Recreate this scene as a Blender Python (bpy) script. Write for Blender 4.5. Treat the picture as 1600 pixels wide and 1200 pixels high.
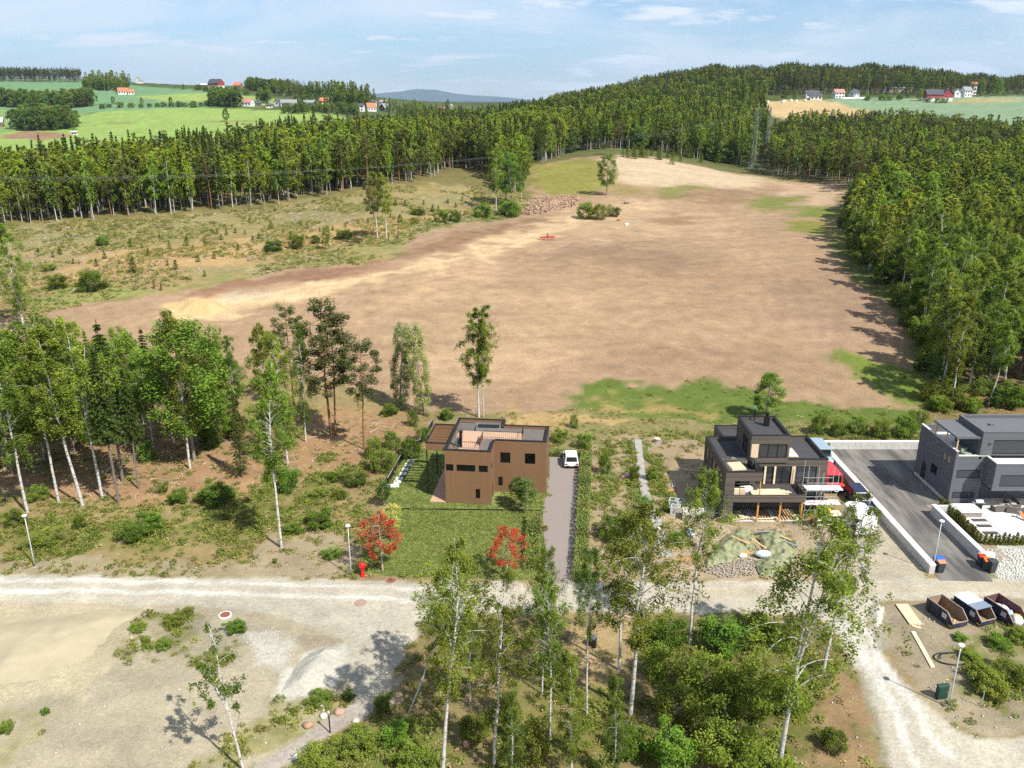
import bpy, bmesh, math, random
import numpy as np
from mathutils import Vector, Matrix

for _o in list(bpy.data.objects):
    bpy.data.objects.remove(_o, do_unlink=True)
R = math.radians
rnd = random.Random(11)
rng = np.random.default_rng(11)
scene = bpy.context.scene
COL = scene.collection

# ---------------------------------------------------------------- camera
CAM_H, FPX, PITCH = 42.0, 1294.0, R(18.78)      # height, focal length in photo pixels, downward tilt
cam_data = bpy.data.cameras.new('camera')
cam_data.sensor_width = 36.0
cam_data.lens = FPX / 1600.0 * 36.0
cam_data.clip_start = 0.5
cam_data.clip_end = 60000.0
cam = bpy.data.objects.new('camera', cam_data)
cam.location = (0, 0, CAM_H)
cam.rotation_euler = (math.pi / 2 - PITCH, 0, 0)
COL.objects.link(cam)
scene.camera = cam

# ---------------------------------------------------------------- sky, sun, exposure
SUN_EL, SUN_AZ = R(50), R(135)                   # azimuth clockwise from +Y
world = bpy.data.worlds.new('World')
scene.world = world
world.use_nodes = True
wn, wl = world.node_tree.nodes, world.node_tree.links
wn.clear()
w_out = wn.new('ShaderNodeOutputWorld')
w_bg = wn.new('ShaderNodeBackground')
w_bg.inputs['Strength'].default_value = 0.09
w_sky = wn.new('ShaderNodeTexSky')
w_sky.sky_type = 'NISHITA'
w_sky.sun_disc = False
w_sky.sun_elevation = SUN_EL
w_sky.sun_rotation = SUN_AZ
w_sky.altitude = 100
w_sky.air_density = 1.0
w_sky.dust_density = 0.4
w_sky.ozone_density = 3.0
# thin cloud sheets: noise laid on a flat layer high above the land
w_tc = wn.new('ShaderNodeTexCoord')
w_sep = wn.new('ShaderNodeSeparateXYZ')
wl.new(w_tc.outputs['Generated'], w_sep.inputs[0])
w_add = wn.new('ShaderNodeMath'); w_add.operation = 'ADD'; w_add.inputs[1].default_value = 0.22
w_abs = wn.new('ShaderNodeMath'); w_abs.operation = 'ABSOLUTE'
wl.new(w_sep.outputs['Z'], w_abs.inputs[0]); wl.new(w_abs.outputs[0], w_add.inputs[0])
w_dx = wn.new('ShaderNodeMath'); w_dx.operation = 'DIVIDE'
w_dy = wn.new('ShaderNodeMath'); w_dy.operation = 'DIVIDE'
wl.new(w_sep.outputs['X'], w_dx.inputs[0]); wl.new(w_add.outputs[0], w_dx.inputs[1])
wl.new(w_sep.outputs['Y'], w_dy.inputs[0]); wl.new(w_add.outputs[0], w_dy.inputs[1])
w_cmb = wn.new('ShaderNodeCombineXYZ')
wl.new(w_dx.outputs[0], w_cmb.inputs[0]); wl.new(w_dy.outputs[0], w_cmb.inputs[1])


def w_noise(scale, detail, rough, dist, off, lo, hi):
    mp = wn.new('ShaderNodeMapping'); mp.inputs['Location'].default_value = off
    mp.inputs['Rotation'].default_value = (0, 0, R(18)); mp.inputs['Scale'].default_value = (1.0, 1.9, 1)
    n = wn.new('ShaderNodeTexNoise'); n.inputs['Scale'].default_value = scale
    n.inputs['Detail'].default_value = detail; n.inputs['Roughness'].default_value = rough
    n.inputs['Distortion'].default_value = dist
    mr = wn.new('ShaderNodeMapRange'); mr.inputs[1].default_value = lo; mr.inputs[2].default_value = hi
    mr.interpolation_type = 'SMOOTHSTEP'
    wl.new(w_cmb.outputs[0], mp.inputs[0]); wl.new(mp.outputs[0], n.inputs['Vector'])
    wl.new(n.outputs['Fac'], mr.inputs[0])
    return mr


w_c1 = w_noise(0.75, 9, 0.60, 0.6, (2.3, 0.7, 0), 0.34, 0.68)
w_c2 = w_noise(1.9, 10, 0.58, 0.3, (7.1, 3.2, 0), 0.51, 0.66)
w_m1 = wn.new('ShaderNodeMath'); w_m1.operation = 'MULTIPLY'; w_m1.inputs[1].default_value = 0.68
w_m2 = wn.new('ShaderNodeMath'); w_m2.operation = 'MULTIPLY'; w_m2.inputs[1].default_value = 0.9
wl.new(w_c1.outputs[0], w_m1.inputs[0]); wl.new(w_c2.outputs[0], w_m2.inputs[0])
w_max = wn.new('ShaderNodeMath'); w_max.operation = 'MAXIMUM'
wl.new(w_m1.outputs[0], w_max.inputs[0]); wl.new(w_m2.outputs[0], w_max.inputs[1])
w_mix = wn.new('ShaderNodeMixRGB'); w_mix.inputs['Color2'].default_value = (7.6, 7.9, 8.3, 1)
wl.new(w_max.outputs[0], w_mix.inputs['Fac']); w_tint = wn.new('ShaderNodeMixRGB'); w_tint.blend_type = 'MULTIPLY'; w_tint.inputs['Fac'].default_value = 1.0; w_tint.inputs['Color2'].default_value = (0.80, 0.92, 1.06, 1)
wl.new(w_sky.outputs[0], w_tint.inputs['Color1']); wl.new(w_tint.outputs[0], w_mix.inputs['Color1'])
wl.new(w_mix.outputs[0], w_bg.inputs['Color'])
wl.new(w_bg.outputs[0], w_out.inputs['Surface'])

sun_data = bpy.data.lights.new('sun', 'SUN')
sun_data.energy = 4.9
sun_data.angle = R(0.53)
sun_data.color = (1.0, 0.955, 0.88)
sun = bpy.data.objects.new('sun', sun_data)
SUN_DIR = Vector((math.sin(SUN_AZ) * math.cos(SUN_EL), math.cos(SUN_AZ) * math.cos(SUN_EL), math.sin(SUN_EL)))
sun.rotation_euler = (-SUN_DIR).to_track_quat('-Z', 'Y').to_euler()
sun.location = (60, -60, 120)
COL.objects.link(sun)

scene.view_settings.view_transform = 'Standard'
scene.view_settings.look = 'None'
scene.view_settings.gamma = 1.0
scene.view_settings.exposure = 0.6
scene.view_settings.use_curve_mapping = False
scene.render.engine = 'CYCLES'
scene.cycles.max_bounces = 5
scene.cycles.diffuse_bounces = 3
scene.cycles.glossy_bounces = 2
scene.cycles.transmission_bounces = 4
scene.cycles.volume_bounces = 0
scene.cycles.transparent_max_bounces = 8
scene.cycles.use_denoising = False
scene.cycles.use_adaptive_sampling = True
scene.cycles.adaptive_threshold = 0.025

# ---------------------------------------------------------------- numbers: noise, smoothstep, colours
def sstep(a, b, x):
    t = np.clip((np.asarray(x, float) - a) / (b - a), 0, 1)
    return t * t * (3 - 2 * t)


def _hash(ix, iy, seed):
    h = (ix.astype(np.int64) * 374761393 + iy.astype(np.int64) * 668265263 + seed * 1442695041) & 0xffffffff
    h = ((h ^ (h >> 13)) * 1274126177) & 0xffffffff
    return ((h ^ (h >> 16)) & 0xffff) / 65535.0


def vnoise(x, y, seed=0):
    x = np.asarray(x, float); y = np.asarray(y, float)
    ix = np.floor(x); iy = np.floor(y)
    fx = x - ix; fy = y - iy
    fx = fx * fx * (3 - 2 * fx); fy = fy * fy * (3 - 2 * fy)
    a = _hash(ix, iy, seed); b = _hash(ix + 1, iy, seed)
    c = _hash(ix, iy + 1, seed); d = _hash(ix + 1, iy + 1, seed)
    return (a * (1 - fx) + b * fx) * (1 - fy) + (c * (1 - fx) + d * fx) * fy


def fbm(x, y, seed=0, octaves=4):
    s = 0.0; a = 0.5; t = 0.0
    for i in range(octaves):
        s = s + a * vnoise(x * 2 ** i, y * 2 ** i, seed + i * 17)
        t += a; a *= 0.5
    return s / t


def lin(c):
    c = np.asarray(c, float) / 255.0
    return np.where(c <= 0.04045, c / 12.92, ((c + 0.055) / 1.055) ** 2.4)


KALB = 0.55


def alb(r, g, b, k=KALB):
    """base colour of a sunlit surface seen as this sRGB value"""
    v = lin((r, g, b)) * k
    return (float(v[0]), float(v[1]), float(v[2]))


# ---------------------------------------------------------------- from a sight line to a point of the land
CP, SP = math.cos(PITCH), math.sin(PITCH)


def ray(px, py):
    a = (px - 800.0) / FPX; b = (600.0 - py) / FPX
    return (a, CP + b * SP, -SP + b * CP)


def at_dist(px, py, dist):
    d = ray(px, py); t = dist / d[1]
    return (d[0] * t, dist, CAM_H + d[2] * t)


def at_z(px, py, z=0.0):
    d = ray(px, py); t = (z - CAM_H) / d[2]
    return (d[0] * t, d[1] * t, z)


# land: survey points (sight line, distance) -> a smooth height surface
SURVEY = [
    (800, 640, 112), (200, 560, 130), (0, 520, 145), (800, 500, 151), (400, 430, 186), (800, 400, 206), (0, 470, 166), (0, 350, 235), (300, 335, 252),
    (600, 297, 285), (850, 340, 255), (930, 300, 305), (960, 245, 392), (880, 247, 395), (1150, 500, 150), (1150, 400, 206),
    (1300, 380, 220), (1150, 330, 270), (1100, 260, 400), (1190, 268, 395), (1300, 285, 345), (1400, 480, 158), (1600, 560, 135), (1600, 380, 215),
    (1500, 260, 380), (1600, 250, 390), (1300, 240, 450), (700, 262, 370), (760, 300, 300), (400, 232, 520), (0, 232, 560), (250, 222, 620),
    (100, 212, 650), (400, 200, 690), (250, 172, 860), (450, 170, 880), (100, 165, 960), (350, 152, 1000), (100, 136, 1150), (0, 127, 1250),
    (140, 130, 1240), (340, 137, 1180), (250, 139, 1200), (480, 160, 930), (560, 171, 860), (650, 184, 860), (640, 213, 600), (720, 214, 600), (800, 212, 560), (800, 194, 800), (730, 190, 900), (900, 180, 700), (1000, 165, 800),
    (1050, 140, 950), (1200, 162, 760), (1290, 158, 790), (1300, 187, 640), (1400, 186, 650), (1500, 170, 720), (1600, 186, 640), (1600, 160, 800), (1450, 158, 800),
    (1350, 145, 880), (1150, 132, 1000), (1300, 131, 1000), (1500, 138, 950), (1600, 138, 980),
    (0, 150, 2500), (300, 156, 2500), (600, 167, 2600), (900, 166, 2600), (1200, 152, 2200), (1600, 152, 2200),
    (0, 158, 7000), (400, 161, 7000), (800, 161.5, 7000), (1200, 158.5, 7000), (1600, 158, 7000),
    (-900, 330, 240), (-900, 200, 800), (2500, 330, 240), (2500, 190, 800), (-700, 157, 6000), (2300, 157, 6000),
]
_S = np.array([at_dist(*s) for s in SURVEY])


def _uv(x, y):
    return 3.0 * x / (y + 120.0), np.log(y + 120.0)


def _phi(r2):
    return np.where(r2 > 1e-12, 0.5 * r2 * np.log(np.maximum(r2, 1e-12)), 0.0)


_U, _V = _uv(_S[:, 0], _S[:, 1])
_n = len(_S)
_A = np.zeros((_n + 3, _n + 3))
_A[:_n, :_n] = _phi((_U[:, None] - _U[None]) ** 2 + (_V[:, None] - _V[None]) ** 2) + np.eye(_n) * 0.0015
_P = np.stack([np.ones(_n), _U, _V], 1)
_A[:_n, _n:] = _P; _A[_n:, :_n] = _P.T
_W = np.linalg.solve(_A, np.concatenate([_S[:, 2] / (_S[:, 1] + 120.0), np.zeros(3)]))


def gz(x, y):
    """height of the land at (x, y)"""
    x = np.asarray(x, float); y = np.asarray(y, float)
    shp = np.broadcast(x, y).shape
    x = np.broadcast_to(x, shp).ravel(); y = np.broadcast_to(y, shp).ravel()
    ys = np.maximum(y, 60.0)
    u, v = _uv(x, ys)
    s = _W[_n] + _W[_n + 1] * u + _W[_n + 2] * v
    for i in range(_n):
        s = s + _W[i] * _phi((u - _U[i]) ** 2 + (v - _V[i]) ** 2)
    z = s * (ys + 120.0)
    k = sstep(101, 150, y)
    bump = (fbm(x * 0.035, y * 0.035, 3, 3) - 0.5) * 1.5 + (fbm(x * 0.011 + 3.3, y * 0.011, 4, 2) - 0.5) * 6.0 * sstep(110, 200, y) * (1 - sstep(450, 600, y)) + (fbm(x * 0.2, y * 0.2, 5, 2) - 0.5) * 0.25
    z = (z + bump) * k
    return z.reshape(shp) if shp else float(z[0])


_TT = np.concatenate([np.arange(38, 130, 0.5), np.geomspace(130, 9500, 700)])


def gp(px, py):
    """point of the land met by a sight line"""
    d = ray(px, py)
    t = _TT / d[1]
    x = d[0] * t; z = CAM_H + d[2] * t
    h = gz(x, _TT)
    below = np.nonzero(z < h)[0]
    if len(below) == 0:
        i = len(_TT) - 1
        return (float(x[i]), float(_TT[i]), float(h[i]))
    i = int(below[0])
    if i == 0:
        return (float(x[0]), float(_TT[0]), float(h[0]))
    e0 = z[i - 1] - h[i - 1]; e1 = z[i] - h[i]
    k = e0 / (e0 - e1)
    y = _TT[i - 1] + (_TT[i] - _TT[i - 1]) * k
    xx = x[i - 1] + (x[i] - x[i - 1]) * k
    return (float(xx), float(y), gz(xx, y))


def size_at(px_len, p):
    """metres covered by this many photo pixels at point p"""
    zc = p[1] * CP - (p[2] - CAM_H) * SP
    return px_len * zc / FPX

# ---------------------------------------------------------------- materials
MATS = {}


def new_mat(name):
    m = bpy.data.materials.new(name); m.use_nodes = True
    nt = m.node_tree; nt.nodes.clear()
    out = nt.nodes.new('ShaderNodeOutputMaterial')
    b = nt.nodes.new('ShaderNodeBsdfPrincipled')
    nt.links.new(b.outputs[0], out.inputs['Surface'])
    return m, nt, b, out


def nd(nt, typ, **kw):
    n = nt.nodes.new(typ)
    for k, v in kw.items():
        if k.startswith('in_'):
            key = k[3:]
            n.inputs[int(key) if key.isdigit() else key].default_value = v
        else:
            setattr(n, k, v)
    return n


def mat(name, color, rough=0.8, var=0.12, scale=3.0, bump=0.0, bscale=None, metal=0.0, stretch=(1, 1, 1), spec=0.3, dirt=None):
    """plain surface with uneven tone: colour x noise, optional fine relief"""
    if name in MATS:
        return MATS[name]
    m, nt, b, out = new_mat(name)
    tc = nd(nt, 'ShaderNodeTexCoord')
    mp = nd(nt, 'ShaderNodeMapping', in_Scale=stretch)
    nt.links.new(tc.outputs['Object'], mp.inputs[0])
    n1 = nd(nt, 'ShaderNodeTexNoise', in_Scale=scale, in_Detail=6.0, in_Roughness=0.65)
    nt.links.new(mp.outputs[0], n1.inputs['Vector'])
    mr = nd(nt, 'ShaderNodeMapRange', in_1=0.25, in_2=0.75, in_3=1 - var, in_4=1 + var)
    nt.links.new(n1.outputs['Fac'], mr.inputs[0])
    mx = nd(nt, 'ShaderNodeMixRGB', blend_type='MULTIPLY', in_Fac=1.0, in_Color1=(*color, 1))
    nt.links.new(mr.outputs[0], mx.inputs['Color2'])
    last = mx.outputs[0]
    if dirt:
        n2 = nd(nt, 'ShaderNodeTexNoise', in_Scale=scale * 0.3, in_Detail=5.0, in_Roughness=0.7)
        nt.links.new(tc.outputs['Object'], n2.inputs['Vector'])
        r2 = nd(nt, 'ShaderNodeMapRange', in_1=0.48, in_2=0.72, in_3=0.0, in_4=dirt[3])
        nt.links.new(n2.outputs['Fac'], r2.inputs[0])
        m2 = nd(nt, 'ShaderNodeMixRGB', in_Color2=(*dirt[:3], 1))
        nt.links.new(r2.outputs[0], m2.inputs['Fac']); nt.links.new(last, m2.inputs['Color1'])
        last = m2.outputs[0]
    nt.links.new(last, b.inputs['Base Color'])
    b.inputs['Roughness'].default_value = rough
    b.inputs['Metallic'].default_value = metal
    b.inputs['Specular IOR Level'].default_value = spec
    if bump:
        nb = nd(nt, 'ShaderNodeTexNoise', in_Scale=bscale or scale * 4, in_Detail=4.0)
        nt.links.new(mp.outputs[0], nb.inputs['Vector'])
        bp = nd(nt, 'ShaderNodeBump', in_Strength=bump, in_Distance=0.05)
        nt.links.new(nb.outputs['Fac'], bp.inputs['Height'])
        nt.links.new(bp.outputs[0], b.inputs['Normal'])
    MATS[name] = m
    return m


def mat_boards(name, color, width, axis, var=0.22, gap=0.12, rough=0.75, bump=0.6):
    """narrow timber boards too fine to pick apart: tone differs from board to board, joints are relief. axis 'h' = along the wall (vertical boards), 'z' = horizontal boards"""
    if name in MATS:
        return MATS[name]
    m, nt, b, out = new_mat(name)
    tc = nd(nt, 'ShaderNodeTexCoord')
    sp = nd(nt, 'ShaderNodeSeparateXYZ')
    nt.links.new(tc.outputs['Object'], sp.inputs[0])
    if axis == 'h':
        a = nd(nt, 'ShaderNodeMath', operation='ADD')
        nt.links.new(sp.outputs[0], a.inputs[0]); nt.links.new(sp.outputs[1], a.inputs[1]); src = a.outputs[0]
    else:
        src = sp.outputs[2]
    dv = nd(nt, 'ShaderNodeMath', operation='DIVIDE', in_1=width)
    nt.links.new(src, dv.inputs[0])
    fl = nd(nt, 'ShaderNodeMath', operation='FLOOR'); nt.links.new(dv.outputs[0], fl.inputs[0])
    fr = nd(nt, 'ShaderNodeMath', operation='FRACT'); nt.links.new(dv.outputs[0], fr.inputs[0])
    wn_ = nd(nt, 'ShaderNodeTexWhiteNoise', noise_dimensions='1D'); nt.links.new(fl.outputs[0], wn_.inputs['W'])
    no = nd(nt, 'ShaderNodeTexNoise', in_Scale=2.2, in_Detail=6.0, in_Roughness=0.7)
    mp = nd(nt, 'ShaderNodeMapping', in_Scale=(4, 4, 0.5) if axis == 'h' else (0.6, 0.6, 5))
    nt.links.new(tc.outputs['Object'], mp.inputs[0]); nt.links.new(mp.outputs[0], no.inputs['Vector'])
    ad = nd(nt, 'ShaderNodeMath', operation='ADD')
    nt.links.new(wn_.outputs['Value'], ad.inputs[0]); nt.links.new(no.outputs['Fac'], ad.inputs[1])
    mr = nd(nt, 'ShaderNodeMapRange', in_1=0.3, in_2=1.7, in_3=1 - var, in_4=1 + var)
    nt.links.new(ad.outputs[0], mr.inputs[0])
    mx = nd(nt, 'ShaderNodeMixRGB', blend_type='MULTIPLY', in_Fac=1.0, in_Color1=(*color, 1))
    nt.links.new(mr.outputs[0], mx.inputs['Color2'])
    nt.links.new(mx.outputs[0], b.inputs['Base Color'])
    # joint
    pp = nd(nt, 'ShaderNodeMath', operation='PINGPONG', in_1=0.5); nt.links.new(fr.outputs[0], pp.inputs[0])
    jr = nd(nt, 'ShaderNodeMapRange', in_1=0.0, in_2=gap, in_3=0.0, in_4=1.0); nt.links.new(pp.outputs[0], jr.inputs[0])
    bp = nd(nt, 'ShaderNodeBump', in_Strength=bump, in_Distance=0.02)
    nt.links.new(jr.outputs[0], bp.inputs['Height']); nt.links.new(bp.outputs[0], b.inputs['Normal'])
    b.inputs['Roughness'].default_value = rough
    b.inputs['Specular IOR Level'].default_value = 0.25
    MATS[name] = m
    return m


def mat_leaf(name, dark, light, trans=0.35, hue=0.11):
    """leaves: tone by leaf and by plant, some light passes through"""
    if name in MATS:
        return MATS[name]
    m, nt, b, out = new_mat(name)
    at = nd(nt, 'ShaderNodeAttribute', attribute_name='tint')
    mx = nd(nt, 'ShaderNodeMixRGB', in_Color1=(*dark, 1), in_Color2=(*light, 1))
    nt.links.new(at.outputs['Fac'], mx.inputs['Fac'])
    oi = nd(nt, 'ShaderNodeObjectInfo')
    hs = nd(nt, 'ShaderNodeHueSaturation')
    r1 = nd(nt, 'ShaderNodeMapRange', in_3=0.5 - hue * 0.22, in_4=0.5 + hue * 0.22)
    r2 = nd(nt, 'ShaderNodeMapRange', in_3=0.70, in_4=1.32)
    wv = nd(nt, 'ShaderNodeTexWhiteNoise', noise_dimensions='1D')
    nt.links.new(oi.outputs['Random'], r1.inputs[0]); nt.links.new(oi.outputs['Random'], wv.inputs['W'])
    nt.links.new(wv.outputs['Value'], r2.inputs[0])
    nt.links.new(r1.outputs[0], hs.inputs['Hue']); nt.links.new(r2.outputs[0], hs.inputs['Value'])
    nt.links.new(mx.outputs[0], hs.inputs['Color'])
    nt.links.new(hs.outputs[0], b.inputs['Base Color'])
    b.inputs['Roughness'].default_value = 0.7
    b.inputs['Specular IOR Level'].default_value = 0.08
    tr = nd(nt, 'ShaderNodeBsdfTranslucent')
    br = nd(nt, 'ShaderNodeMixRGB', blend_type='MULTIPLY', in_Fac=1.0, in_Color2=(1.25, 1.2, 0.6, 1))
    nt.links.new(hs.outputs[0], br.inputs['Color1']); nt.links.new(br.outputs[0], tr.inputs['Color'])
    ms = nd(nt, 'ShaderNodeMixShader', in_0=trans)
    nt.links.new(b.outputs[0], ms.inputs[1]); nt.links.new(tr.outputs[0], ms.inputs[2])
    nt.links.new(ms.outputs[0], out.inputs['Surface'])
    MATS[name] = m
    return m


def mat_birch():
    if 'birch_bark' in MATS:
        return MATS['birch_bark']
    m, nt, b, out = new_mat('birch_bark')
    tc = nd(nt, 'ShaderNodeTexCoord')
    mp = nd(nt, 'ShaderNodeMapping', in_Scale=(3.0, 3.0, 5.5)); nt.links.new(tc.outputs['Object'], mp.inputs[0])
    n = nd(nt, 'ShaderNodeTexNoise', in_Scale=1.0, in_Detail=5.0, in_Roughness=0.75); nt.links.new(mp.outputs[0], n.inputs['Vector'])
    cr = nd(nt, 'ShaderNodeValToRGB')
    cr.color_ramp.elements[0].position = 0.36; cr.color_ramp.elements[0].color = (0.035, 0.03, 0.027, 1)
    cr.color_ramp.elements[1].position = 0.46; cr.color_ramp.elements[1].color = (0.46, 0.44, 0.40, 1)
    e = cr.color_ramp.elements.new(0.75); e.color = (0.66, 0.64, 0.60, 1)
    nt.links.new(n.outputs['Fac'], cr.inputs[0]); nt.links.new(cr.outputs[0], b.inputs['Base Color'])
    b.inputs['Roughness'].default_value = 0.7
    MATS['birch_bark'] = m
    return m


def mat_glass(name, color=(0.02, 0.025, 0.03), rough=0.04):
    """window pane seen from outside by day: dark room behind a reflecting sheet"""
    if name in MATS:
        return MATS[name]
    m, nt, b, out = new_mat(name)
    b.inputs['Base Color'].default_value = (*color, 1)
    b.inputs['Roughness'].default_value = rough
    b.inputs['Specular IOR Level'].default_value = 0.6
    MATS[name] = m
    return m


# ---------------------------------------------------------------- mesh building
def props(o, label=None, cat=None, group=None, kind=None):
    if label: o['label'] = label
    if cat: o['category'] = cat
    if group: o['group'] = group
    if kind: o['kind'] = kind
    return o


def empty(name, loc=(0, 0, 0), rz=0.0, label=None, cat=None, group=None):
    o = bpy.data.objects.new(name, None)
    o.empty_display_size = 0.3
    o.location = loc; o.rotation_euler = (0, 0, rz)
    COL.objects.link(o)
    return props(o, label, cat, group)


def link_mesh(name, me, m=None, parent=None, loc=None, rz=0.0):
    o = bpy.data.objects.new(name, me)
    if m is not None and len(me.materials) == 0:
        me.materials.append(m)
    COL.objects.link(o)
    if parent is not None: o.parent = parent
    if loc is not None: o.location = loc
    if rz: o.rotation_euler = (0, 0, rz)
    return o


class MB:
    """collects boxes, bars, prisms and tubes into one mesh"""

    def __init__(s):
        s.v = []; s.f = []

    def add(s, vs, fs):
        k = len(s.v); s.v.extend([tuple(map(float, p)) for p in vs]); s.f.extend([tuple(i + k for i in q) for q in fs]); return s

    def box(s, x0, x1, y0, y1, z0, z1):
        return s.add([(x0, y0, z0), (x1, y0, z0), (x1, y1, z0), (x0, y1, z0), (x0, y0, z1), (x1, y0, z1), (x1, y1, z1), (x0, y1, z1)],
                     [(0, 3, 2, 1), (4, 5, 6, 7), (0, 1, 5, 4), (1, 2, 6, 5), (2, 3, 7, 6), (3, 0, 4, 7)])

    def bar(s, a, b, w, h=None):
        """square bar from a to b"""
        h = h or w
        a = Vector(a); b = Vector(b); d = (b - a).normalized()
        u = d.cross(Vector((0, 0, 1)))
        if u.length < 1e-4: u = Vector((1, 0, 0))
        u.normalize(); n = u.cross(d).normalized()
        vs = []
        for p in (a, b):
            for i, j in ((-1, -1), (1, -1), (1, 1), (-1, 1)):
                vs.append(p + u * (i * w / 2) + n * (j * h / 2))
        return s.add(vs, [(3, 2, 1, 0), (4, 5, 6, 7), (0, 1, 5, 4), (1, 2, 6, 5), (2, 3, 7, 6), (3, 0, 4, 7)])

    def prism(s, pts, z0, z1):
        n = len(pts)
        a = sum(pts[i][0] * pts[(i + 1) % n][1] - pts[(i + 1) % n][0] * pts[i][1] for i in range(n))
        if a < 0: pts = pts[::-1]
        vs = [(p[0], p[1], z0) for p in pts] + [(p[0], p[1], z1) for p in pts]
        return s.add(vs, [tuple(range(n - 1, -1, -1)), tuple(range(n, 2 * n))] + [(i, (i + 1) % n, n + (i + 1) % n, n + i) for i in range(n)])

    def prism_x(s, prof, x0, x1):
        """outline in (y, z) swept along x"""
        n = len(prof)
        vs = [(x0, p[0], p[1]) for p in prof] + [(x1, p[0], p[1]) for p in prof]
        return s.add(vs, [tuple(range(n)), tuple(range(2 * n - 1, n - 1, -1))] + [(i, n + i, n + (i + 1) % n, (i + 1) % n) for i in range(n)])

    def tube(s, path, radii, seg=8, caps=True):
        path = [Vector(p) for p in path]
        rings = []
        prev = None
        for i, p in enumerate(path):
            d = (path[min(i + 1, len(path) - 1)] - path[max(i - 1, 0)]).normalized()
            if prev is None:
                u = d.orthogonal().normalized()
            else:
                u = (prev - d * prev.dot(d))
                u = u.normalized() if u.length > 1e-5 else d.orthogonal().normalized()
            prev = u
            w = d.cross(u)
            r = radii[i] if hasattr(radii, '__len__') else radii
            rings.append([p + (u * math.cos(2 * math.pi * k / seg) + w * math.sin(2 * math.pi * k / seg)) * r for k in range(seg)])
        vs = [q for rg in rings for q in rg]
        fs = []
        for i in range(len(rings) - 1):
            for k in range(seg):
                a = i * seg + k; b2 = i * seg + (k + 1) % seg
                fs.append((a, b2, b2 + seg, a + seg))
        if caps:
            fs.append(tuple(range(seg - 1, -1, -1))); fs.append(tuple(range((len(rings) - 1) * seg, len(rings) * seg)))
        return s.add(vs, fs)

    def lathe(s, prof, seg=16, c=(0, 0, 0)):
        vs = []; fs = []
        for r, z in prof:
            for k in range(seg):
                a = 2 * math.pi * k / seg
                vs.append((c[0] + r * math.cos(a), c[1] + r * math.sin(a), c[2] + z))
        for i in range(len(prof) - 1):
            for k in range(seg):
                a = i * seg + k; b2 = i * seg + (k + 1) % seg
                fs.append((a, b2, b2 + seg, a + seg))
        fs.append(tuple(range(seg - 1, -1, -1))); fs.append(tuple(range((len(prof) - 1) * seg, len(prof) * seg)))
        return s.add(vs, fs)

    def mesh(s, name, smooth=False):
        me = bpy.data.meshes.new(name)
        me.from_pydata(s.v, [], s.f)
        if smooth:
            me.polygons.foreach_set('use_smooth', [True] * len(me.polygons))
        me.update()
        return me

    def build(s, name, m, parent=None, smooth=False, loc=None, rz=0.0, bevel=0.0):
        o = link_mesh(name, s.mesh(name, smooth), m, parent, loc, rz)
        if bevel:
            b = o.modifiers.new('bevel', 'BEVEL'); b.width = bevel; b.segments = 2; b.limit_method = 'ANGLE'
        return o


def np_mesh(name, verts, faces, m=None, tint=None, smooth=False):
    """mesh from arrays; faces (n,3) or (n,4)"""
    me = bpy.data.meshes.new(name)
    verts = np.asarray(verts, np.float32); faces = np.asarray(faces, np.int32)
    me.vertices.add(len(verts)); me.vertices.foreach_set('co', verts.ravel())
    k = faces.shape[1]
    me.loops.add(faces.size); me.loops.foreach_set('vertex_index', faces.ravel())
    me.polygons.add(len(faces))
    me.polygons.foreach_set('loop_start', np.arange(0, faces.size, k, dtype=np.int32))
    me.polygons.foreach_set('loop_total', np.full(len(faces), k, np.int32))
    if smooth:
        me.polygons.foreach_set('use_smooth', np.ones(len(faces), bool))
    me.update(calc_edges=True)
    if tint is not None:
        a = me.attributes.new('tint', 'FLOAT', 'POINT'); a.data.foreach_set('value', np.asarray(tint, np.float32))
    if m is not None:
        me.materials.append(m)
    return me


ORD = 'first second third fourth fifth sixth seventh eighth ninth tenth eleventh twelfth thirteenth fourteenth fifteenth sixteenth seventeenth eighteenth'.split()

# ---------------------------------------------------------------- the land
def px_poly(pts):
    return np.array([gp(*p)[:2] for p in pts])


def poly_sd(x, y, poly):
    """signed distance, positive inside"""
    n = len(poly); d2 = np.full(x.shape, 1e18); inside = np.zeros(x.shape, bool)
    for i in range(n):
        ax, ay = poly[i]; bx, by = poly[(i + 1) % n]
        ex, ey = bx - ax, by - ay
        wx, wy = x - ax, y - ay
        t = np.clip((wx * ex + wy * ey) / max(ex * ex + ey * ey, 1e-9), 0, 1)
        d2 = np.minimum(d2, (wx - ex * t) ** 2 + (wy - ey * t) ** 2)
        c = ((ay > y) != (by > y)) & (x < (bx - ax) * (y - ay) / ((by - ay) if abs(by - ay) > 1e-9 else 1e-9) + ax)
        inside ^= c
    d = np.sqrt(d2)
    return np.where(inside, d, -d)


# rows and columns of the land mesh, finer where the camera stands close
_rows = [-70.0]
while _rows[-1] < 9000:
    y_ = _rows[-1]
    _rows.append(y_ + (5.0 if y_ < 34 else 0.36 if y_ < 112 else 0.0062 * y_ if y_ < 460 else 0.02 * y_))
_rows = np.array(_rows)
_cols = np.linspace(-1, 1, 441)
_half = np.where(_rows < 0, 60, 0.74 * np.maximum(_rows, 0) + 42)
GX = (_cols[None, :] * _half[:, None]); GY = np.repeat(_rows[:, None], len(_cols), 1)
gxf, gyf = GX.ravel(), GY.ravel()
GZ = gz(gxf, gyf)

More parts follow.
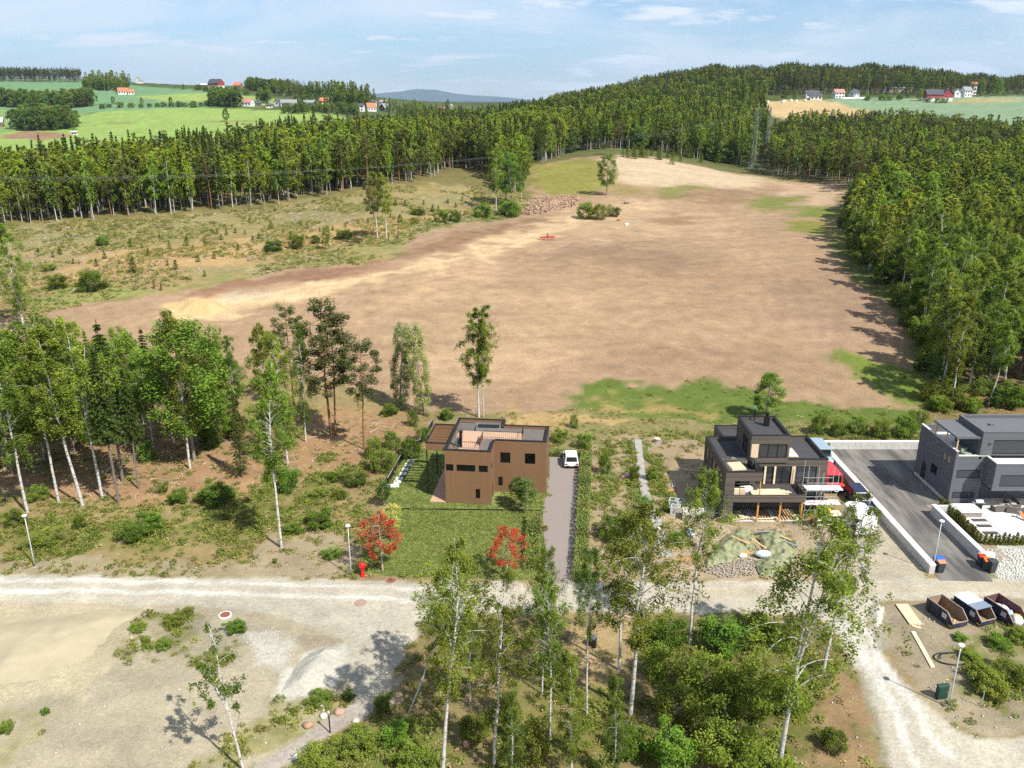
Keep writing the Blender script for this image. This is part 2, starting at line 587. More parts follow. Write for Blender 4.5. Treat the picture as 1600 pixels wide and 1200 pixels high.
# tone of the bare land, then patches laid over it (outline, sRGB as seen in sun, edge wobble, edge softness in metres at 100 m, weight, green share)
base = np.zeros((len(gxf), 3)); veg = np.zeros(len(gxf)); stony = np.zeros(len(gxf))
n_a = fbm(gxf * 0.16, gyf * 0.16, 21, 5); n_b = fbm(gxf * 0.6, gyf * 0.6, 31, 4); n_c = fbm(gxf * 0.05, gyf * 0.05, 41, 4)
near_c = np.array(alb(176, 156, 112)); mid_c = np.array(alb(140, 132, 82)); far_c = np.array(alb(98, 112, 62))
k1 = sstep(100, 150, gyf)[:, None]; k2 = sstep(330, 480, gyf)[:, None]
base[:] = near_c * (1 - k1) + mid_c * k1
base[:] = base * (1 - k2) + far_c * k2
kf = sstep(1250, 1700, gyf)[:, None]; base[:] = base * (1 - kf) + np.array(alb(72, 88, 52)) * kf
gr = np.clip((n_b - 0.46) * 6, 0, 1) * (gyf < 125)
base = base * (1 - 0.55 * gr[:, None]) + np.array(alb(128, 134, 64)) * 0.55 * gr[:, None]
veg += gr * 0.6
region = np.zeros(len(gxf), np.int8)      # which piece of the setting a spot belongs to

PATCH = []


def patch(pts, rgb, wob=1.0, soft=0.6, w=1.0, v=0.0, st=0.0, reg=None, patchy=0.0, k=KALB):
    PATCH.append((pts, rgb, wob, soft, w, v, st, reg, patchy, k))


# -- far fields
patch([(-400, 240), (-400, 200), (0, 206), (120, 182), (185, 168), (300, 168), (480, 171), (540, 184), (470, 204), (270, 232), (0, 240)], (168, 196, 104), 0.3, 0.8, 1, .1, 0, 2)
patch([(-400, 200), (-400, 150), (0, 168), (170, 168), (120, 182), (0, 206)], (150, 180, 110), 0.3, .8, 1, .1, 0, 2)
patch([(-300, 168), (-300, 120), (0, 124), (140, 126), (250, 137), (300, 140), (400, 150), (450, 162), (300, 168)], (132, 172, 122), .3, .8, 1, .1, 0, 2)
patch([(200, 150), (300, 146), (400, 150), (450, 160), (400, 166), (260, 158)], (172, 194, 104), .3, .8, 1, 0, 0, 2)
patch([(120, 191), (240, 193), (330, 190), (420, 186), (420, 188), (330, 192.5), (240, 195.5), (120, 193)], (158, 150, 96), .15, .2, .8)
patch([(0, 212), (40, 204), (100, 208), (115, 214), (60, 219), (0, 216)], (176, 142, 112), .2, .4, 1)
patch([(1290, 156), (1340, 154), (1640, 150), (1800, 160), (1800, 215), (1600, 210), (1480, 200), (1330, 190), (1362, 181)], (150, 176, 136), .3, .6, 1, .1, 0, 2)
patch([(1180, 160), (1240, 155), (1295, 157), (1350, 172), (1366, 183), (1330, 197), (1240, 190), (1180, 175)], (224, 196, 142), .3, .5, 1, 0, 0, 3)
patch([(1280, 176), (1305, 174), (1310, 179), (1290, 182)], (176, 164, 100), .3, .6, .8)
patch([(1480, 158), (1560, 152), (1600, 154), (1600, 159), (1500, 162)], (188, 176, 122), .3, .5, .9)
# -- clearing with cut stumps
CLEAR = [(-300, 365), (0, 350), (300, 336), (480, 316), (600, 294), (680, 286), (760, 296), (828, 312), (815, 336), (790, 342), (720, 350), (660, 364), (632, 386), (626, 402), (560, 414), (480, 418), (400, 432), (300, 458), (160, 470), (0, 500), (-300, 540)]
patch(CLEAR, (182, 162, 110), 1.2, 1.0, 1, .3, .5, 4)
patch([(0, 352), (300, 340), (600, 300), (740, 304), (740, 318), (560, 340), (330, 366), (0, 392)], (168, 158, 106), 2.2, 1.5, .8, .5, .6, None, .35)
patch([(90, 410), (200, 388), (420, 372), (560, 348), (760, 322), (752, 334), (600, 366), (470, 392), (330, 418), (180, 436), (60, 440)], (208, 172, 118), 2.0, 1.2, .9, 0, .1, None, .15)
patch([(270, 452), (420, 412), (600, 374), (650, 350), (672, 356), (640, 380), (560, 408), (420, 430), (290, 460)], (158, 156, 96), 1.6, 1.2, .85, .5, .6, None, .4)
patch([(60, 448), (180, 450), (260, 462), (100, 480), (40, 492)], (168, 172, 100), 1.4, 1, .85, .5, .2)
patch([(640, 352), (740, 325), (830, 318), (812, 336), (700, 352), (655, 362)], (120, 136, 66), 1.4, 1, .85, .8, .1)
# -- ploughed field
FIELD = [(-300, 560), (0, 494), (90, 480), (200, 466), (300, 458), (400, 432), (480, 417), (560, 413), (628, 402), (634, 386), (662, 363), (722, 349), (792, 341), (824, 320), (838, 262), (900, 247), (960, 243), (1010, 245), (1080, 256), (1140, 269), (1200, 279), (1316, 287), (1308, 330), (1296, 360), (1312, 402), (1352, 452), (1392, 486), (1416, 522), (1410, 560), (1432, 600), (1444, 640), (1300, 640), (1200, 660), (1050, 652), (900, 642), (790, 648), (640, 645), (560, 606), (300, 575), (0, 552), (-300, 600)]
patch(FIELD, (188, 158, 124), .8, .5, 1, 0, .25, 1)
for yy, dx, c in [(560, 0, (180, 147, 117)), (520, 60, (204, 172, 134)), (480, -40, (182, 148, 116)), (590, -60, (196, 160, 128)), (450, 90, (198, 166, 128)), (430, 150, (184, 150, 116))]:
    patch([(700 + dx, yy), (850 + dx, yy - 14), (1050 + dx, yy - 4), (1200 + dx, yy + 6), (1100 + dx, yy + 16), (850 + dx, yy + 12)], c, 4.0, 5, .8, 0, .3, None, .3)
patch([(820, 392), (960, 383), (1085, 398), (1105, 432), (1010, 428), (900, 408)], (160, 131, 105), 3.5, 6, .75, 0, .2)  # shade below the ridge, put into the soil colour
patch([(1180, 430), (1300, 420), (1400, 500), (1400, 560), (1250, 540), (1180, 480)], (172, 143, 118), 5.0, 9, .85, 0, .2)  # side turned from the light, painted greyer so the rise looks rounded
patch([(900, 560), (1100, 545), (1250, 560), (1180, 590), (950, 588)], (172, 140, 114), 3.0, 4, .6, 0, .2, None, .3)
patch([(240, 488), (420, 450), (560, 428), (700, 398), (820, 358), (900, 334), (1000, 314), (1015, 326), (940, 346), (860, 368), (720, 408), (580, 438), (460, 468), (300, 500)], (230, 200, 154), 2.0, 2.0, .95)  # pale soil streak, brightened in colour to bring out the ridge
patch([(560, 470), (640, 440), (760, 410), (700, 450), (620, 490), (570, 500)], (216, 184, 142), 3.0, 4, .85, 0, 0, None, .2)
patch([(620, 560), (760, 470), (900, 440), (1000, 470), (900, 520), (760, 590), (660, 620)], (208, 178, 138), 5.0, 8, .7)  # lit flank of the rise, painted as lighter soil
patch([(860, 330), (960, 320), (1080, 330), (1160, 345), (1100, 370), (960, 372), (880, 360)], (214, 184, 144), 4.0, 5, .7)  # lighter soil colour imitates light on the rounded top
patch([(262, 474), (300, 466), (345, 472), (362, 484), (330, 494), (270, 490)], (230, 198, 142), 1.0, 1.0, .95)
patch([(280, 462), (420, 430), (520, 418), (630, 408), (600, 420), (470, 438), (380, 452), (300, 472)], (164, 126, 100), 1.2, 1.0, .9)
patch([(632, 396), (680, 370), (760, 354), (832, 338), (836, 346), (760, 368), (660, 404)], (162, 128, 100), 1.2, 1.4, .85)
patch([(340, 466), (420, 450), (440, 455), (400, 470), (350, 474)], (205, 190, 160), 1.2, 1.2, .7)
patch([(934, 248), (1010, 246), (1080, 257), (1140, 270), (1200, 281), (1180, 300), (1100, 291), (1010, 290), (968, 288), (945, 262)], (226, 202, 164), 1.0, 1.5, .95)
patch([(1200, 282), (1316, 288), (1310, 318), (1260, 322), (1220, 300)], (214, 184, 148), 1.0, 1.5, .9)
patch([(828, 262), (900, 247), (934, 249), (945, 266), (950, 296), (900, 304), (848, 306), (826, 296)], (160, 156, 76), 1.0, 1.2, .95, .4)
patch([(960, 288), (1010, 288), (1010, 304), (960, 306)], (164, 150, 86), 1.2, 1.5, .8, .3)
patch([(1030, 292), (1100, 288), (1112, 296), (1060, 310), (1030, 306)], (146, 146, 78), 1.2, 1.2, .85, .4)
patch([(1060, 304), (1120, 292), (1190, 294), (1195, 320), (1100, 324)], (164, 134, 104), 1.5, 2, .8)
patch([(1180, 306), (1246, 306), (1256, 320), (1230, 331), (1180, 328)], (140, 146, 74), 1.2, 1.2, .9, .5)
patch([(1248, 326), (1312, 324), (1308, 342), (1252, 336)], (132, 146, 60), .8, 1, .9, .6)
patch([(1212, 346), (1290, 346), (1304, 372), (1250, 362)], (150, 152, 68), .8, 1, .9, .5)
patch([(1010, 344), (1060, 334), (1095, 340), (1092, 350), (1040, 350)], (158, 126, 92), 1.6, 1.5, .7)
patch([(1295, 368), (1318, 372), (1370, 440), (1420, 490), (1450, 520), (1450, 640), (1420, 560), (1424, 522), (1396, 486), (1350, 450), (1312, 402)], (110, 122, 56), 1.0, 1.0, .9, .7)
patch([(1288, 548), (1350, 558), (1440, 580), (1450, 640), (1400, 625), (1330, 585)], (128, 150, 58), 1.0, 1, .9, .7)
patch([(880, 626), (900, 606), (932, 595), (1000, 606), (1060, 602), (1120, 597), (1180, 610), (1205, 630), (1320, 632), (1450, 640), (1450, 660), (1180, 668), (1000, 654), (890, 640)], (112, 134, 56), 1.5, 1.2, .95, .8)
patch([(930, 620), (1040, 628), (1090, 640), (1120, 634), (1100, 652), (1000, 650), (900, 640)], (208, 176, 116), 2.0, 1.5, .65, .2, 0, None, .5)
# -- strip behind the houses
patch([(560, 606), (640, 645), (790, 648), (900, 642), (1050, 655), (1200, 668), (1450, 652), (1460, 690), (1280, 690), (1100, 690), (930, 700), (860, 700), (700, 690), (600, 640)], (152, 146, 92), 1.6, 1, .9, .5, .3, 5, .3)
patch([(780, 644), (900, 643), (990, 650), (1000, 660), (860, 668), (780, 660)], (214, 180, 124), 1.6, 1, .85, .2)
patch([(1290, 660), (1450, 650), (1600, 640), (1600, 690), (1290, 692)], (140, 138, 82), 1.4, 1, .8, .6, .2)
patch([(1440, 640), (1600, 560), (1700, 600), (1700, 680), (1450, 660)], (150, 118, 84), 1.4, 1, .8, .3, .2, None, .3)
# -- slope and woodland edge on the left
patch([(-300, 620), (0, 590), (300, 575), (560, 606), (660, 650), (690, 700), (600, 780), (560, 850), (545, 902), (0, 898), (-300, 900)], (178, 156, 108), 1, .8, .8, .4, .3, 5)
patch([(-200, 690), (0, 690), (200, 680), (420, 650), (560, 640), (650, 650), (660, 690), (590, 740), (500, 760), (280, 782), (120, 790), (0, 770), (-200, 780)], (192, 150, 112), 1.6, 1.0, .9, .1, .5, None, .25)
patch([(-200, 800), (0, 800), (160, 830), (300, 810), (400, 760), (520, 720), (560, 740), (470, 800), (380, 840), (240, 860), (60, 870), (-200, 860)], (132, 142, 62), 1.8, 1.2, .8, .9, 0, None, .35)
patch([(380, 880), (430, 838), (500, 830), (560, 850), (547, 902), (350, 900)], (190, 172, 142), 1.3, .8, .85, .1, .5)
patch([(0, 870), (200, 880), (350, 882), (545, 902), (545, 906), (0, 898)], (188, 172, 140), 1.0, .6, .85, .2, .5)
# -- plots between the houses
patch([(905, 690), (1000, 680), (1100, 690), (1130, 820), (1340, 820), (1350, 905), (900, 912), (930, 720)], (188, 166, 132), 1.0, .7, 1, .2, .6, 5)
patch([(938, 700), (962, 690), (965, 760), (950, 800), (932, 790)], (116, 134, 62), 1.0, .6, .9, .9)
patch([(976, 690), (992, 690), (1010, 770), (1030, 840), (1000, 850), (985, 780)], (112, 130, 60), 1.0, .6, .9, .9)
patch([(1004, 690), (1030, 700), (1035, 740), (1050, 800), (1036, 810), (1016, 760)], (112, 130, 60), 1.0, .6, .9, .9)
patch([(1040, 740), (1100, 690), (1140, 815), (1120, 830), (1060, 800)], (196, 172, 138), .8, .6, .8, 0, .5)
patch([(1130, 818), (1300, 818), (1360, 905), (1050, 905), (1060, 850)], (198, 178, 148), 1, .7, .8, .05, .8)
patch([(1300, 800), (1378, 788), (1452, 885), (1445, 906), (1330, 906), (1320, 850)], (202, 190, 166), .6, .5, 1, 0, .5, 6)
# -- open lots, gravel
patch([(-300, 930), (0, 936), (480, 940), (620, 960), (640, 1060), (580, 1100), (520, 1130), (400, 1200), (300, 1300), (-300, 1300)], (198, 186, 158), 1.0, .7, 1, .1, .5, 6)
patch([(-200, 945), (60, 948), (180, 942), (240, 952), (205, 990), (180, 1030), (130, 1085), (60, 1100), (-200, 1110)], (210, 196, 162), 1.2, .8, .95, 0, .2)
patch([(240, 958), (300, 955), (300, 972), (390, 1000), (330, 1040), (240, 1030), (180, 1035), (205, 985)], (146, 140, 78), 1.6, .6, .75, .8, .2, None, .5)
patch([(300, 965), (400, 975), (420, 1000), (340, 1010), (290, 985)], (186, 178, 156), 1, .6, .9, 0, .6)
patch([(385, 990), (430, 985), (460, 1010), (445, 1050), (400, 1040)], (216, 212, 196), .8, .4, .9, 0, 1)
patch([(430, 1085), (470, 1020), (510, 1004), (545, 1010), (535, 1060), (500, 1085), (450, 1092)], (228, 224, 206), .7, .4, .95, 0, .4)
patch([(440, 1100), (520, 1075), (560, 1085), (560, 1100), (480, 1140), (380, 1195), (280, 1230), (300, 1180)], (172, 164, 104), 1.3, .6, .8, .7, .2, None, .4)
patch([(-100, 1100), (80, 1110), (40, 1180), (-100, 1200)], (180, 172, 118), 1.3, .6, .6, .5, .2, None, .5)
# -- woodland in front
patch([(640, 960), (700, 940), (900, 950), (1080, 962), (1250, 958), (1310, 1010), (1350, 1100), (1370, 1300), (300, 1300), (420, 1200), (560, 1115), (620, 1080)], (160, 140, 98), 1.2, .8, 1, .35, .4, 5, .0)
patch([(420, 1200), (520, 1150), (600, 1120), (680, 1130), (740, 1180), (700, 1300), (300, 1300)], (128, 138, 60), 1.4, .7, .85, .9, 0, None, .35)
patch([(780, 1040), (960, 1060), (1000, 1200), (760, 1200)], (140, 138, 70), 1.4, .8, .8, .8, 0, None, .35)
patch([(860, 960), (1000, 955), (1010, 1060), (940, 1080), (860, 1040)], (196, 170, 124), 1.2, .8, .7, .1, .3)
patch([(1010, 970), (1290, 965), (1330, 1080), (1340, 1180), (1010, 1180)], (112, 116, 56), 1.4, .8, .8, .8, 0, None, .3)
patch([(1300, 1010), (1345, 1080), (1370, 1200), (1290, 1200), (1280, 1080)], (182, 150, 112), 1.2, .6, .85, .1, .5)
# -- lot on the right
patch([(1350, 944), (1600, 932), (1760, 930), (1760, 1120), (1600, 1148), (1540, 1158), (1480, 1132), (1420, 1070)], (182, 166, 138), 1.0, .5, 1, .15, .7, 6)
patch([(1480, 1010), (1560, 985), (1700, 970), (1700, 1090), (1600, 1100), (1540, 1105), (1500, 1080)], (140, 142, 72), 1.5, .7, .75, .8, .2, None, .35)
patch([(1400, 960), (1470, 1000), (1500, 1060), (1470, 1080), (1420, 1040)], (166, 152, 128), 1.4, .8, .6, 0, .5)
patch([(1535, 850), (1720, 850), (1720, 912), (1556, 906), (1546, 880)], (206, 204, 188), .5, .3, 1, 0, 1.0)
# -- gravel roads
ROAD = [(-400, 899), (0, 897), (300, 902), (545, 905), (760, 909), (860, 912), (1060, 908), (1200, 908), (1350, 905), (1480, 905), (1600, 906), (1900, 908), (1900, 930), (1600, 934), (1440, 936), (1370, 940), (1353, 955), (1360, 985), (1385, 1030), (1410, 1062), (1445, 1100), (1490, 1140), (1535, 1158), (1580, 1157), (1620, 1145), (1800, 1090), (1900, 1300), (1400, 1300), (1385, 1190), (1372, 1130), (1350, 1070), (1318, 1010), (1300, 975), (1262, 962), (1150, 958), (1010, 958), (860, 958), (700, 958), (655, 975), (640, 1010), (615, 1050), (600, 1085), (545, 1092), (540, 1040), (545, 1005), (500, 985), (430, 960), (300, 948), (0, 940), (-400, 944)]
patch(ROAD, (214, 206, 184), .35, .35, 1, 0, .35, 7)
patch([(-400, 906), (0, 904), (300, 907), (700, 917), (700, 922), (300, 912), (0, 909), (-400, 911)], (245, 242, 230), .3, .4, .95)
patch([(-400, 922), (0, 920), (300, 923), (640, 934), (640, 940), (300, 929), (0, 927), (-400, 929)], (245, 242, 230), .3, .4, .95)
patch([(900, 925), (1100, 918), (1350, 915), (1600, 915), (1600, 925), (1350, 930), (1100, 935)], (206, 194, 164), .8, .8, .7)
patch([(1310, 970), (1330, 975), (1380, 1060), (1420, 1130), (1440, 1200), (1425, 1200), (1400, 1130), (1360, 1060)], (240, 236, 224), .4, .4, .9)
patch([(1340, 960), (1352, 965), (1400, 1060), (1460, 1140), (1500, 1190), (1480, 1190), (1440, 1130), (1385, 1060)], (240, 236, 224), .4, .4, .9)
patch([(1340, 1040), (1352, 1060), (1378, 1140), (1388, 1200), (1378, 1200), (1366, 1140), (1345, 1075)], (176, 168, 146), .4, .3, .8, 0, 1)
patch([(1352, 945), (1372, 940), (1372, 972), (1390, 1010), (1380, 1020), (1358, 985)], (186, 180, 160), .4, .3, .7, 0, 1)
patch([(250, 948), (420, 958), (540, 1000), (520, 1005), (430, 972), (300, 958)], (196, 182, 152), .8, .6, .6, 0, .8)
patch([(460, 985), (530, 995), (520, 1020), (470, 1012)], (178, 164, 138), .8, .6, .7, 0, .7)
# footpath in the corner
PATH = [(380, 1215), (440, 1170), (500, 1130), (555, 1097), (600, 1083), (630, 1090), (600, 1110), (550, 1130), (480, 1170), (430, 1210), (410, 1230)]
patch(PATH, (196, 184, 170), .25, .25, 1, 0, .6, 8)

for pts, rgb, wob, soft, w, v, st, reg, patchy, kk in PATCH:
    poly = px_poly(pts)
    lo = poly.min(0); hi = poly.max(0); pad = 0.15 * (hi - lo).max() + 4
    sel = np.nonzero((gxf > lo[0] - pad) & (gxf < hi[0] + pad) & (gyf > lo[1] - pad) & (gyf < hi[1] + pad))[0]
    if not len(sel): continue
    x, y = gxf[sel], gyf[sel]
    sc = np.clip(y, 40, 1500) / 100.0
    sm = float(np.median(np.clip(y, 40, 1500))) / 100.0
    fq = 0.35 / np.clip(np.median(y) / 100.0, 0.5, 10)
    dx = (fbm(x * fq, y * fq, 51, 4) - 0.5) * 5.5 * wob * sc; dy = (fbm(x * fq, y * fq, 77, 4) - 0.5) * 5.5 * wob * sc
    sd = poly_sd(x + dx, y + dy, poly)
    s = sstep(-soft * sc, soft * sc, sd)
    a = s * w
    if patchy:
        a = a * np.clip(1 - patchy * 3.2 * np.clip(0.56 - fbm(x * 0.45 / sm, y * 0.45 / sm, 91, 4), 0, 1) * 2, 0, 1)
    c = np.array(alb(*rgb, k=kk))
    base[sel] = base[sel] * (1 - a[:, None]) + c * a[:, None]
    veg[sel] = veg[sel] * (1 - a) + v * a
    stony[sel] = stony[sel] * (1 - a) + st * a
    if reg is not None:
        region[sel] = np.where(sd > 0, reg, region[sel])

# scattered tone: broad unevenness, then finer
tone = 1 + (n_a - 0.5) * 0.30 + (n_b - 0.5) * 0.22 + (n_c - 0.5) * 0.18
isf = (region == 1)
# ploughing: low wandering furrow bands
fur = np.sin((gyf + (fbm(gxf * 0.012, gyf * 0.012, 8, 3) - 0.5) * 90) * 1.05) * 0.5 + np.sin((gyf * 0.55 + gxf * 0.12 + (fbm(gxf * 0.02, gyf * 0.02, 9, 3) - 0.5) * 60)) * 0.5
swirl = (fbm(gxf * 0.010, gyf * 0.010, 12, 3) - 0.5) * 70
drag = fbm(gxf * 0.035, (gyf + swirl) * 0.42, 13, 4) - 0.5
tone = np.where(isf, 1 + (n_a - .5) * .10 + (n_c - .5) * .16 + fur * 0.025 + drag * 0.22, tone)
# wheel tracks: pairs of compacted lines across the soil
for tr, amp in [([(250, 492), (420, 456), (560, 432), (700, 404), (840, 362), (920, 336), (1000, 318), (1100, 312)], .16), ([(320, 500), (470, 470), (600, 446), (760, 420), (900, 372)], .12), ([(560, 436), (545, 470), (570, 510), (640, 545), (740, 560), (900, 555)], .12), ([(590, 440), (585, 480), (620, 515), (700, 535), (860, 530), (1050, 540)], -.10),
                ([(640, 390), (700, 370), (780, 352), (860, 342)], -.14), ([(1010, 322), (1090, 345), (1150, 380), (1190, 430), (1200, 500)], .10), ([(1180, 300), (1150, 330), (1160, 370), (1230, 420), (1280, 480), (1290, 540)], .10), ([(830, 600), (950, 575), (1100, 570), (1250, 590), (1330, 620)], -.08), ([(900, 480), (1000, 470), (1120, 474), (1240, 500)], .08), ([(700, 590), (820, 575), (930, 588), (1060, 600)], .08)]:
    L_ = px_poly(tr); d2 = np.full(len(gxf), 1e9); s_ = np.nonzero(isf)[0]; x, y = gxf[s_] + (n_a[s_] - .5) * 6, gyf[s_] + (n_a[s_] - .5) * 6; d = np.full(len(s_), 1e9)
    for (ax, ay), (bx, by) in zip(L_[:-1], L_[1:]):
        ex, ey = bx - ax, by - ay; t_ = np.clip(((x - ax) * ex + (y - ay) * ey) / (ex * ex + ey * ey), 0, 1); d = np.minimum(d, np.hypot(x - ax - t_ * ex, y - ay - t_ * ey))
    tone[s_] += amp * (np.exp(-((d - 1.2) / 0.9) ** 2) + 0.5 * np.exp(-((d - 5) / 1.2) ** 2)) * (0.5 + n_b[s_])
base = np.clip(base * tone[:, None], 0.004, 0.9)

mg, nt, bs, out = new_mat('land')
a_c = nd(nt, 'ShaderNodeAttribute', attribute_name='soil')
a_v = nd(nt, 'ShaderNodeAttribute', attribute_name='veg')
a_s = nd(nt, 'ShaderNodeAttribute', attribute_name='stony')
tc = nd(nt, 'ShaderNodeTexCoord')
nf = nd(nt, 'ShaderNodeTexNoise', in_Scale=2.6, in_Detail=4.0, in_Roughness=0.72)
ng = nd(nt, 'ShaderNodeTexNoise', in_Scale=0.35, in_Detail=3.0, in_Roughness=0.65)
vs_ = nd(nt, 'ShaderNodeTexVoronoi', in_Scale=4.0)
for n_ in (nf, ng, vs_): nt.links.new(tc.outputs['Object'], n_.inputs['Vector'])
nq = nd(nt, 'ShaderNodeTexNoise', in_Scale=7.0, in_Detail=3.0, in_Roughness=0.8); nt.links.new(tc.outputs['Object'], nq.inputs['Vector'])
mq = nd(nt, 'ShaderNodeMapRange', in_1=0.25, in_2=0.75, in_3=0.68, in_4=1.32); nt.links.new(nq.outputs['Fac'], mq.inputs[0])
m1 = nd(nt, 'ShaderNodeMapRange', in_1=0.28, in_2=0.72, in_3=0.80, in_4=1.20); nt.links.new(nf.outputs['Fac'], m1.inputs[0])
m2 = nd(nt, 'ShaderNodeMapRange', in_1=0.3, in_2=0.7, in_3=0.85, in_4=1.15); nt.links.new(ng.outputs['Fac'], m2.inputs[0])
mm = nd(nt, 'ShaderNodeMath', operation='MULTIPLY'); nt.links.new(m1.outputs[0], mm.inputs[0]); nt.links.new(m2.outputs[0], mm.inputs[1])
mz = nd(nt, 'ShaderNodeMath', operation='MULTIPLY'); nt.links.new(mm.outputs[0], mz.inputs[0]); nt.links.new(mq.outputs[0], mz.inputs[1])
c1 = nd(nt, 'ShaderNodeMixRGB', blend_type='MULTIPLY', in_Fac=1.0); nt.links.new(a_c.outputs['Color'], c1.inputs['Color1']); nt.links.new(mz.outputs[0], c1.inputs['Color2'])
# green blades among the soil
n3 = nd(nt, 'ShaderNodeTexNoise', in_Scale=1.3, in_Detail=4.0, in_Roughness=0.75); nt.links.new(tc.outputs['Object'], n3.inputs['Vector'])
r3 = nd(nt, 'ShaderNodeMapRange', in_1=0.46, in_2=0.62, in_3=0.0, in_4=0.8); nt.links.new(n3.outputs['Fac'], r3.inputs[0])
v3 = nd(nt, 'ShaderNodeMath', operation='MULTIPLY'); nt.links.new(r3.outputs[0], v3.inputs[0]); nt.links.new(a_v.outputs['Fac'], v3.inputs[1])
c2 = nd(nt, 'ShaderNodeMixRGB', in_Color2=(0.075, 0.105, 0.022, 1)); nt.links.new(v3.outputs[0], c2.inputs['Fac']); nt.links.new(c1.outputs[0], c2.inputs['Color1'])
# pale stones
r4 = nd(nt, 'ShaderNodeMapRange', in_1=0.16, in_2=0.24, in_3=1.0, in_4=0.0); nt.links.new(vs_.outputs['Distance'], r4.inputs[0])
wv = nd(nt, 'ShaderNodeMath', operation='GREATER_THAN', in_1=0.55); nt.links.new(vs_.outputs['Color'], wv.inputs[0])
v4 = nd(nt, 'ShaderNodeMath', operation='MULTIPLY'); nt.links.new(r4.outputs[0], v4.inputs[0]); nt.links.new(a_s.outputs['Fac'], v4.inputs[1])
v5 = nd(nt, 'ShaderNodeMath', operation='MULTIPLY'); nt.links.new(v4.outputs[0], v5.inputs[0]); nt.links.new(wv.outputs[0], v5.inputs[1])
v6 = nd(nt, 'ShaderNodeMath', operation='MULTIPLY', in_1=0.45); nt.links.new(v5.outputs[0], v6.inputs[0])
c3 = nd(nt, 'ShaderNodeMixRGB', in_Color2=(0.52, 0.50, 0.45, 1)); nt.links.new(v6.outputs[0], c3.inputs['Fac']); nt.links.new(c2.outputs[0], c3.inputs['Color1'])
nt.links.new(c3.outputs[0], bs.inputs['Base Color'])
bs.inputs['Roughness'].default_value = 0.95; bs.inputs['Specular IOR Level'].default_value = 0.1
bp = nd(nt, 'ShaderNodeBump', in_Strength=0.5, in_Distance=0.12); nt.links.new(nf.outputs['Fac'], bp.inputs['Height']); nt.links.new(bp.outputs[0], bs.inputs['Normal'])

NR, NC = GX.shape
_i = (np.arange(NR - 1)[:, None] * NC + np.arange(NC - 1)[None, :]).ravel()
QUADS = np.stack([_i, _i + 1, _i + NC + 1, _i + NC], 1)
LAND = np.stack([gxf, gyf, GZ], 1)
freg = region[QUADS[:, 0]]
names = {0: 'ground', 1: 'ploughed_field', 2: 'meadow', 3: 'stubble_field', 4: 'felled_clearing', 5: 'scrub_ground', 6: 'building_lot', 7: 'gravel_road', 8: 'footpath'}
for rg, nm in names.items():
    q = QUADS[freg == rg]
    if not len(q): continue
    used, inv = np.unique(q, return_inverse=True)
    me = np_mesh(nm, LAND[used], inv.reshape(q.shape), mg, None, True)
    ca = me.attributes.new('soil', 'FLOAT_COLOR', 'POINT')
    ca.data.foreach_set('color', np.concatenate([base[used], np.ones((len(used), 1))], 1).astype(np.float32).ravel())
    for an, av in (('veg', veg), ('stony', stony)):
        at_ = me.attributes.new(an, 'FLOAT', 'POINT'); at_.data.foreach_set('value', av[used].astype(np.float32))
    props(link_mesh(nm, me), kind='structure')

# far blue hills, closed solids of their own
def hill(name, pts_px, dist, thick):
    top = [at_dist(px, py, dist) for px, py in pts_px]
    vs = []; fs = []
    n = len(top)
    for k, (fy, fz) in enumerate(((-thick, 0.0), (-thick * 0.5, 0.62), (0, 1.0), (thick * 0.6, 0.55), (thick, 0.0))):
        for i, (x, y, z) in enumerate(top):
            wob = 0.85 + 0.3 * float(vnoise(x * 0.002 + k, y * 0.002, 5))
            vs.append((x, y + fy, -40 + (z + 40) * fz * (wob if k not in (2,) else 1)))
    for k in range(4):
        for i in range(n - 1):
            a = k * n + i; fs.append((a, a + 1, a + 1 + n, a + n))
    me = bpy.data.meshes.new(name); me.from_pydata(vs, [], fs); me.polygons.foreach_set('use_smooth', [True] * len(fs)); me.update()
    return props(link_mesh(name, me, mat('far_wood', (0.035, 0.055, 0.035), 1.0, 0.5, 0.002, 0)), kind='structure')


hill('distant_hills', [(500, 158), (560, 150), (600, 145), (625, 143), (650, 139), (680, 140), (710, 146), (740, 149), (780, 151), (830, 156), (860, 159)], 19000, 1800)
hill('distant_hills', [(-200, 112), (-80, 98), (0, 104), (20, 107), (50, 110), (90, 116), (160, 124), (260, 140), (330, 156)], 18000, 1800)

# ---------------------------------------------------------------- plants
def leaf_quads(c, s, rg, up=0.35, asp=0.62, tint=None, t0=0.5):
    """diamond leaves: centres c (n,3), half length s"""
    n = len(c)
    nrm = rg.normal(size=(n, 3)); nrm[:, 2] = np.abs(nrm[:, 2]) + up
    nrm /= np.linalg.norm(nrm, axis=1)[:, None]
    t = rg.normal(size=(n, 3)); t -= nrm * (t * nrm).sum(1)[:, None]
    t /= np.linalg.norm(t, axis=1)[:, None]
    b = np.cross(nrm, t)
    s = np.broadcast_to(s, (n,))[:, None]
    v = np.stack([c + t * s, c + b * s * asp, c - t * s, c - b * s * asp], 1).reshape(-1, 3)
    f = np.arange(n * 4).reshape(n, 4)
    tn = np.clip((t0 if tint is None else tint) + rg.normal(size=n) * 0.17, 0, 1)
    return v, f, np.repeat(tn, 4)


def limb(path, r0, r1, seg=5):
    m = MB(); n = len(path)
    m.tube(path, [r0 + (r1 - r0) * i / (n - 1) for i in range(n)], seg, False)
    return m


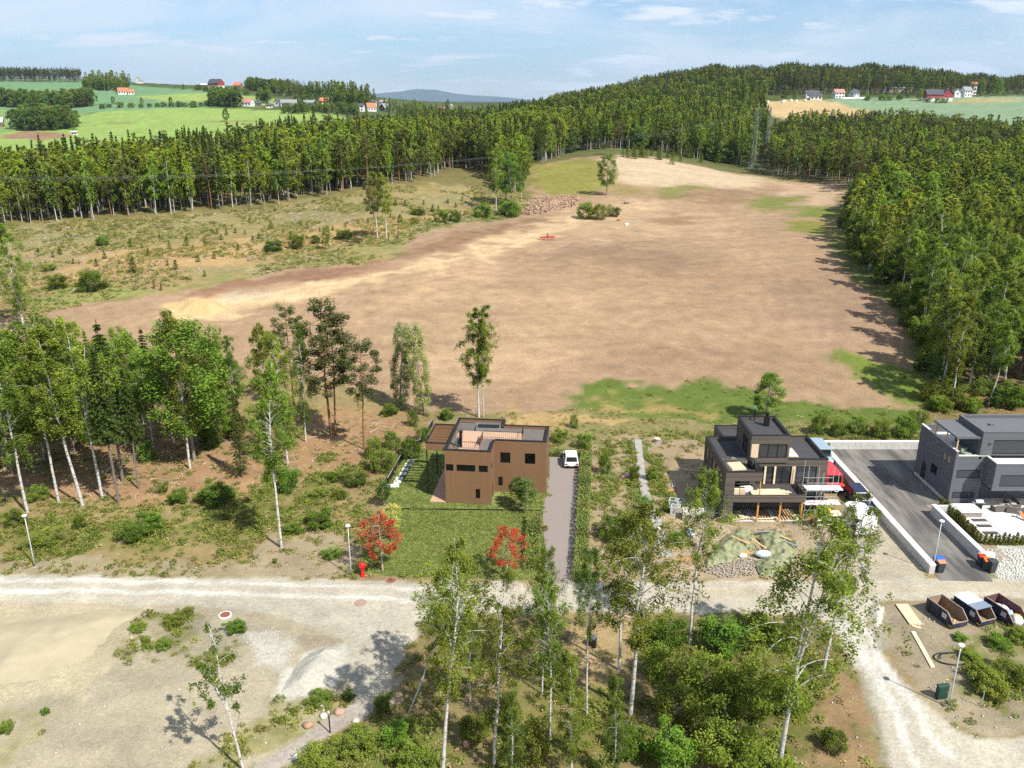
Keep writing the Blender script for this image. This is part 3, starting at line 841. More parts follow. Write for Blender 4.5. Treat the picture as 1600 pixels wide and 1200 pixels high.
def trunk_path(H, rg, n=10, lean=0.03, wob=0.012):
    p = np.zeros((n, 3)); p[:, 2] = np.linspace(0, H, n)
    d = rg.normal(size=2) * lean
    w = np.cumsum(rg.normal(size=(n, 2)) * wob * H, 0); w -= w[0]
    p[:, 0] = d[0] * p[:, 2] + w[:, 0] * np.linspace(0, 1, n); p[:, 1] = d[1] * p[:, 2] + w[:, 1] * np.linspace(0, 1, n)
    return p


def at_path(p, t):
    i = t * (len(p) - 1); k = int(min(i, len(p) - 2)); f = i - k
    return p[k] * (1 - f) + p[k + 1] * f


def mesh_pair(name, wood, lv, lf, lt, bark, leaf):
    """(trunk mesh, crown mesh)"""
    wm = wood.mesh(name + '_trunk', True); wm.materials.append(bark)
    cm = np_mesh(name + '_crown', lv, lf, leaf, lt)
    return wm, cm


def gen_birch(seed, H, width, base, n_br, strings, leaves, size, bark, leaf, r0=None, fork=False, droop=1.0, seg=8):
    rg = np.random.default_rng(seed)
    tp = trunk_path(H, rg, 10, 0.02, 0.010)
    r0 = r0 or H * 0.0085
    wood = MB()
    wood.tube(tp, [r0 * (1 - 0.93 * (i / 9) ** 0.9) + 0.012 for i in range(10)], seg, False)
    paths = []
    if fork:
        q0 = at_path(tp, 0.42); d = rg.normal(size=2); d /= np.linalg.norm(d)
        fp = np.array([q0 + np.array([d[0] * k * 0.24 * H * 0.25, d[1] * k * 0.24 * H * 0.25, k * H * 0.42]) for k in np.linspace(0, 1, 7)])
        wood.tube(fp, [r0 * 0.55 * (1 - 0.9 * k / 6) + 0.01 for k in range(7)], 6, False)
        paths.append(fp)
    C = []; T = []
    for i in range(n_br):
        t = base + (0.985 - base) * ((i + rg.random() * 0.8) / n_br)
        src, tt = tp, t
        if paths and rg.random() < 0.4:
            src, tt = paths[0], (t - base) / (1 - base) * 0.9 + 0.08
        q = at_path(src, min(tt, 0.99))
        rel = (t - base) / (1 - base)
        prof = (0.35 + 1.15 * rel) if rel < 0.35 else (0.78 - 0.62 * ((rel - 0.35) / 0.65) ** 1.25) * 0.97
        L = width * prof * (0.45 + rg.random() * 0.85)
        az = i * 2.39996 + rg.normal() * 0.5
        bt = rg.normal() * 0.16
        el = R(48) - rel * R(5) + rg.normal() * 0.15
        seg_p = [q]
        for k in range(1, 6):
            u = k / 5
            rise = math.sin(el) * L * (u - 0.62 * droop * u ** 2.2)
            out = math.cos(el) * L * u
            seg_p.append(q + np.array([math.cos(az) * out, math.sin(az) * out, rise]))
        wood.tube(seg_p, [max(0.006, r0 * 0.30 * (1 - rel * 0.6) * (1 - 0.85 * k / 5)) for k in range(6)], 4, False)
        for s_ in range(strings):
            u = 0.30 + 0.74 * rg.random() ** 0.55
            p0 = at_path(np.array(seg_p), min(u, 0.999)) + rg.normal(size=3) * 0.075 * L
            ln = (0.25 + 0.9 * rg.random() ** 1.5) * H * 0.058 * (0.6 + 0.7 * (1 - rel))
            m_ = leaves
            h = rg.random(m_)
            sw = rg.normal(size=3) * 0.22
            pts = p0 + np.stack([sw[0] * h * ln, sw[1] * h * ln, -h * ln], 1) + rg.normal(size=(m_, 3)) * 0.007 * H
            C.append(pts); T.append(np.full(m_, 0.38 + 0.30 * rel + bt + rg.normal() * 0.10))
    c = np.concatenate(C); tn = np.concatenate(T)
    v, f, t_ = leaf_quads(c, size * (0.7 + 0.6 * rg.random(len(c))), rg, 0.8, 0.6, tn)
    return mesh_pair('birch', wood, v, f, t_, bark, leaf)


def gen_spruce(seed, H, width, base, rings, per, leaves, size, bark, leaf, dead=0, seg=7):
    rg = np.random.default_rng(seed)
    tp = trunk_path(H, rg, 8, 0.012, 0.003)
    r0 = H * 0.0095
    wood = MB(); wood.tube(tp, [r0 * (1 - 0.95 * i / 7) + 0.01 for i in range(8)], seg, False)
    C = []; T = []; az0 = 0
    for i in range(rings):
        rel = (i + rg.random() * 0.5) / rings
        t = base + (0.99 - base) * rel
        q = at_path(tp, min(t, 0.995))
        L0 = width * (1 - rel) ** 0.85 * (0.8 if rel > 0.12 else 0.5 + rel * 3) + 0.12
        for k in range(per):
            L = L0 * (0.7 + 0.5 * rg.random())
            az = az0 + k * 2 * math.pi / per + rg.normal() * 0.2
            d = np.array([math.cos(az), math.sin(az), 0])
            u = rg.random(leaves) ** 0.75
            side = np.array([-d[1], d[0], 0])
            sw = (rg.random(leaves) - 0.5) * 2 * 0.30 * L * (1.05 - u)
            z = L * (0.16 * u - 0.52 * u ** 1.6 + 0.16 * u ** 4) - np.abs(sw) * 0.35
            pts = q + d * (u * L)[:, None] + side * sw[:, None]; pts[:, 2] += z + rg.normal(size=leaves) * 0.03 * L
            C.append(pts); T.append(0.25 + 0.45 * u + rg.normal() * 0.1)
            if L > 0.6 and k % 2 == 0:
                wood.tube([q, q + d * L * 0.5 + np.array([0, 0, -0.04 * L]), q + d * L * 0.9 + np.array([0, 0, -0.22 * L])], [r0 * 0.14, r0 * 0.09, 0.008], 3, False)
        az0 += 1.1 + rg.random() * 0.5
    q = 0.72 + 0.28 * rg.random(rings * 5); pts = np.array([at_path(tp, min(t, 0.999)) for t in q]); a_ = rg.random(len(q)) * 6.28; rr = width * (1 - (q - base) / (1 - base)) ** 0.85 * 0.6 * rg.random(len(q))
    C.append(pts + np.stack([np.cos(a_) * rr, np.sin(a_) * rr, -rr * 0.4], 1)); T.append(np.full(len(q), 0.5))
    for i in range(dead):
        t = 0.12 + (base - 0.1) * rg.random()
        q = at_path(tp, t); az = rg.random() * 6.28; L = width * (0.35 + 0.35 * rg.random())
        wood.tube([q, q + np.array([math.cos(az) * L * 0.6, math.sin(az) * L * 0.6, -0.08 * L]), q + np.array([math.cos(az) * L, math.sin(az) * L, -0.3 * L])], [0.022, 0.015, 0.008], 3, False)
    c = np.concatenate(C); tn = np.concatenate(T)
    v, f, t_ = leaf_quads(c, size * (0.7 + 0.6 * rg.random(len(c))), rg, 1.0, 0.42, tn)
    return mesh_pair('spruce', wood, v, f, t_, bark, leaf)


def gen_clumps(seed, H, width, base, n_cl, leaves, size, bark, leaf, kind='round', stems=1, r0=None, flat=0.7, cl_r=0.22, t0=0.5):
    """crown of separate leaf clumps on limbs: pine, rowan, aspen, willow scrub"""
    rg = np.random.default_rng(seed)
    wood = MB(); C = []; T = []; NUP = []
    r0 = r0 or H * 0.011
    tps = []
    for s_ in range(stems):
        tp = trunk_path(H * (1 if s_ == 0 else 0.75 + 0.25 * rg.random()), rg, 8, 0.02 if stems == 1 else 0.22, 0.012)
        if stems > 1: tp[:, :2] += rg.normal(size=2) * 0.06 * width
        tps.append(tp)
        wood.tube(tp, [r0 / math.sqrt(stems) * (1 - 0.9 * i / 7) + 0.006 for i in range(8)], 6 if H > 3 else 4, False)
    for i in range(n_cl):
        rel = ((i + rg.random()) / n_cl)
        t = base + (1.0 - base) * rel
        tp = tps[i % stems]
        q = at_path(tp, min(t * 0.93, 0.98))
        if kind == 'pine':
            prof = 0.55 + 0.45 * math.sin(min(rel, 1) * 2.6) if rel < 0.85 else 0.4
        elif kind == 'column':
            prof = 0.55 + 0.5 * math.sin(math.pi * min(rel * 0.85 + 0.1, 1))
        else:
            prof = math.sin(math.pi * (0.16 + 0.8 * rel)) ** 0.7
        rr = width * prof * (0.35 + 0.65 * rg.random() ** 0.5)
        az = i * 2.39996 + rg.normal() * 0.4
        c = q + np.array([math.cos(az) * rr, math.sin(az) * rr, (0.10 if kind == 'pine' else 0.22) * rr + rg.normal() * 0.02 * H])
        if H > 2.2: wood.tube([q, (q + c) / 2 + np.array([0, 0, -0.05 * rr]), c], [r0 * 0.28, r0 * 0.16, 0.008], 3, False)
        cr = cl_r * width * (0.75 + 0.6 * rg.random())
        p = rg.normal(size=(leaves, 3)); p /= np.linalg.norm(p, axis=1)[:, None]
        p *= (rg.random(leaves) ** 0.45)[:, None] * cr
        p[:, 2] *= flat
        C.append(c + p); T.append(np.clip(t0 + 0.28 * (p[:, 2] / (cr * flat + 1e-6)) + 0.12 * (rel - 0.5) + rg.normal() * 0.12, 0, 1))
    c = np.concatenate(C); tn = np.concatenate(T)
    c[:, 2] = np.maximum(c[:, 2], 0.03)
    v, f, t_ = leaf_quads(c, size * (0.7 + 0.6 * rg.random(len(c))), rg, 0.9, 0.6 if kind != 'pine' else 0.4, tn)
    return mesh_pair(kind, wood, v, f, t_, bark, leaf)


B_BIRCH = mat_birch()
B_SPRUCE = mat('spruce_bark', (0.19, 0.15, 0.12), 0.9, 0.3, 6, 0.3)
B_GREY = mat('grey_bark', (0.24, 0.21, 0.18), 0.9, 0.3, 6, 0.3)
B_PINE = mat('pine_bark', (0.24, 0.12, 0.06), 0.9, 0.3, 5, 0.3)
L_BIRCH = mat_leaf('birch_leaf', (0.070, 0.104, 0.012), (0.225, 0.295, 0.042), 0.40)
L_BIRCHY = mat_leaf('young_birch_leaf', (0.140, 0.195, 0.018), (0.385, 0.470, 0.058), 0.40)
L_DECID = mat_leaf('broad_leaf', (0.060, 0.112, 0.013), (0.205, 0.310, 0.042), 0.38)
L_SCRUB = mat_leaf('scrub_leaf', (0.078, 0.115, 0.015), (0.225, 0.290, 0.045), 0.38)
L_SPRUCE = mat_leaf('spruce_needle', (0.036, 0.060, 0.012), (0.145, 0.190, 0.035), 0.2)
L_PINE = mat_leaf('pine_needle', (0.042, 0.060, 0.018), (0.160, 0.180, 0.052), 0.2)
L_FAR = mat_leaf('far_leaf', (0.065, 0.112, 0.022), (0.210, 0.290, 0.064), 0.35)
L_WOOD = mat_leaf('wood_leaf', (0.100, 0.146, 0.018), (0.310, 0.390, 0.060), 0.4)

# models, several of each kind; near ones carry small leaves, far ones fewer and larger
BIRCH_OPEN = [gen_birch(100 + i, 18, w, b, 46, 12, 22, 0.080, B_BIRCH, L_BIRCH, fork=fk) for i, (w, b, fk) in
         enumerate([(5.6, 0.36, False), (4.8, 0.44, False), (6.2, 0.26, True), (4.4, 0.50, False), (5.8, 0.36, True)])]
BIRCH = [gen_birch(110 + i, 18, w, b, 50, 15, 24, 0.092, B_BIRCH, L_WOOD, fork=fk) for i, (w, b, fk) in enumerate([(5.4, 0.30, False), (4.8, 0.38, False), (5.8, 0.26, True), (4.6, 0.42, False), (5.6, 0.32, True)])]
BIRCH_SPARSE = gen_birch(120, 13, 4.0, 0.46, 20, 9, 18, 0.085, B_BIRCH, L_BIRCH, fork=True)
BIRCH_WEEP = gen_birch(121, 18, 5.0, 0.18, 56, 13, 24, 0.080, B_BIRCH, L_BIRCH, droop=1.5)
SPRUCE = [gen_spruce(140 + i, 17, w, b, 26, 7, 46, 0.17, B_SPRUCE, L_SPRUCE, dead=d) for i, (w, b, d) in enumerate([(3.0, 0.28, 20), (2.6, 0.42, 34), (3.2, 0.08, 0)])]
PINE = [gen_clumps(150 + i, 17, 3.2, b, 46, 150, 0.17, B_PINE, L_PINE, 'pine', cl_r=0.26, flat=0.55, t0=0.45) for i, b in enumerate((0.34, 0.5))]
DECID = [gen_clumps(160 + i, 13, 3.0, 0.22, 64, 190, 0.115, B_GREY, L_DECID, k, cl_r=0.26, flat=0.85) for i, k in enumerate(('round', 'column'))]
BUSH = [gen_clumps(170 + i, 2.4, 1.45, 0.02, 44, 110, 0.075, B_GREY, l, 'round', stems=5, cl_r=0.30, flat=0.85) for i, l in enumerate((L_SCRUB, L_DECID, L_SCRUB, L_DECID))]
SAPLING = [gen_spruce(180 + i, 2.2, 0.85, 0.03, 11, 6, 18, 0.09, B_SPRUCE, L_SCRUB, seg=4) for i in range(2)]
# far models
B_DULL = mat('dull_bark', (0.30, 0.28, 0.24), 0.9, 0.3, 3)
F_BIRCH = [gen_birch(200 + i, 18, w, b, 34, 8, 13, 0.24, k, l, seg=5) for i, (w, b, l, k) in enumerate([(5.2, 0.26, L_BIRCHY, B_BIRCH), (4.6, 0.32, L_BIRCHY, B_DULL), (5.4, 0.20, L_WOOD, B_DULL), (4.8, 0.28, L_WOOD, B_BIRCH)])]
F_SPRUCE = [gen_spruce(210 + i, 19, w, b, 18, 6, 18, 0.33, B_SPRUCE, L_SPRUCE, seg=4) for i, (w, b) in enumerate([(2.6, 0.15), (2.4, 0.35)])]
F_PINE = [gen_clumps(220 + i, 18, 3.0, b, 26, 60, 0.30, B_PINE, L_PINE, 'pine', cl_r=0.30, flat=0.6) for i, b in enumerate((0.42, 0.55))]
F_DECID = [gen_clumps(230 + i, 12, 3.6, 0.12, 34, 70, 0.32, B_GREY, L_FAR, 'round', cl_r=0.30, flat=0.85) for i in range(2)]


def plant(model, name, loc, h_scale=1.0, w_scale=None, rz=None, label=None, cat='tree', group=None, tilt=0.0, tilt_az=0.0, parts=('trunk', 'crown')):
    w_scale = h_scale if w_scale is None else w_scale
    o = empty(name, loc, rnd.uniform(0, 6.28) if rz is None else rz, label, cat, group)
    o.scale = (w_scale, w_scale, h_scale)
    if tilt:
        q = Matrix.Rotation(tilt, 4, Vector((-math.sin(tilt_az), math.cos(tilt_az), 0))) @ Matrix.Rotation(o.rotation_euler.z, 4, 'Z')
        o.rotation_euler = q.to_euler()
    a = bpy.data.objects.new(parts[0], model[0]); COL.objects.link(a); a.parent = o
    b = bpy.data.objects.new(parts[1], model[1]); COL.objects.link(b); b.parent = o
    return o


def height_px(base, top_py, h_model):
    """scale that brings a model's top to this sight-line height"""
    d = ray(0, top_py)
    # top straight above base: solve for z at the same distance
    z = CAM_H + d[2] / d[1] * base[1]
    return max(0.05, (z - base[2]) / h_model)


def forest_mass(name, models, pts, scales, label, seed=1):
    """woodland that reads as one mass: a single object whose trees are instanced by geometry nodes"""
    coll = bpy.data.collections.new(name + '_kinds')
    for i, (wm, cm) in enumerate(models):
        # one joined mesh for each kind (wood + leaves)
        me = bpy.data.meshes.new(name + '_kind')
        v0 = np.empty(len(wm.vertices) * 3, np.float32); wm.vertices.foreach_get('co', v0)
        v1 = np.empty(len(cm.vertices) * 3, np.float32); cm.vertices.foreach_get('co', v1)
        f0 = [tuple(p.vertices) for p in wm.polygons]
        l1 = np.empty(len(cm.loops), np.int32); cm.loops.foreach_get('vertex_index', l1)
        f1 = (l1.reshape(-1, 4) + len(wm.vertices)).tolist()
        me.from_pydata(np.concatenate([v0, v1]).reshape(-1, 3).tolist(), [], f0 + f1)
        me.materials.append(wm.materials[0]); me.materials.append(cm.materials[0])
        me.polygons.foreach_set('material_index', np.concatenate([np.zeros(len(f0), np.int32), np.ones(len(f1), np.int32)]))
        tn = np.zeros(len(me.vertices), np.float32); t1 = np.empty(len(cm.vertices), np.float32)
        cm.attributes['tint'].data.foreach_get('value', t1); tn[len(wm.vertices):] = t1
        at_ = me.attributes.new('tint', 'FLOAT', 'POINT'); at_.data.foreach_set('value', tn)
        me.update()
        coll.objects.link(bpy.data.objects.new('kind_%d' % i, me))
    rg = np.random.default_rng(seed)
    me = bpy.data.meshes.new(name)
    me.from_pydata([tuple(p) for p in pts], [], [])
    n = len(pts)
    for an, av in (('kind', rg.integers(0, len(models), n)),):
        a = me.attributes.new(an, 'INT', 'POINT'); a.data.foreach_set('value', np.asarray(av, np.int32))
    a = me.attributes.new('turn', 'FLOAT_VECTOR', 'POINT')
    tv = np.zeros((n, 3), np.float32); tv[:, 2] = rg.random(n) * 6.28; tv[:, :2] = rg.normal(size=(n, 2)) * 0.025
    a.data.foreach_set('vector', tv.ravel())
    a = me.attributes.new('size', 'FLOAT_VECTOR', 'POINT'); a.data.foreach_set('vector', np.asarray(scales, np.float32).ravel())
    o = link_mesh(name, me)
    ng = bpy.data.node_groups.new(name, 'GeometryNodeTree')
    ng.interface.new_socket('Geometry', in_out='INPUT', socket_type='NodeSocketGeometry')
    ng.interface.new_socket('Geometry', in_out='OUTPUT', socket_type='NodeSocketGeometry')
    gi = ng.nodes.new('NodeGroupInput'); go = ng.nodes.new('NodeGroupOutput')
    ci = ng.nodes.new('GeometryNodeCollectionInfo'); ci.inputs['Collection'].default_value = coll
    ci.inputs['Separate Children'].default_value = True; ci.inputs['Reset Children'].default_value = True
    ip = ng.nodes.new('GeometryNodeInstanceOnPoints'); ip.inputs['Pick Instance'].default_value = True
    ng.links.new(gi.outputs[0], ip.inputs['Points']); ng.links.new(ci.outputs[0], ip.inputs['Instance'])
    for an, typ, sock in (('kind', 'INT', 'Instance Index'), ('turn', 'FLOAT_VECTOR', 'Rotation'), ('size', 'FLOAT_VECTOR', 'Scale')):
        na = ng.nodes.new('GeometryNodeInputNamedAttribute'); na.data_type = typ; na.inputs[0].default_value = an
        if sock == 'Rotation':
            er = ng.nodes.new('FunctionNodeEulerToRotation'); ng.links.new(na.outputs[0], er.inputs[0]); ng.links.new(er.outputs[0], ip.inputs[sock])
        else:
            ng.links.new(na.outputs[0], ip.inputs[sock])
    ng.links.new(ip.outputs[0], go.inputs[0])
    md = o.modifiers.new('scatter', 'NODES'); md.node_group = ng
    return props(o, label, None, None, 'stuff')


def scatter_poly(poly, spacing, rg, keep=None):
    """jittered grid of ground points inside an outline"""
    lo = poly.min(0); hi = poly.max(0)
    xs = np.arange(lo[0], hi[0], spacing); ys = np.arange(lo[1], hi[1], spacing)
    X, Y = np.meshgrid(xs, ys); X = X.ravel() + rg.uniform(-.5, .5, X.size) * spacing * 0.95; Y = Y.ravel() + rg.uniform(-.5, .5, Y.size) * spacing * 0.95
    ok = poly_sd(X, Y, poly) > 0
    if keep is not None: ok &= keep(X, Y)
    X, Y = X[ok], Y[ok]
    return np.stack([X, Y, gz(X, Y)], 1)

# ---------------------------------------------------------------- woods
def wpts(lst):
    """outline: (px, py) of ground in sight, or (px, None, distance) for ground hidden behind trees"""
    r = []
    for p in lst:
        if len(p) == 2: r.append(gp(*p)[:2])
        else: r.append(((p[0] - 800) / FPX * (p[2] * CP + 28 * SP), p[2]))
    return np.array(r)


rgf = np.random.default_rng(5)


def split_front(pts, n, edge):
    """the n trees nearest the open edge, and the others"""
    d = np.full(len(pts), 1e9)
    for i in range(len(edge) - 1):
        a, b = edge[i], edge[i + 1]; e = b - a
        t = np.clip(((pts[:, :2] - a) @ e) / (e @ e), 0, 1)
        d = np.minimum(d, np.linalg.norm(pts[:, :2] - (a + t[:, None] * e), axis=1))
    o = np.argsort(d)
    return pts[o[:n]], pts[o[n:]]


def hs(n, lo, hi, wlo=0.85, whi=1.15):
    h = rgf.uniform(lo, hi, n); w = rgf.uniform(wlo, whi, n)
    return np.stack([h * w, h * w, h], 1)


def place_word(p, marks):
    px = 800 + FPX * p[0] / (p[1] * CP + 28 * SP)
    for lim, tx in marks:
        if px < lim: return tx
    return marks[-1][1]


def stand(pts, kinds, label_of, group, lo, hi, name_of, marks):
    for p in pts:
        k = kinds[int(rgf.integers(0, len(kinds)))]
        m = MODELS[k][int(rgf.integers(0, len(MODELS[k])))]
        s = rgf.uniform(lo, hi)
        plant(m, name_of[k], tuple(p), s, s * rgf.uniform(0.85, 1.15), None, ('tall ' if s > lo + (hi - lo) * .66 else 'low ' if s < lo + (hi - lo) * .33 else 'mid-height ') + label_of[k] + ' ' + place_word(p, marks), 'tree', group + ', ' + name_of[k].replace('_', ' ') + 's', rgf.uniform(0, 0.05), rgf.uniform(0, 6.28))


MODELS = {'fb': F_BIRCH, 'fs': F_SPRUCE, 'fp': F_PINE, 'fd': F_DECID, 'b': BIRCH, 's': SPRUCE, 'p': PINE, 'd': DECID}
NAMES = {'fb': 'birch_tree', 'fs': 'spruce_tree', 'fp': 'pine_tree', 'fd': 'broadleaf_tree', 'b': 'birch_tree', 's': 'spruce_tree', 'p': 'pine_tree', 'd': 'broadleaf_tree'}

# wood behind the felled clearing
EDGE_A = wpts([(-260, 356), (-60, 352), (100, 347), (200, 339), (300, 334), (400, 324), (500, 310), (600, 293), (655, 288), (690, 272), (720, 262), (760, 272)])
WOOD_A = np.concatenate([EDGE_A, wpts([(800, 300), (822, 312), (828, 268), (838, 258), (900, None, 440), (900, None, 560), (800, None, 580), (700, None, 560), (600, None, 490), (500, None, 440), (400, None, 415), (300, None, 380), (200, None, 342), (100, None, 312), (0, None, 290), (-200, None, 290), (-260, None, 290)])])
pa = scatter_poly(WOOD_A, 3.7, rgf)
front, rest = split_front(pa, 190, EDGE_A)
stand(front, ['fb', 'fb', 'fb', 'fs', 'fp', 'fb'], {'fb': 'pale-stemmed birch edging the felled clearing,', 'fs': 'dark spruce edging the felled clearing,', 'fp': 'red-stemmed pine edging the felled clearing,'},
      'front rows behind the felled clearing', 0.62, 1.12, NAMES, [(70, 'at the left border'), (190, 'above the two dark bushes'), (300, 'above the middle bush'), (420, 'above the orange band'), (520, 'before the clearing birches'), (600, 'above the clearing birches'), (680, 'right of the clearing birches'), (9999, 'by the field corner clump')])
dark = fbm(rest[:, 0] * 0.03, rest[:, 1] * 0.03, 61, 3)
rest = rest[fbm(rest[:, 0] * .09, rest[:, 1] * .09, 63, 2) > 0.30]; dark = fbm(rest[:, 0] * 0.03, rest[:, 1] * 0.03, 61, 3)
rpx = 800 + FPX * rest[:, 0] / (rest[:, 1] * CP + 28 * SP); back = np.interp(rpx, [-300, 0, 100, 200, 300, 400, 500, 600, 700], [290, 290, 312, 342, 380, 415, 440, 490, 560])
yg = (dark > 0.45) & (rest[:, 1] < back - 26)
forest_mass('forest', [F_BIRCH[0], F_BIRCH[1], F_BIRCH[2]], rest[yg], hs(yg.sum(), 0.66, 1.08, 0.8, 1.35), 'yellow-green birch wood behind the felled clearing', 1)
forest_mass('forest', [F_SPRUCE[0], F_SPRUCE[1], F_SPRUCE[0], F_PINE[0], F_BIRCH[3]], rest[~yg], hs((~yg).sum(), 0.7, 1.12), 'dark spruces mixed through the wood behind the felled clearing', 2)

# wood behind the hill crest, up to the far ridge
EDGE_B = wpts([(838, 258), (880, None, 418), (940, None, 428), (1000, None, 432), (1060, None, 430), (1110, None, 425), (1160, 262), (1185, 266)])
WOOD_B = np.concatenate([EDGE_B, wpts([(1200, None, 520), (1190, None, 640), (1100, None, 640), (1000, None, 620), (900, None, 560)])])
pb = scatter_poly(WOOD_B, 4.4, rgf)
front, rest = split_front(pb, 70, EDGE_B)
stand(front, ['fb', 'fb', 'fs', 'fd'], {'fb': 'birch behind the hill crest,', 'fs': 'spruce behind the hill crest,', 'fd': 'round leafy tree behind the hill crest,'},
      'front row behind the hill crest', 0.75, 1.0, NAMES, [(880, 'above the yellow-green slope'), (950, 'behind the lone tree'), (1020, 'behind the bare-stemmed pine'), (1090, 'behind the pale crest'), (9999, 'toward the pylon')])
forest_mass('forest', F_BIRCH[1:] + F_SPRUCE + F_DECID[:1], rest, hs(len(rest), 0.75, 1.02), 'mixed wood behind the crest of the ploughed field', 3)
WOOD_C = wpts([(640, None, 600), (700, None, 570), (800, None, 590), (900, None, 570), (1000, None, 640), (1100, None, 650), (1190, None, 650), (1190, None, 760), (1200, None, 900), (1100, None, 1050), (1000, None, 980), (920, None, 860), (860, None, 740), (800, None, 680), (650, None, 660)])
pc = scatter_poly(WOOD_C, 6.0, rgf)
forest_mass('forest', F_SPRUCE + [F_BIRCH[2], F_BIRCH[3], F_PINE[0]], pc, hs(len(pc), 0.85, 1.1), 'dark green wooded ridge below the blue hills', 4)
# wood on the hill behind the farm
WOOD_D = wpts([(1020, None, 900), (1130, None, 860), (1190, None, 830), (1300, None, 850), (1440, None, 850), (1520, None, 850), (1640, None, 880), (1900, None, 900), (1900, None, 1150), (1600, None, 1150), (1400, None, 1150), (1100, None, 1120)])
pd = scatter_poly(WOOD_D, 6.5, rgf)
pdx = 800 + FPX * pd[:, 0] / (pd[:, 1] * CP)
hd = hs(len(pd), 0.8, 1.15) * (1 - 0.4 * sstep(1430, 1490, pdx) + 0.15 * np.sin(pdx / 37) * np.sin(pdx / 13 + 1))[:, None]
forest_mass('forest', F_PINE + F_SPRUCE + [F_BIRCH[3]], pd, hd, 'dark pine wood on the hill behind the red barn', 5)
# wood between the field and the stubble field, right
EDGE_E = wpts([(1192, 272), (1240, 280), (1300, 284), (1322, 290), (1340, 300)])
WOOD_E = np.concatenate([EDGE_E, wpts([(1420, None, 330), (1520, None, 350), (1700, None, 360), (1900, None, 380), (1900, None, 520), (1600, None, 470), (1400, None, 560), (1300, None, 560), (1230, None, 560), (1205, None, 500)])])
pe = scatter_poly(WOOD_E, 4.0, rgf)
front, rest = split_front(pe, 70, EDGE_E)
stand(front, ['fb', 'fb', 'fs', 'fp'], {'fb': 'birch at the dark wood edge beyond the field,', 'fs': 'spruce at the dark wood edge beyond the field,', 'fp': 'pine at the dark wood edge beyond the field,'},
      'wood edge beside the pylons', 0.62, 0.95, NAMES, [(1215, 'beside the pylon'), (1250, 'a little right of the pylon'), (1290, 'above the green patches'), (9999, 'behind the big round corner tree')])
forest_mass('forest', F_BIRCH[1:] + F_SPRUCE + F_PINE, rest, hs(len(rest), 0.5, 0.86, 0.9, 1.35), 'mixed wood below the stubble field', 6)
# wood along the right side of the field
EDGE_F = wpts([(1345, 312), (1325, 340), (1318, 372), (1335, 405), (1375, 450), (1415, 490), (1440, 530), (1448, 570), (1452, 610), (1462, 648), (1540, 640), (1640, 632), (1750, 620)])
WOOD_F = np.concatenate([EDGE_F, wpts([(1900, 500), (1900, None, 350), (1700, None, 350), (1520, None, 330), (1420, None, 315)])])
pf = scatter_poly(WOOD_F, 4.5, rgf)
front, rest = split_front(pf, 110, EDGE_F)
for p in front:
    near = p[1] < 165
    k = ['b', 'b', 'b', 'd', 's', 'b'][int(rgf.integers(0, 6))] if near else ['fb', 'fd', 'fb', 'fd', 'd'][int(rgf.integers(0, 5))]
    m = MODELS[k][int(rgf.integers(0, len(MODELS[k])))]
    s = rgf.uniform(0.78, 1.05) if near else rgf.uniform(0.6, 0.95)
    kind = NAMES[k]
    lab = {'birch_tree': 'birch', 'spruce_tree': 'spruce', 'broadleaf_tree': 'leafy broad-crowned tree', 'pine_tree': 'pine'}[kind]
    plant(m, kind, tuple(p), s, s * rgf.uniform(0.95, 1.35), None, ('tall ' if s > (.92 if near else .7) else 'low ') + lab + (' in the near rows, ' if near else ' in the young rows, ') + place_word(p, [(1340, 'at the narrow far end of the field'), (1380, 'beside the grey-green field border'), (1430, 'by the long shadows on the field'), (1480, 'by the green corner of the field'), (1540, 'behind the grey house'), (9999, 'at the right border')]), 'tree', ('tall near rows, ' if near else 'young rows along the field, ') + lab, rgf.uniform(0, 0.05), rgf.uniform(0, 6.28))
nr = rest[:, 1] < 190
forest_mass('forest', [BIRCH[0], BIRCH[1], DECID[0], SPRUCE[0], BIRCH[3]], rest[nr], hs(nr.sum(), 0.72, 1.0), 'dense leafy wood behind the tall near rows beside the field', 7)
forest_mass('forest', [F_BIRCH[2], F_BIRCH[3], F_DECID[0], F_BIRCH[2], F_DECID[1]], rest[~nr], hs((~nr).sum(), 0.6, 0.95, 0.95, 1.4), 'young green wood filling the slope beside the field', 8)

for i in range(46):
    f = (i + rgf.random()) / 46 * (len(EDGE_F) - 1); k = int(f); q = EDGE_F[k] * (1 - f + k) + EDGE_F[min(k + 1, len(EDGE_F) - 1)] * (f - k) + rgf.normal(size=2) * 1.6 + np.array([1.5, 0.5])
    s = rgf.uniform(0.8, 1.7); plant(BUSH[i % 4], 'bush', (q[0], q[1], gz(q[0], q[1]) - 0.05), s * rgf.uniform(.9, 1.4), s, None, ('wide ' if s > 1.3 else 'small ') + 'bush under the right wood, ' + place_word(q, [(1325, 'at the far narrow end of the field'), (1350, 'beside the first shadows on the field'), (1380, 'beside the grey-green border'), (1410, 'by the long shadows'), (1440, 'above the green corner'), (1470, 'at the green corner'), (1540, 'behind the grey house'), (9999, 'at the right border')]), 'bush', 'undergrowth along the wood beside the field', parts=('stem', 'foliage'))

# far rows: hilltop wood on the left, farm groves, hedgerow
def grove(lst, spacing, models, lo, hi, label, seed):
    p = scatter_poly(wpts(lst), spacing, rgf)
    if len(p): forest_mass('forest', models, p, hs(len(p), lo, hi), label, seed)


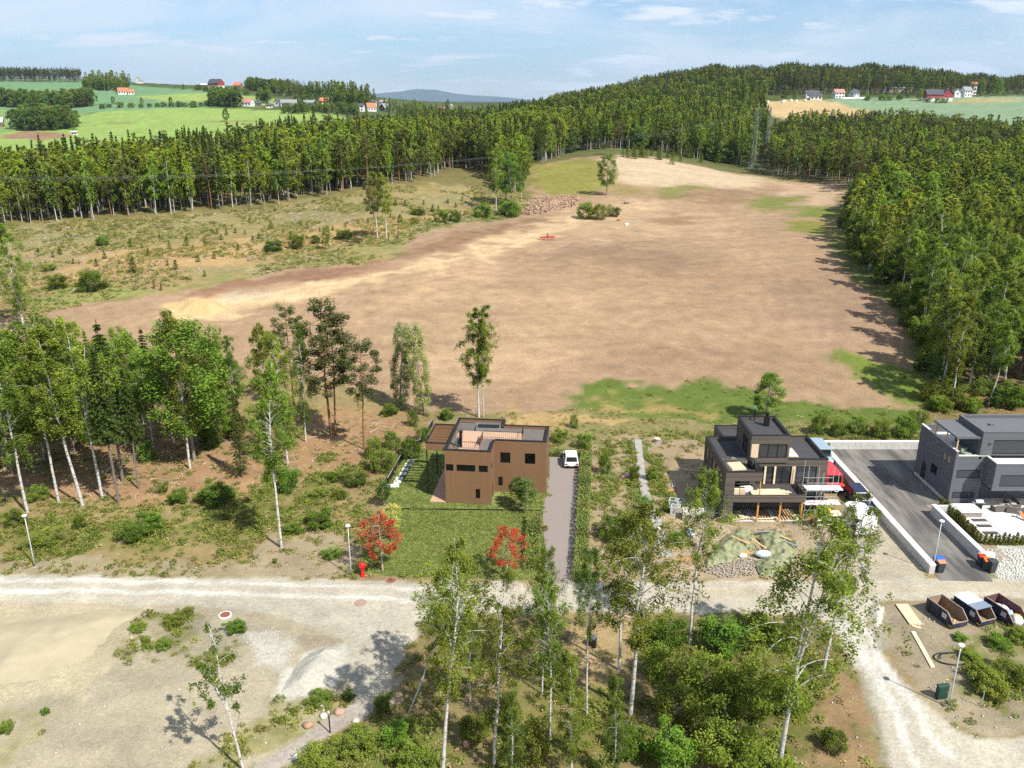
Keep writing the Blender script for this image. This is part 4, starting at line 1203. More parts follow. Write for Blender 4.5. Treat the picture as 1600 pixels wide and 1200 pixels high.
grove([(-200, None, 1240), (0, None, 1235), (135, None, 1235), (140, None, 1290), (0, None, 1300), (-200, None, 1300)], 6.5, F_PINE + F_SPRUCE, .85, 1.05, 'dark pine row along the hilltop above the pale green field', 11)
grove([(138, None, 1130), (200, None, 1110), (212, None, 1180), (150, None, 1200)], 7, F_DECID + F_BIRCH[2:3], .8, 1.3, 'grove at the end of the hilltop pine row', 12)
grove([(-120, None, 905), (0, None, 900), (60, None, 905), (130, None, 925), (160, None, 945), (140, None, 970), (60, None, 950), (-120, None, 950)], 7.5, F_DECID, 1.0, 1.6, 'belt of broad trees along the far side of the bright green meadow', 13)
grove([(25, None, 700), (60, None, 690), (122, None, 700), (122, None, 740), (70, None, 760), (30, None, 750)], 6.5, F_DECID, 0.95, 1.5, 'clump of big trees round the red-roofed house in the meadow', 14)
grove([(440, None, 1030), (500, None, 1000), (570, None, 980), (590, None, 1010), (560, None, 1080), (420, None, 1140)], 7.5, F_SPRUCE + F_BIRCH[2:] + F_DECID, .7, 1.0, 'wood behind the row of far villas', 15)
grove([(520, None, 880), (555, None, 870), (580, None, 880), (580, None, 930), (530, None, 940)], 7, F_DECID + F_BIRCH[2:], .9, 1.5, 'tall trees among the far villas', 16)
grove([(640, None, 900), (690, None, 890), (720, None, 900), (720, None, 950), (650, None, 960)], 7, F_DECID + F_BIRCH[2:], .55, .85, 'trees in front of the blue hills', 17)
grove([(335, None, 890), (375, None, 890), (378, None, 930), (335, None, 930)], 6.5, F_DECID, 1.0, 1.5, 'trees beside the white far house with pink roof', 18)
grove([(405, None, 930), (430, None, 930), (430, None, 950), (405, None, 950)], 6.5, F_DECID + F_BIRCH[2:], .9, 1.3, 'trees between the two far white houses', 19)
grove([(385, None, 1130), (440, None, 1080), (460, None, 1130), (400, None, 1180)], 7.5, F_DECID, 1.0, 1.4, 'round trees beside the far orange-roofed farm', 20)
grove([(440, None, 820), (500, None, 800), (560, None, 790), (560, None, 830), (450, None, 850)], 6, F_DECID, .45, .8, 'scrub below the far villas', 21)

grove([(590, None, 880), (650, None, 850), (760, None, 830), (800, None, 860), (700, None, 920), (600, None, 930)], 9, F_DECID + F_BIRCH[2:] + F_SPRUCE[:1], .45, .75, 'scattered low trees between the far villas and the blue hills', 22)
grove([(455, None, 900), (520, None, 890), (560, None, 905), (540, None, 940), (460, None, 950)], 11, F_DECID, .5, .8, 'garden trees between the far villas', 23)

# single far trees that stand apart
for px, py, top, k, nm, lb in [
    (354, 190, 168, 'fd', 'broadleaf_tree', 'lone tree in the middle of the bright green meadow'),
    (222, 164, 152, 'fd', 'broadleaf_tree', 'small tree above the hedgerow, left of the three'),
    (267, 165, 151, 'fd', 'broadleaf_tree', 'small round tree above the hedgerow, widest of the three'),
    (177, 163, 150, 'fd', 'broadleaf_tree', 'thin brownish tree at the left end of the hedgerow'),
    (168, 147, 133, 'fs', 'spruce_tree', 'narrow dark tree left of the orange-roofed white house'),
    (183, 147, 134, 'fs', 'spruce_tree', 'narrow dark tree touching the orange-roofed white house'),
    (287, 141, 131, 'fd', 'broadleaf_tree', 'dark round tree at the end of the pale green field'),
    (274, 140, 132, 'fs', 'spruce_tree', 'tiny pointed tree beside the pale green field, left one'),
    (280, 140, 133, 'fs', 'spruce_tree', 'tiny pointed tree beside the pale green field, right one'),
    (1225, 157, 133, 'fd', 'broadleaf_tree', 'bright green upright tree by the stubble field, left of the bungalow'),
    (1241, 157, 141, 'fd', 'broadleaf_tree', 'bright green round tree by the stubble field, beside the bungalow'),
    (1321, 152, 138, 'fd', 'broadleaf_tree', 'round dark tree in front of the pink-roofed far house'),
    (1418, 153, 136, 'fd', 'broadleaf_tree', 'round tree left of the red barn, farther one'),
    (1436, 158, 138, 'fd', 'broadleaf_tree', 'yellow-green tree touching the red barn'),
    (1532, 151, 122, 'fd', 'broadleaf_tree', 'big dark tree right of the white farmhouse, nearer half'),
    (1548, 151, 117, 'fd', 'broadleaf_tree', 'big dark tree right of the white farmhouse, taller half'),
    (1558, 150, 120, 'fd', 'broadleaf_tree', 'tree at the outer end of the farm grove'),
    (700, 172, 155, 'fd', 'broadleaf_tree', 'dark round tree beside the blue hills'),
]:
    b = gp(px, py)
    hm = 12 if k == 'fd' else 19
    s = height_px(b, top, hm)
    m = MODELS[k][rnd.randrange(2)]
    plant(m, nm, b, s, s * (0.85 if k == 'fd' else 1.3), None, lb, 'tree')
for i, (px, py, w) in enumerate([(170, 168, 10), (188, 168, 14), (205, 168, 12), (221, 168, 10), (234, 167, 9), (246, 167, 10), (256, 167, 12), (268, 167, 12), (281, 167, 14), (290, 167, 10), (303, 168, 16), (315, 166, 10), (325, 165, 14), (160, 170, 12)]):
    b = gp(px, py); s = size_at(w, b) / 3.4
    plant(BUSH[i % 4], 'hedgerow_bush', b, s * 0.9, s, None, 'dark bush in the hedgerow across the meadow, %s from the left' % ORD[sorted([170, 188, 205, 221, 234, 246, 256, 268, 281, 290, 303, 315, 325, 160]).index(px)], 'bush', 'bushes in the hedgerow', parts=('stem', 'foliage'))
for i, (px, py, w) in enumerate([(310, 141, 14), (322, 143, 12), (335, 145, 12), (345, 143, 12), (352, 146, 14), (368, 147, 12), (385, 149, 14), (1378, 157, 14), (1390, 157, 12), (1405, 156, 12), (1450, 160, 10), (1465, 161, 12), (1476, 161, 12), (1355, 157, 12)]):
    b = gp(px, py); s = size_at(w, b) / 3.4
    plant(BUSH[i % 4], 'farm_bush', b, s, s, None, 'dark bush below the red far farm, %s from the left' % ORD[i] if px < 800 else 'low bush along the pale field by the red barn, %s from the left' % ORD[[1355, 1378, 1390, 1405, 1450, 1465, 1476].index(px)], 'bush', 'bushes below the far farm' if px < 800 else 'bushes by the red barn', parts=('stem', 'foliage'))

# ---------------------------------------------------------------- trees that stand apart or in open groups
TREES = [
    # base px, top py, model list, index, width factor, name, label
    (38, 515, 345, 'w', 0, 1.15, 'birch_tree', 'tall airy birch alone at the left border of the ploughed field'),
    (43, 800, 512, 'b', 0, .9, 'birch_tree', 'birch with straight white stem above the lamp post at the left border'),
    (92, 786, 520, 'b', 1, .95, 'birch_tree', 'birch with greyish double stem, second along the slope from the left border'),
    (129, 790, 505, 'b', 3, 1.0, 'birch_tree', 'birch with bright white stem and a dark shrub at its foot'),
    (160, 778, 492, 'b', 4, .9, 'birch_tree', 'forked birch with bare white top branches above the left slope'),
    (186, 786, 540, 's', 1, .9, 'spruce_tree', 'spruce with long bare grey stem and dead twigs'),
    (192, 752, 500, 's', 0, 1.0, 'spruce_tree', 'dense spruce close behind the bare-stemmed spruce'),
    (217, 764, 575, 's', 1, .8, 'spruce_tree', 'short spruce with a broken bare stem on the brown slope'),
    (112, 742, 505, 's', 0, 1.1, 'spruce_tree', 'dark pointed spruce among the birches at the left border'),
    (20, 740, 500, 'd', 0, 1.0, 'broadleaf_tree', 'leafy tree at the very left border behind the birches'),
    (70, 720, 498, 'd', 1, 1.0, 'broadleaf_tree', 'upright leafy tree behind the double-stemmed birch'),
    (240, 700, 545, 'b', 1, .9, 'birch_tree', 'smaller birch left of the two white stems on the slope'),
    (297, 732, 484, 'b', 0, .9, 'birch_tree', 'left one of two birches standing close together on the slope'),
    (304, 720, 492, 'd', 1, 1.1, 'broadleaf_tree', 'bright green tree rising behind the two close birches'),
    (270, 690, 520, 'b', 4, .9, 'birch_tree', 'birch behind the two close birches, on their left'),
    (335, 700, 600, 'd', 0, 1.2, 'broadleaf_tree', 'low leafy tree right of the two close birches'),
    (366, 640, 556, 'd', 0, 1.0, 'broadleaf_tree', 'small dense dark green round tree at the field\'s front border'),
    (378, 745, 610, 's', 2, .8, 'spruce_tree', 'small spruce between the two birch groups of the slope'),
    (440, 856, 570, 'b', 1, .85, 'birch_tree', 'birch with long bright white stem standing foremost near the road'),
    (450, 728, 512, 'w', 0, 1.0, 'birch_tree', 'weeping yellow-green birch left of the tall pine'),
    (418, 690, 505, 'b', 3, .9, 'birch_tree', 'birch half hidden behind the weeping birch'),
    (478, 690, 500, 'w', 0, .8, 'birch_tree', 'slim weeping birch between the weeping birch and the tall pine'),
    (460, 640, 468, 'p', 0, .8, 'pine_tree', 'thin pine behind the weeping birches'),
    (517, 682, 455, 'p', 0, .95, 'pine_tree', 'tallest dark pine on the slope above the house'),
    (524, 680, 480, 'p', 1, .8, 'pine_tree', 'second stem of the pine pair, right beside the tallest pine'),
    (569, 702, 520, 'p', 1, .8, 'pine_tree', 'pine with bare orange stem right of the tallest pine'),
    (626, 638, 502, 'c', 0, .8, 'aspen_tree', 'left one of two pale columnar aspens above the house'),
    (662, 648, 500, 'c', 0, .72, 'aspen_tree', 'right one of two pale columnar aspens above the house'),
    (748, 652, 478, 'b', 0, 1.15, 'birch_tree', 'birch with white stem directly behind the brown house'),
    (756, 652, 500, 'b', 3, .7, 'birch_tree', 'thin birch stem beside the birch behind the brown house'),
    (1196, 655, 578, 'd', 0, 1.1, 'broadleaf_tree', 'round leafy tree directly behind the dark timber house'),
    (948, 305, 238, 'd', 1, 1.0, 'birch_tree', 'lone birch on the crest of the ploughed field'),
    (590, 374, 268, 'b', 3, 1.0, 'birch_tree', 'left one of the white-stemmed birches in the felled clearing'),
    (604, 371, 270, 'b', 1, 1.0, 'birch_tree', 'right one of the white-stemmed birches in the felled clearing'),
    (585, 384, 272, 'p', 1, .7, 'pine_tree', 'thin dark pine beside the birches in the felled clearing'),
    (509, 390, 352, 'd', 1, .7, 'broadleaf_tree', 'small slim sapling tree by the green patch of the clearing'),
    (625, 352, 334, 'd', 0, .9, 'broadleaf_tree', 'small round sapling tree right of the birches in the clearing'),
    (775, 330, 228, 'b', 0, 1.0, 'birch_tree', 'tall birch at the corner of the field, foremost of its clump'),
    (800, 322, 236, 'd', 1, 1.1, 'broadleaf_tree', 'dark leafy tree at the corner of the field'),
    (815, 318, 245, 'b', 4, .9, 'birch_tree', 'birch with hanging twigs at the corner of the field'),
    (790, 318, 240, 's', 0, 1.0, 'spruce_tree', 'dark spruce in the clump at the corner of the field'),
    (1345, 330, 268, 'd', 0, 1.4, 'broadleaf_tree', 'big round tree at the narrow far corner of the field'),
    # in front of the road
    (692, 1208, 850, 'b', 0, .9, 'birch_tree', 'foremost white birch stem left of the driveway, full height'),
    (772, 1198, 890, 'b', 2, .85, 'birch_tree', 'forked birch in front of the gravel road, right of the foremost stem'),
    (704, 1088, 875, 'b', 4, 1.1, 'birch_tree', 'birch casting the big shadow over the gravel road'),
    (638, 1116, 930, 'b', 3, .75, 'birch_tree', 'leaning birch with oblique bare stem over the road shadow'),
    (847, 1085, 850, 'b', 3, .7, 'birch_tree', 'slim birch with long bare stem in line with the driveway'),
    (860, 1165, 905, 'b', 1, .9, 'birch_tree', 'small crooked birch below the driveway mouth'),
    (917, 1118, 862, 'b', 3, .7, 'birch_tree', 'thin straight birch at the foot of the long hedge'),
    (967, 1047, 800, 'b', 1, 1.05, 'birch_tree', 'birch with slim white stem left of the thick speckled one'),
    (985, 1115, 782, 'b', 0, 1.15, 'birch_tree', 'birch with thick black-speckled stem and broad crown over the road'),
    (1078, 1006, 738, 'b', 3, .95, 'birch_tree', 'slender birch in front of the building rubble'),
    (1216, 1202, 770, 'b', 2, 1.05, 'birch_tree', 'large full birch beside the side road, tallest in front'),
    (1286, 1052, 772, 'b', 4, 1.0, 'birch_tree', 'birch just behind the large full birch by the side road'),
    (381, 1204, 985, 'x', 0, 1.0, 'birch_tree', 'sparse forked birch with few leaves on the sandy lot'),
    (893, 1215, 1010, 'w', 0, .75, 'birch_tree', 'young bushy birch at the lower border below the driveway'),
    (960, 1222, 1050, 'w', 0, .7, 'birch_tree', 'young bushy birch at the lower border left of the bright scrub'),
    (800, 1222, 1075, 'w', 0, .75, 'birch_tree', 'young bushy birch at the lower border right of the forked birch'),
    (735, 1105, 940, 'b', 4, .8, 'birch_tree', 'birch right of the one that shades the gravel road'),
]
MODELS['w'] = [BIRCH_WEEP]; MODELS['x'] = [BIRCH_SPARSE]
L_ASPEN = mat_leaf('aspen_leaf', (0.150, 0.190, 0.060), (0.400, 0.460, 0.170), 0.36)
MODELS['c'] = [gen_clumps(190, 14, 1.8, 0.06, 90, 150, 0.11, B_GREY, L_ASPEN, 'column', cl_r=0.34, flat=1.1)]
MODELS['o'] = BIRCH_OPEN
HM = {'o': 18, 'b': 18, 's': 17, 'p': 17, 'd': 13, 'w': 18, 'x': 13, 'c': 14}
for px, py, top, k, i, wf, nm, lb in TREES:
    b = gp(px, py)
    if k == 'b' and py > 950: k = 'o'
    s = height_px(b, top, HM[k])
    sw = s * wf * (1.0 if s > 0.6 else 1.15)
    lean = 0.015
    laz = rnd.uniform(0, 6.28)
    if 'leaning' in lb: lean, laz = 0.42, R(20)
    if 'foremost white birch' in lb: lean, laz = 0.06, R(30)
    if 'large full birch' in lb: lean, laz = 0.03, R(10)
    if 'sparse forked' in lb: lean, laz = 0.12, R(190)
    if 'slender birch' in lb: lean, laz = 0.03, R(20)
    o = plant(MODELS[k][i], nm, b, s, sw, None, lb, 'tree', None, lean, laz)

# the dense grove on the slope
gv = scatter_poly(px_poly([(-120, 650), (0, 610), (150, 590), (300, 605), (380, 650), (350, 700), (230, 715), (100, 730), (-120, 740)]), 4.6, rgf)
for i, p in enumerate(gv):
    k = 'bdbsbdwb'[i % 8]; m = MODELS[k][i % len(MODELS[k])]; hh = min(18.0, height_px(p, rgf.uniform(505, 575), 1.0))
    nm = {'b': 'birch_tree', 'w': 'birch_tree', 'd': 'broadleaf_tree', 's': 'spruce_tree'}[k]; lb = {'b': 'birch', 'w': 'birch', 'd': 'leafy broad-crowned tree', 's': 'spruce'}[k]
    plant(m, nm, tuple(p), hh / HM[k], hh / HM[k] * rgf.uniform(.85, 1.1), None, ('tall ' if hh > 15.5 else 'low ') + lb + ' in the grove of the left slope, ' + place_word(p, [(60, 'at the left border'), (150, 'behind the bright-stemmed birch'), (240, 'behind the bare-stemmed spruce'), (9999, 'behind the two close birches')]), 'tree', 'dense grove on the left slope, ' + lb, rgf.uniform(0, .05), rgf.uniform(0, 6.28))

# ---------------------------------------------------------------- bushes
BU = [
    # px, py base, width px, height px, model, label
    (145, 453, 56, 34, 1, 'large round dark green bush at the near side of the clearing'),
    (92, 450, 40, 24, 1, 'second dark bush left of the large round one in the clearing'),
    (78, 423, 24, 12, 0, 'flat bush above the two dark bushes of the clearing'),
    (465, 388, 32, 24, 1, 'dark bush in front of the clearing, right of the long low one'),
    (428, 392, 40, 18, 1, 'long low dark bush at the near side of the clearing'),
    (493, 380, 18, 14, 0, 'small bush beside the slim sapling tree'),
    (540, 372, 34, 16, 0, 'bush left of the birches in the clearing'),
    (160, 384, 26, 18, 1, 'bush in the middle of the upper clearing'),
    (655, 336, 26, 12, 0, 'wide bush right of the birches in the clearing'),
    (648, 350, 16, 12, 0, 'small bush beside the round sapling tree'),
    (690, 348, 30, 22, 1, 'bush on the green border between clearing and field'),
    (712, 346, 24, 18, 0, 'bush farther along the green border between clearing and field'),
    (755, 340, 34, 24, 1, 'bush under the clump at the corner of the field'),
    (798, 338, 44, 28, 1, 'broad bush at the foot of the clump at the field corner'),
    (915, 342, 34, 28, 1, 'left part of the bush island on the ploughed field'),
    (935, 343, 34, 26, 0, 'middle part of the bush island on the ploughed field'),
    (957, 338, 26, 18, 0, 'right part of the bush island on the ploughed field'),
    (450, 768, 44, 44, 1, 'dense dark shrub at the foot of the foremost birch'),
    (555, 758, 40, 26, 0, 'grey-green rounded shrub on the slope left of the house'),
    (522, 752, 26, 18, 1, 'small dark shrub left of the grey-green one'),
    (600, 735, 50, 40, 0, 'green shrub left of the house pergola'),
    (640, 715, 44, 36, 0, 'bright shrub just behind the garden terrace'),
    (585, 715, 36, 36, 1, 'shrub on the slope above the grey-green one'),
    (612, 700, 36, 30, 0, 'shrub farther up the slope behind the terrace'),
    (660, 690, 24, 30, 0, 'slim bush left of the pergola roof'),
    (646, 665, 20, 30, 0, 'young slim bush below the columnar aspens'),
    (698, 655, 28, 20, 1, 'dark green bush behind the flat roof'),
    (608, 648, 34, 18, 1, 'dark bush under the columnar aspens'),
    (875, 692, 28, 26, 1, 'rounded bush right behind the brown house'),
    (897, 668, 16, 24, 0, 'small upright bush behind the driveway'),
    (915, 700, 34, 28, 1, 'bush beyond the parked white car'),
    (1278, 678, 34, 36, 0, 'bright bush behind the dark house, left end of the row'),
    (1308, 680, 34, 26, 1, 'bush in the row behind the retaining wall, second'),
    (1340, 676, 40, 30, 0, 'bush in the row behind the retaining wall, third and brightest'),
    (1375, 684, 40, 34, 1, 'broad dark bush in the row behind the retaining wall'),
    (1412, 682, 44, 40, 0, 'big grey-green bush left of the grey house'),
    (1434, 668, 30, 34, 0, 'bush touching the grey house on its far side'),
    (340, 785, 70, 36, 1, 'wide leafy bush in the tree shadow on the lower slope'),
    (255, 770, 18, 16, 0, 'bright little bush beside the brown litter'),
    (278, 785, 40, 24, 1, 'dark low bush right of the bright little one'),
    (210, 840, 60, 34, 0, 'leafy bush in the middle of the green bank'),
    (240, 825, 40, 30, 1, 'darker bush in the middle of the green bank'),
    (75, 850, 50, 30, 0, 'bush on the bank right of the lamp post'),
    (25, 820, 40, 30, 0, 'bush on the bank at the left border'),
    (125, 825, 26, 24, 1, 'dark shrub below the bright-stemmed birch'),
    (60, 780, 40, 26, 0, 'bush at the foot of the left birches'),
    (500, 775, 30, 14, 0, 'low bright bush on the lower slope'),
    (530, 778, 28, 14, 0, 'low bright bush nearest the lawn corner'),
    (500, 820, 60, 22, 1, 'wide low shrub on the bank left of the lawn'),
    (460, 832, 40, 18, 1, 'low shrub near the foremost birch'),
    (520, 870, 34, 16, 0, 'olive bush by the road left of the lamp'),
    (430, 880, 10, 10, 1, 'tiny bush on the bare ground by the road'),
    (330, 700, 40, 40, 1, 'undergrowth bush behind the two close birches'),
    (365, 680, 44, 40, 0, 'undergrowth bush below the small round tree'),
    (60, 680, 50, 46, 1, 'undergrowth bush deep in the left birches'),
    (140, 690, 50, 46, 1, 'undergrowth bush behind the bright-stemmed birch'),
    (230, 720, 40, 36, 1, 'undergrowth bush beside the short broken spruce'),
    # in front
    (1040, 1010, 70, 60, 1, 'dark thicket bush just below the road'),
    (1130, 1015, 90, 60, 1, 'broad dark thicket bush right of the slender birch'),
    (1185, 990, 60, 40, 0, 'lighter bush at the right end of the road thicket'),
    (1100, 1090, 90, 90, 0, 'bright green bush in the middle of the front thicket'),
    (1165, 1120, 90, 110, 1, 'tall dark bush right of the bright one in the front thicket'),
    (1060, 1130, 80, 80, 0, 'bright green bush nearer than the thicket\'s middle one'),
    (1025, 1060, 50, 70, 0, 'bush right of the thick speckled birch'),
    (1130, 1190, 110, 90, 0, 'large yellow-green bush at the lower border'),
    (1050, 1200, 90, 80, 1, 'dark bush at the lower border of the front thicket'),
    (1230, 1110, 80, 80, 1, 'bush under the large full birch'),
    (1300, 1170, 50, 40, 0, 'low bush right of the large full birch stem'),
    (1200, 1210, 90, 60, 0, 'low bush left of the large full birch stem'),
    (985, 1180, 60, 60, 1, 'dark bush in the shade of the speckled birch'),
    (830, 1190, 70, 80, 0, 'bright leafy bush between the front stems'),
    (740, 1150, 60, 40, 0, 'low bush right of the foremost white stem'),
    (620, 1160, 60, 40, 1, 'shaded bush right of the footpath'),
    (560, 1170, 70, 40, 0, 'sunlit bush right of the footpath'),
    (500, 1195, 70, 40, 0, 'sunlit bush at the lower border beside the footpath'),
    (650, 1205, 70, 50, 0, 'bush at the lower border left of the foremost stem'),
    (600, 1110, 40, 34, 1, 'dark bush in the tree shadow at the end of the footpath'),
    (500, 1095, 44, 20, 0, 'low bush between gravel heap and footpath'),
    (545, 1092, 26, 18, 1, 'low bush by the boulders of the footpath'),
    (1545, 1080, 60, 40, 0, 'green bush behind the lamp post on the right lot'),
    (1575, 1060, 60, 36, 0, 'wide bush on the right lot at the border'),
    (1530, 1060, 44, 30, 0, 'bush left of the wide one on the right lot'),
    (1515, 1030, 34, 18, 1, 'low bush below the containers'),
    (1500, 1000, 26, 12, 1, 'low bush at the foot of the covered container'),
    (1560, 1010, 44, 20, 1, 'low bush at the foot of the filled container'),
    (1590, 1000, 40, 24, 0, 'bush at the right border below the containers'),
    (1555, 1095, 30, 18, 0, 'yellow-green bush by the small post'),
    (960, 840, 60, 40, 0, 'pale scrub right of the long hedge'),
    (1010, 800, 26, 30, 1, 'dark weeds bush on the strip left of the grey path'),
    (990, 750, 22, 30, 1, 'weeds bush higher on the strip left of the grey path'),
    (1018, 750, 20, 26, 1, 'weeds bush right of the grey path'),
    (1040, 800, 16, 16, 1, 'small bush right of the grey path'),
    (1055, 850, 30, 24, 1, 'bush below the block pallet'),
    (945, 740, 24, 40, 1, 'tall weeds along the outer side of the hedge'),
    (275, 975, 34, 16, 0, 'low green growth at the top of the sandy lot'),
    (255, 1012, 30, 16, 0, 'low bright growth in the middle of the sandy lot'),
    (228, 1005, 16, 12, 1, 'small dark tuft bush left of the bright growth on the sandy lot'),
    (215, 985, 30, 14, 0, 'olive growth beside the sand'),
    (290, 962, 26, 14, 0, 'yellowish bush at the road side of the sandy lot'),
    (370, 985, 40, 20, 1, 'growth near the manhole on the sandy lot'),
    (72, 1115, 16, 12, 1, 'small dark tuft on the lower sand'),
    (10, 1145, 26, 24, 1, 'dark bush at the left border of the sandy lot'),
]
for i, (px, py, w, h, k, lb) in enumerate(BU):
    b = gp(px, py)
    sw = size_at(w, b) / 3.5; sh = size_at(h, b) / 2.7 * 1.05
    plant(BUSH[(k + 2 * (i % 2)) % 4], 'bush', (b[0], b[1], b[2] - 0.03), max(sh, sw * 0.55), sw, None, lb, 'bush', None, parts=('stem', 'foliage'))

# spruce saplings dotted over the clearing
for i, (px, py, h) in enumerate([(209, 426, 25), (151, 416, 12), (164, 404, 12), (94, 398, 12), (83, 402, 9), (204, 386, 14), (232, 399, 12), (222, 388, 8), (265, 389, 13), (292, 384, 16), (302, 392, 10), (320, 384, 8), (346, 375, 10), (340, 366, 8), (354, 367, 9), (368, 364, 9), (383, 366, 7), (372, 391, 11), (395, 376, 9), (275, 421, 16), (262, 415, 10), (320, 432, 10), (310, 409, 12), (335, 404, 12), (424, 357, 14), (443, 364, 8), (405, 373, 10), (455, 368, 8), (470, 352, 7), (480, 355, 8), (618, 321, 12), (633, 322, 10), (643, 327, 8), (662, 320, 8), (676, 331, 12), (685, 330, 10), (712, 324, 8), (722, 314, 8), (607, 328, 8), (560, 350, 7), (575, 348, 8), (540, 355, 8), (520, 360, 8), (500, 362, 7), (610, 340, 8), (115, 412, 8), (60, 395, 8), (250, 372, 7), (180, 370, 7), (430, 330, 7), (390, 345, 7), (700, 318, 8)]):
    b = gp(px, py); s = size_at(h, b) / 2.2
    plant(SAPLING[i % 2], 'spruce_sapling', b, s, s * 1.25, None, ('knee-high' if h < 8 else 'small' if h < 11 else 'larger') + ' yellow-green spruce sapling on the clearing, ' + ('upper side, ' if py < 372 else 'lower side, ') + place_word(b, [(110, 'near the left border'), (200, 'above the large round bush'), (280, 'around the dark green spruce'), (360, 'in the middle of the orange band'), (460, 'above the long low bush'), (590, 'left of the birches'), (650, 'just right of the birches'), (9999, 'toward the field corner')]) if px != 209 else 'largest of the little spruces, dark green, in the near clearing', 'sapling', None if px == 209 else 'saplings over the clearing')
# row of saplings on the crest by the pylons
for i in range(34):
    px = 985 + i * 6 + rnd.uniform(-4, 4); py = 254 + (px - 985) * 0.055 + rnd.uniform(-6, 4)
    b = gp(px, py + 2); s = rnd.uniform(1.6, 3.4)
    b = (b[0], min(b[1] + rnd.uniform(12, 40), 470), 0); b = (b[0], b[1], gz(b[0], b[1]))
    plant(SAPLING[i % 2], 'spruce_sapling', b, s, s, None, ('taller ' if s > 2.5 else 'shorter ') + 'young light green spruce behind the pale crest, ' + place_word(b, [(1010, 'beside the bare-stemmed pine'), (1045, 'near the grey pole'), (1080, 'right of the grey pole'), (1120, 'in the middle of the belt'), (1150, 'halfway to the pylon'), (9999, 'beside the pylon')]), 'sapling', 'young spruces behind the crest')

# ---------------------------------------------------------------- the brown house
M_BROWN = mat_boards('brown_cladding', (0.198, 0.110, 0.056), 0.14, 'h', 0.07, 0.14, 0.75, 0.25)
M_BLACK = mat('black_metal', (0.012, 0.012, 0.013), 0.45, 0.2, 4)
M_ROOFGREY = mat('roof_felt', (0.135, 0.12, 0.105), 0.9, 0.14, 1.2, 0.2, 40)
M_DECK = mat_boards('deck_boards', (0.46, 0.30, 0.20), 0.145, 'h', 0.12, 0.1)
M_PANE = mat_glass('dark_pane', (0.004, 0.004, 0.005), 0.08)
M_WHITE = mat('white_paint', (0.76, 0.76, 0.74), 0.6, 0.06, 2)
M_CONC = mat('concrete', (0.56, 0.55, 0.52), 0.9, 0.14, 1.5, 0.2, 20, dirt=(0.35, 0.32, 0.27, 0.5))
BH = empty('brown_house', (-7.32, 82.45, 0), R(-6), 'brown timber-clad flat-roofed house with black windows behind the lawn', 'house')
_bhm = Matrix.Translation((-7.32, 82.45, 0)) @ Matrix.Rotation(R(-6), 4, 'Z'); _bhi = _bhm.inverted()


def bl(px, py, z):
    """house coordinates of a roof point in sight"""
    p = _bhi @ Vector(at_z(px, py, z)); return (p.x, p.y)


def wall_y(mb, x0, x1, y, z0, z1, th, holes):
    """wall in the plane y (outer face), thickness th inward (+y), with rectangular openings (x0,x1,z0,z1)"""
    xs = sorted({x0, x1, *[h[0] for h in holes], *[h[1] for h in holes]}); zs = sorted({z0, z1, *[h[2] for h in holes], *[h[3] for h in holes]})
    grid_wall(mb, xs, zs, holes, lambda a, b, c, d: mb.box(a, b, y, y + th, c, d))


def wall_x(mb, y0, y1, x, z0, z1, th, holes):
    ys = sorted({y0, y1, *[h[0] for h in holes], *[h[1] for h in holes]}); zs = sorted({z0, z1, *[h[2] for h in holes], *[h[3] for h in holes]})
    grid_wall(mb, ys, zs, holes, lambda a, b, c, d: mb.box(x, x + th, a, b, c, d))


def grid_wall(mb, us, zs, holes, put):
    # columns between openings become one box each where free
    for i in range(len(us) - 1):
        z = None
        for j in range(len(zs) - 1):
            um, zm = (us[i] + us[i + 1]) / 2, (zs[j] + zs[j + 1]) / 2
            solid = not any(h[0] < um < h[1] and h[2] < zm < h[3] for h in holes)
            if solid and z is None: z = zs[j]
            if not solid and z is not None: put(us[i], us[i + 1], z, zs[j]); z = None
        if z is not None: put(us[i], us[i + 1], z, zs[-1])


def window_y(parent, x0, x1, z0, z1, y, depth=0.10, frame=0.05, pane=None, fm=None, bars=0, name='window'):
    """window in a wall whose outer face is at y: frame ring with a pane set back"""
    fm = fm or M_BLACK
    m = MB(); a, b = y + depth - 0.04, y + depth + 0.03
    m.box(x0, x0 + frame, a, b, z0, z1).box(x1 - frame, x1, a, b, z0, z1).box(x0 + frame, x1 - frame, a, b, z0, z0 + frame).box(x0 + frame, x1 - frame, a, b, z1 - frame, z1)
    for k in range(bars):
        xb = x0 + (x1 - x0) * (k + 1) / (bars + 1); m.box(xb - frame / 2, xb + frame / 2, a, b, z0 + frame, z1 - frame)
    w = m.build(name, fm, parent)
    MB().box(x0 + frame, x1 - frame, y + depth, y + depth + 0.012, z0 + frame, z1 - frame).build('pane', pane or M_PANE, w)
    return w


def window_x(parent, y0, y1, z0, z1, x, depth, frame=0.05, pane=None, fm=None, name='window'):
    """window in a side wall; depth sets the pane back along +x (negative: along -x)"""
    fm = fm or M_BLACK
    m = MB(); a, b = sorted((x + depth * 0.6, x + depth * 1.3))
    m.box(a, b, y0, y0 + frame, z0, z1).box(a, b, y1 - frame, y1, z0, z1).box(a, b, y0 + frame, y1 - frame, z0, z0 + frame).box(a, b, y0 + frame, y1 - frame, z1 - frame, z1)
    w = m.build(name, fm, parent)
    MB().box(x + depth - 0.006, x + depth + 0.006, y0 + frame, y1 - frame, z0 + frame, z1 - frame).build('pane', pane or M_PANE, w)
    return w


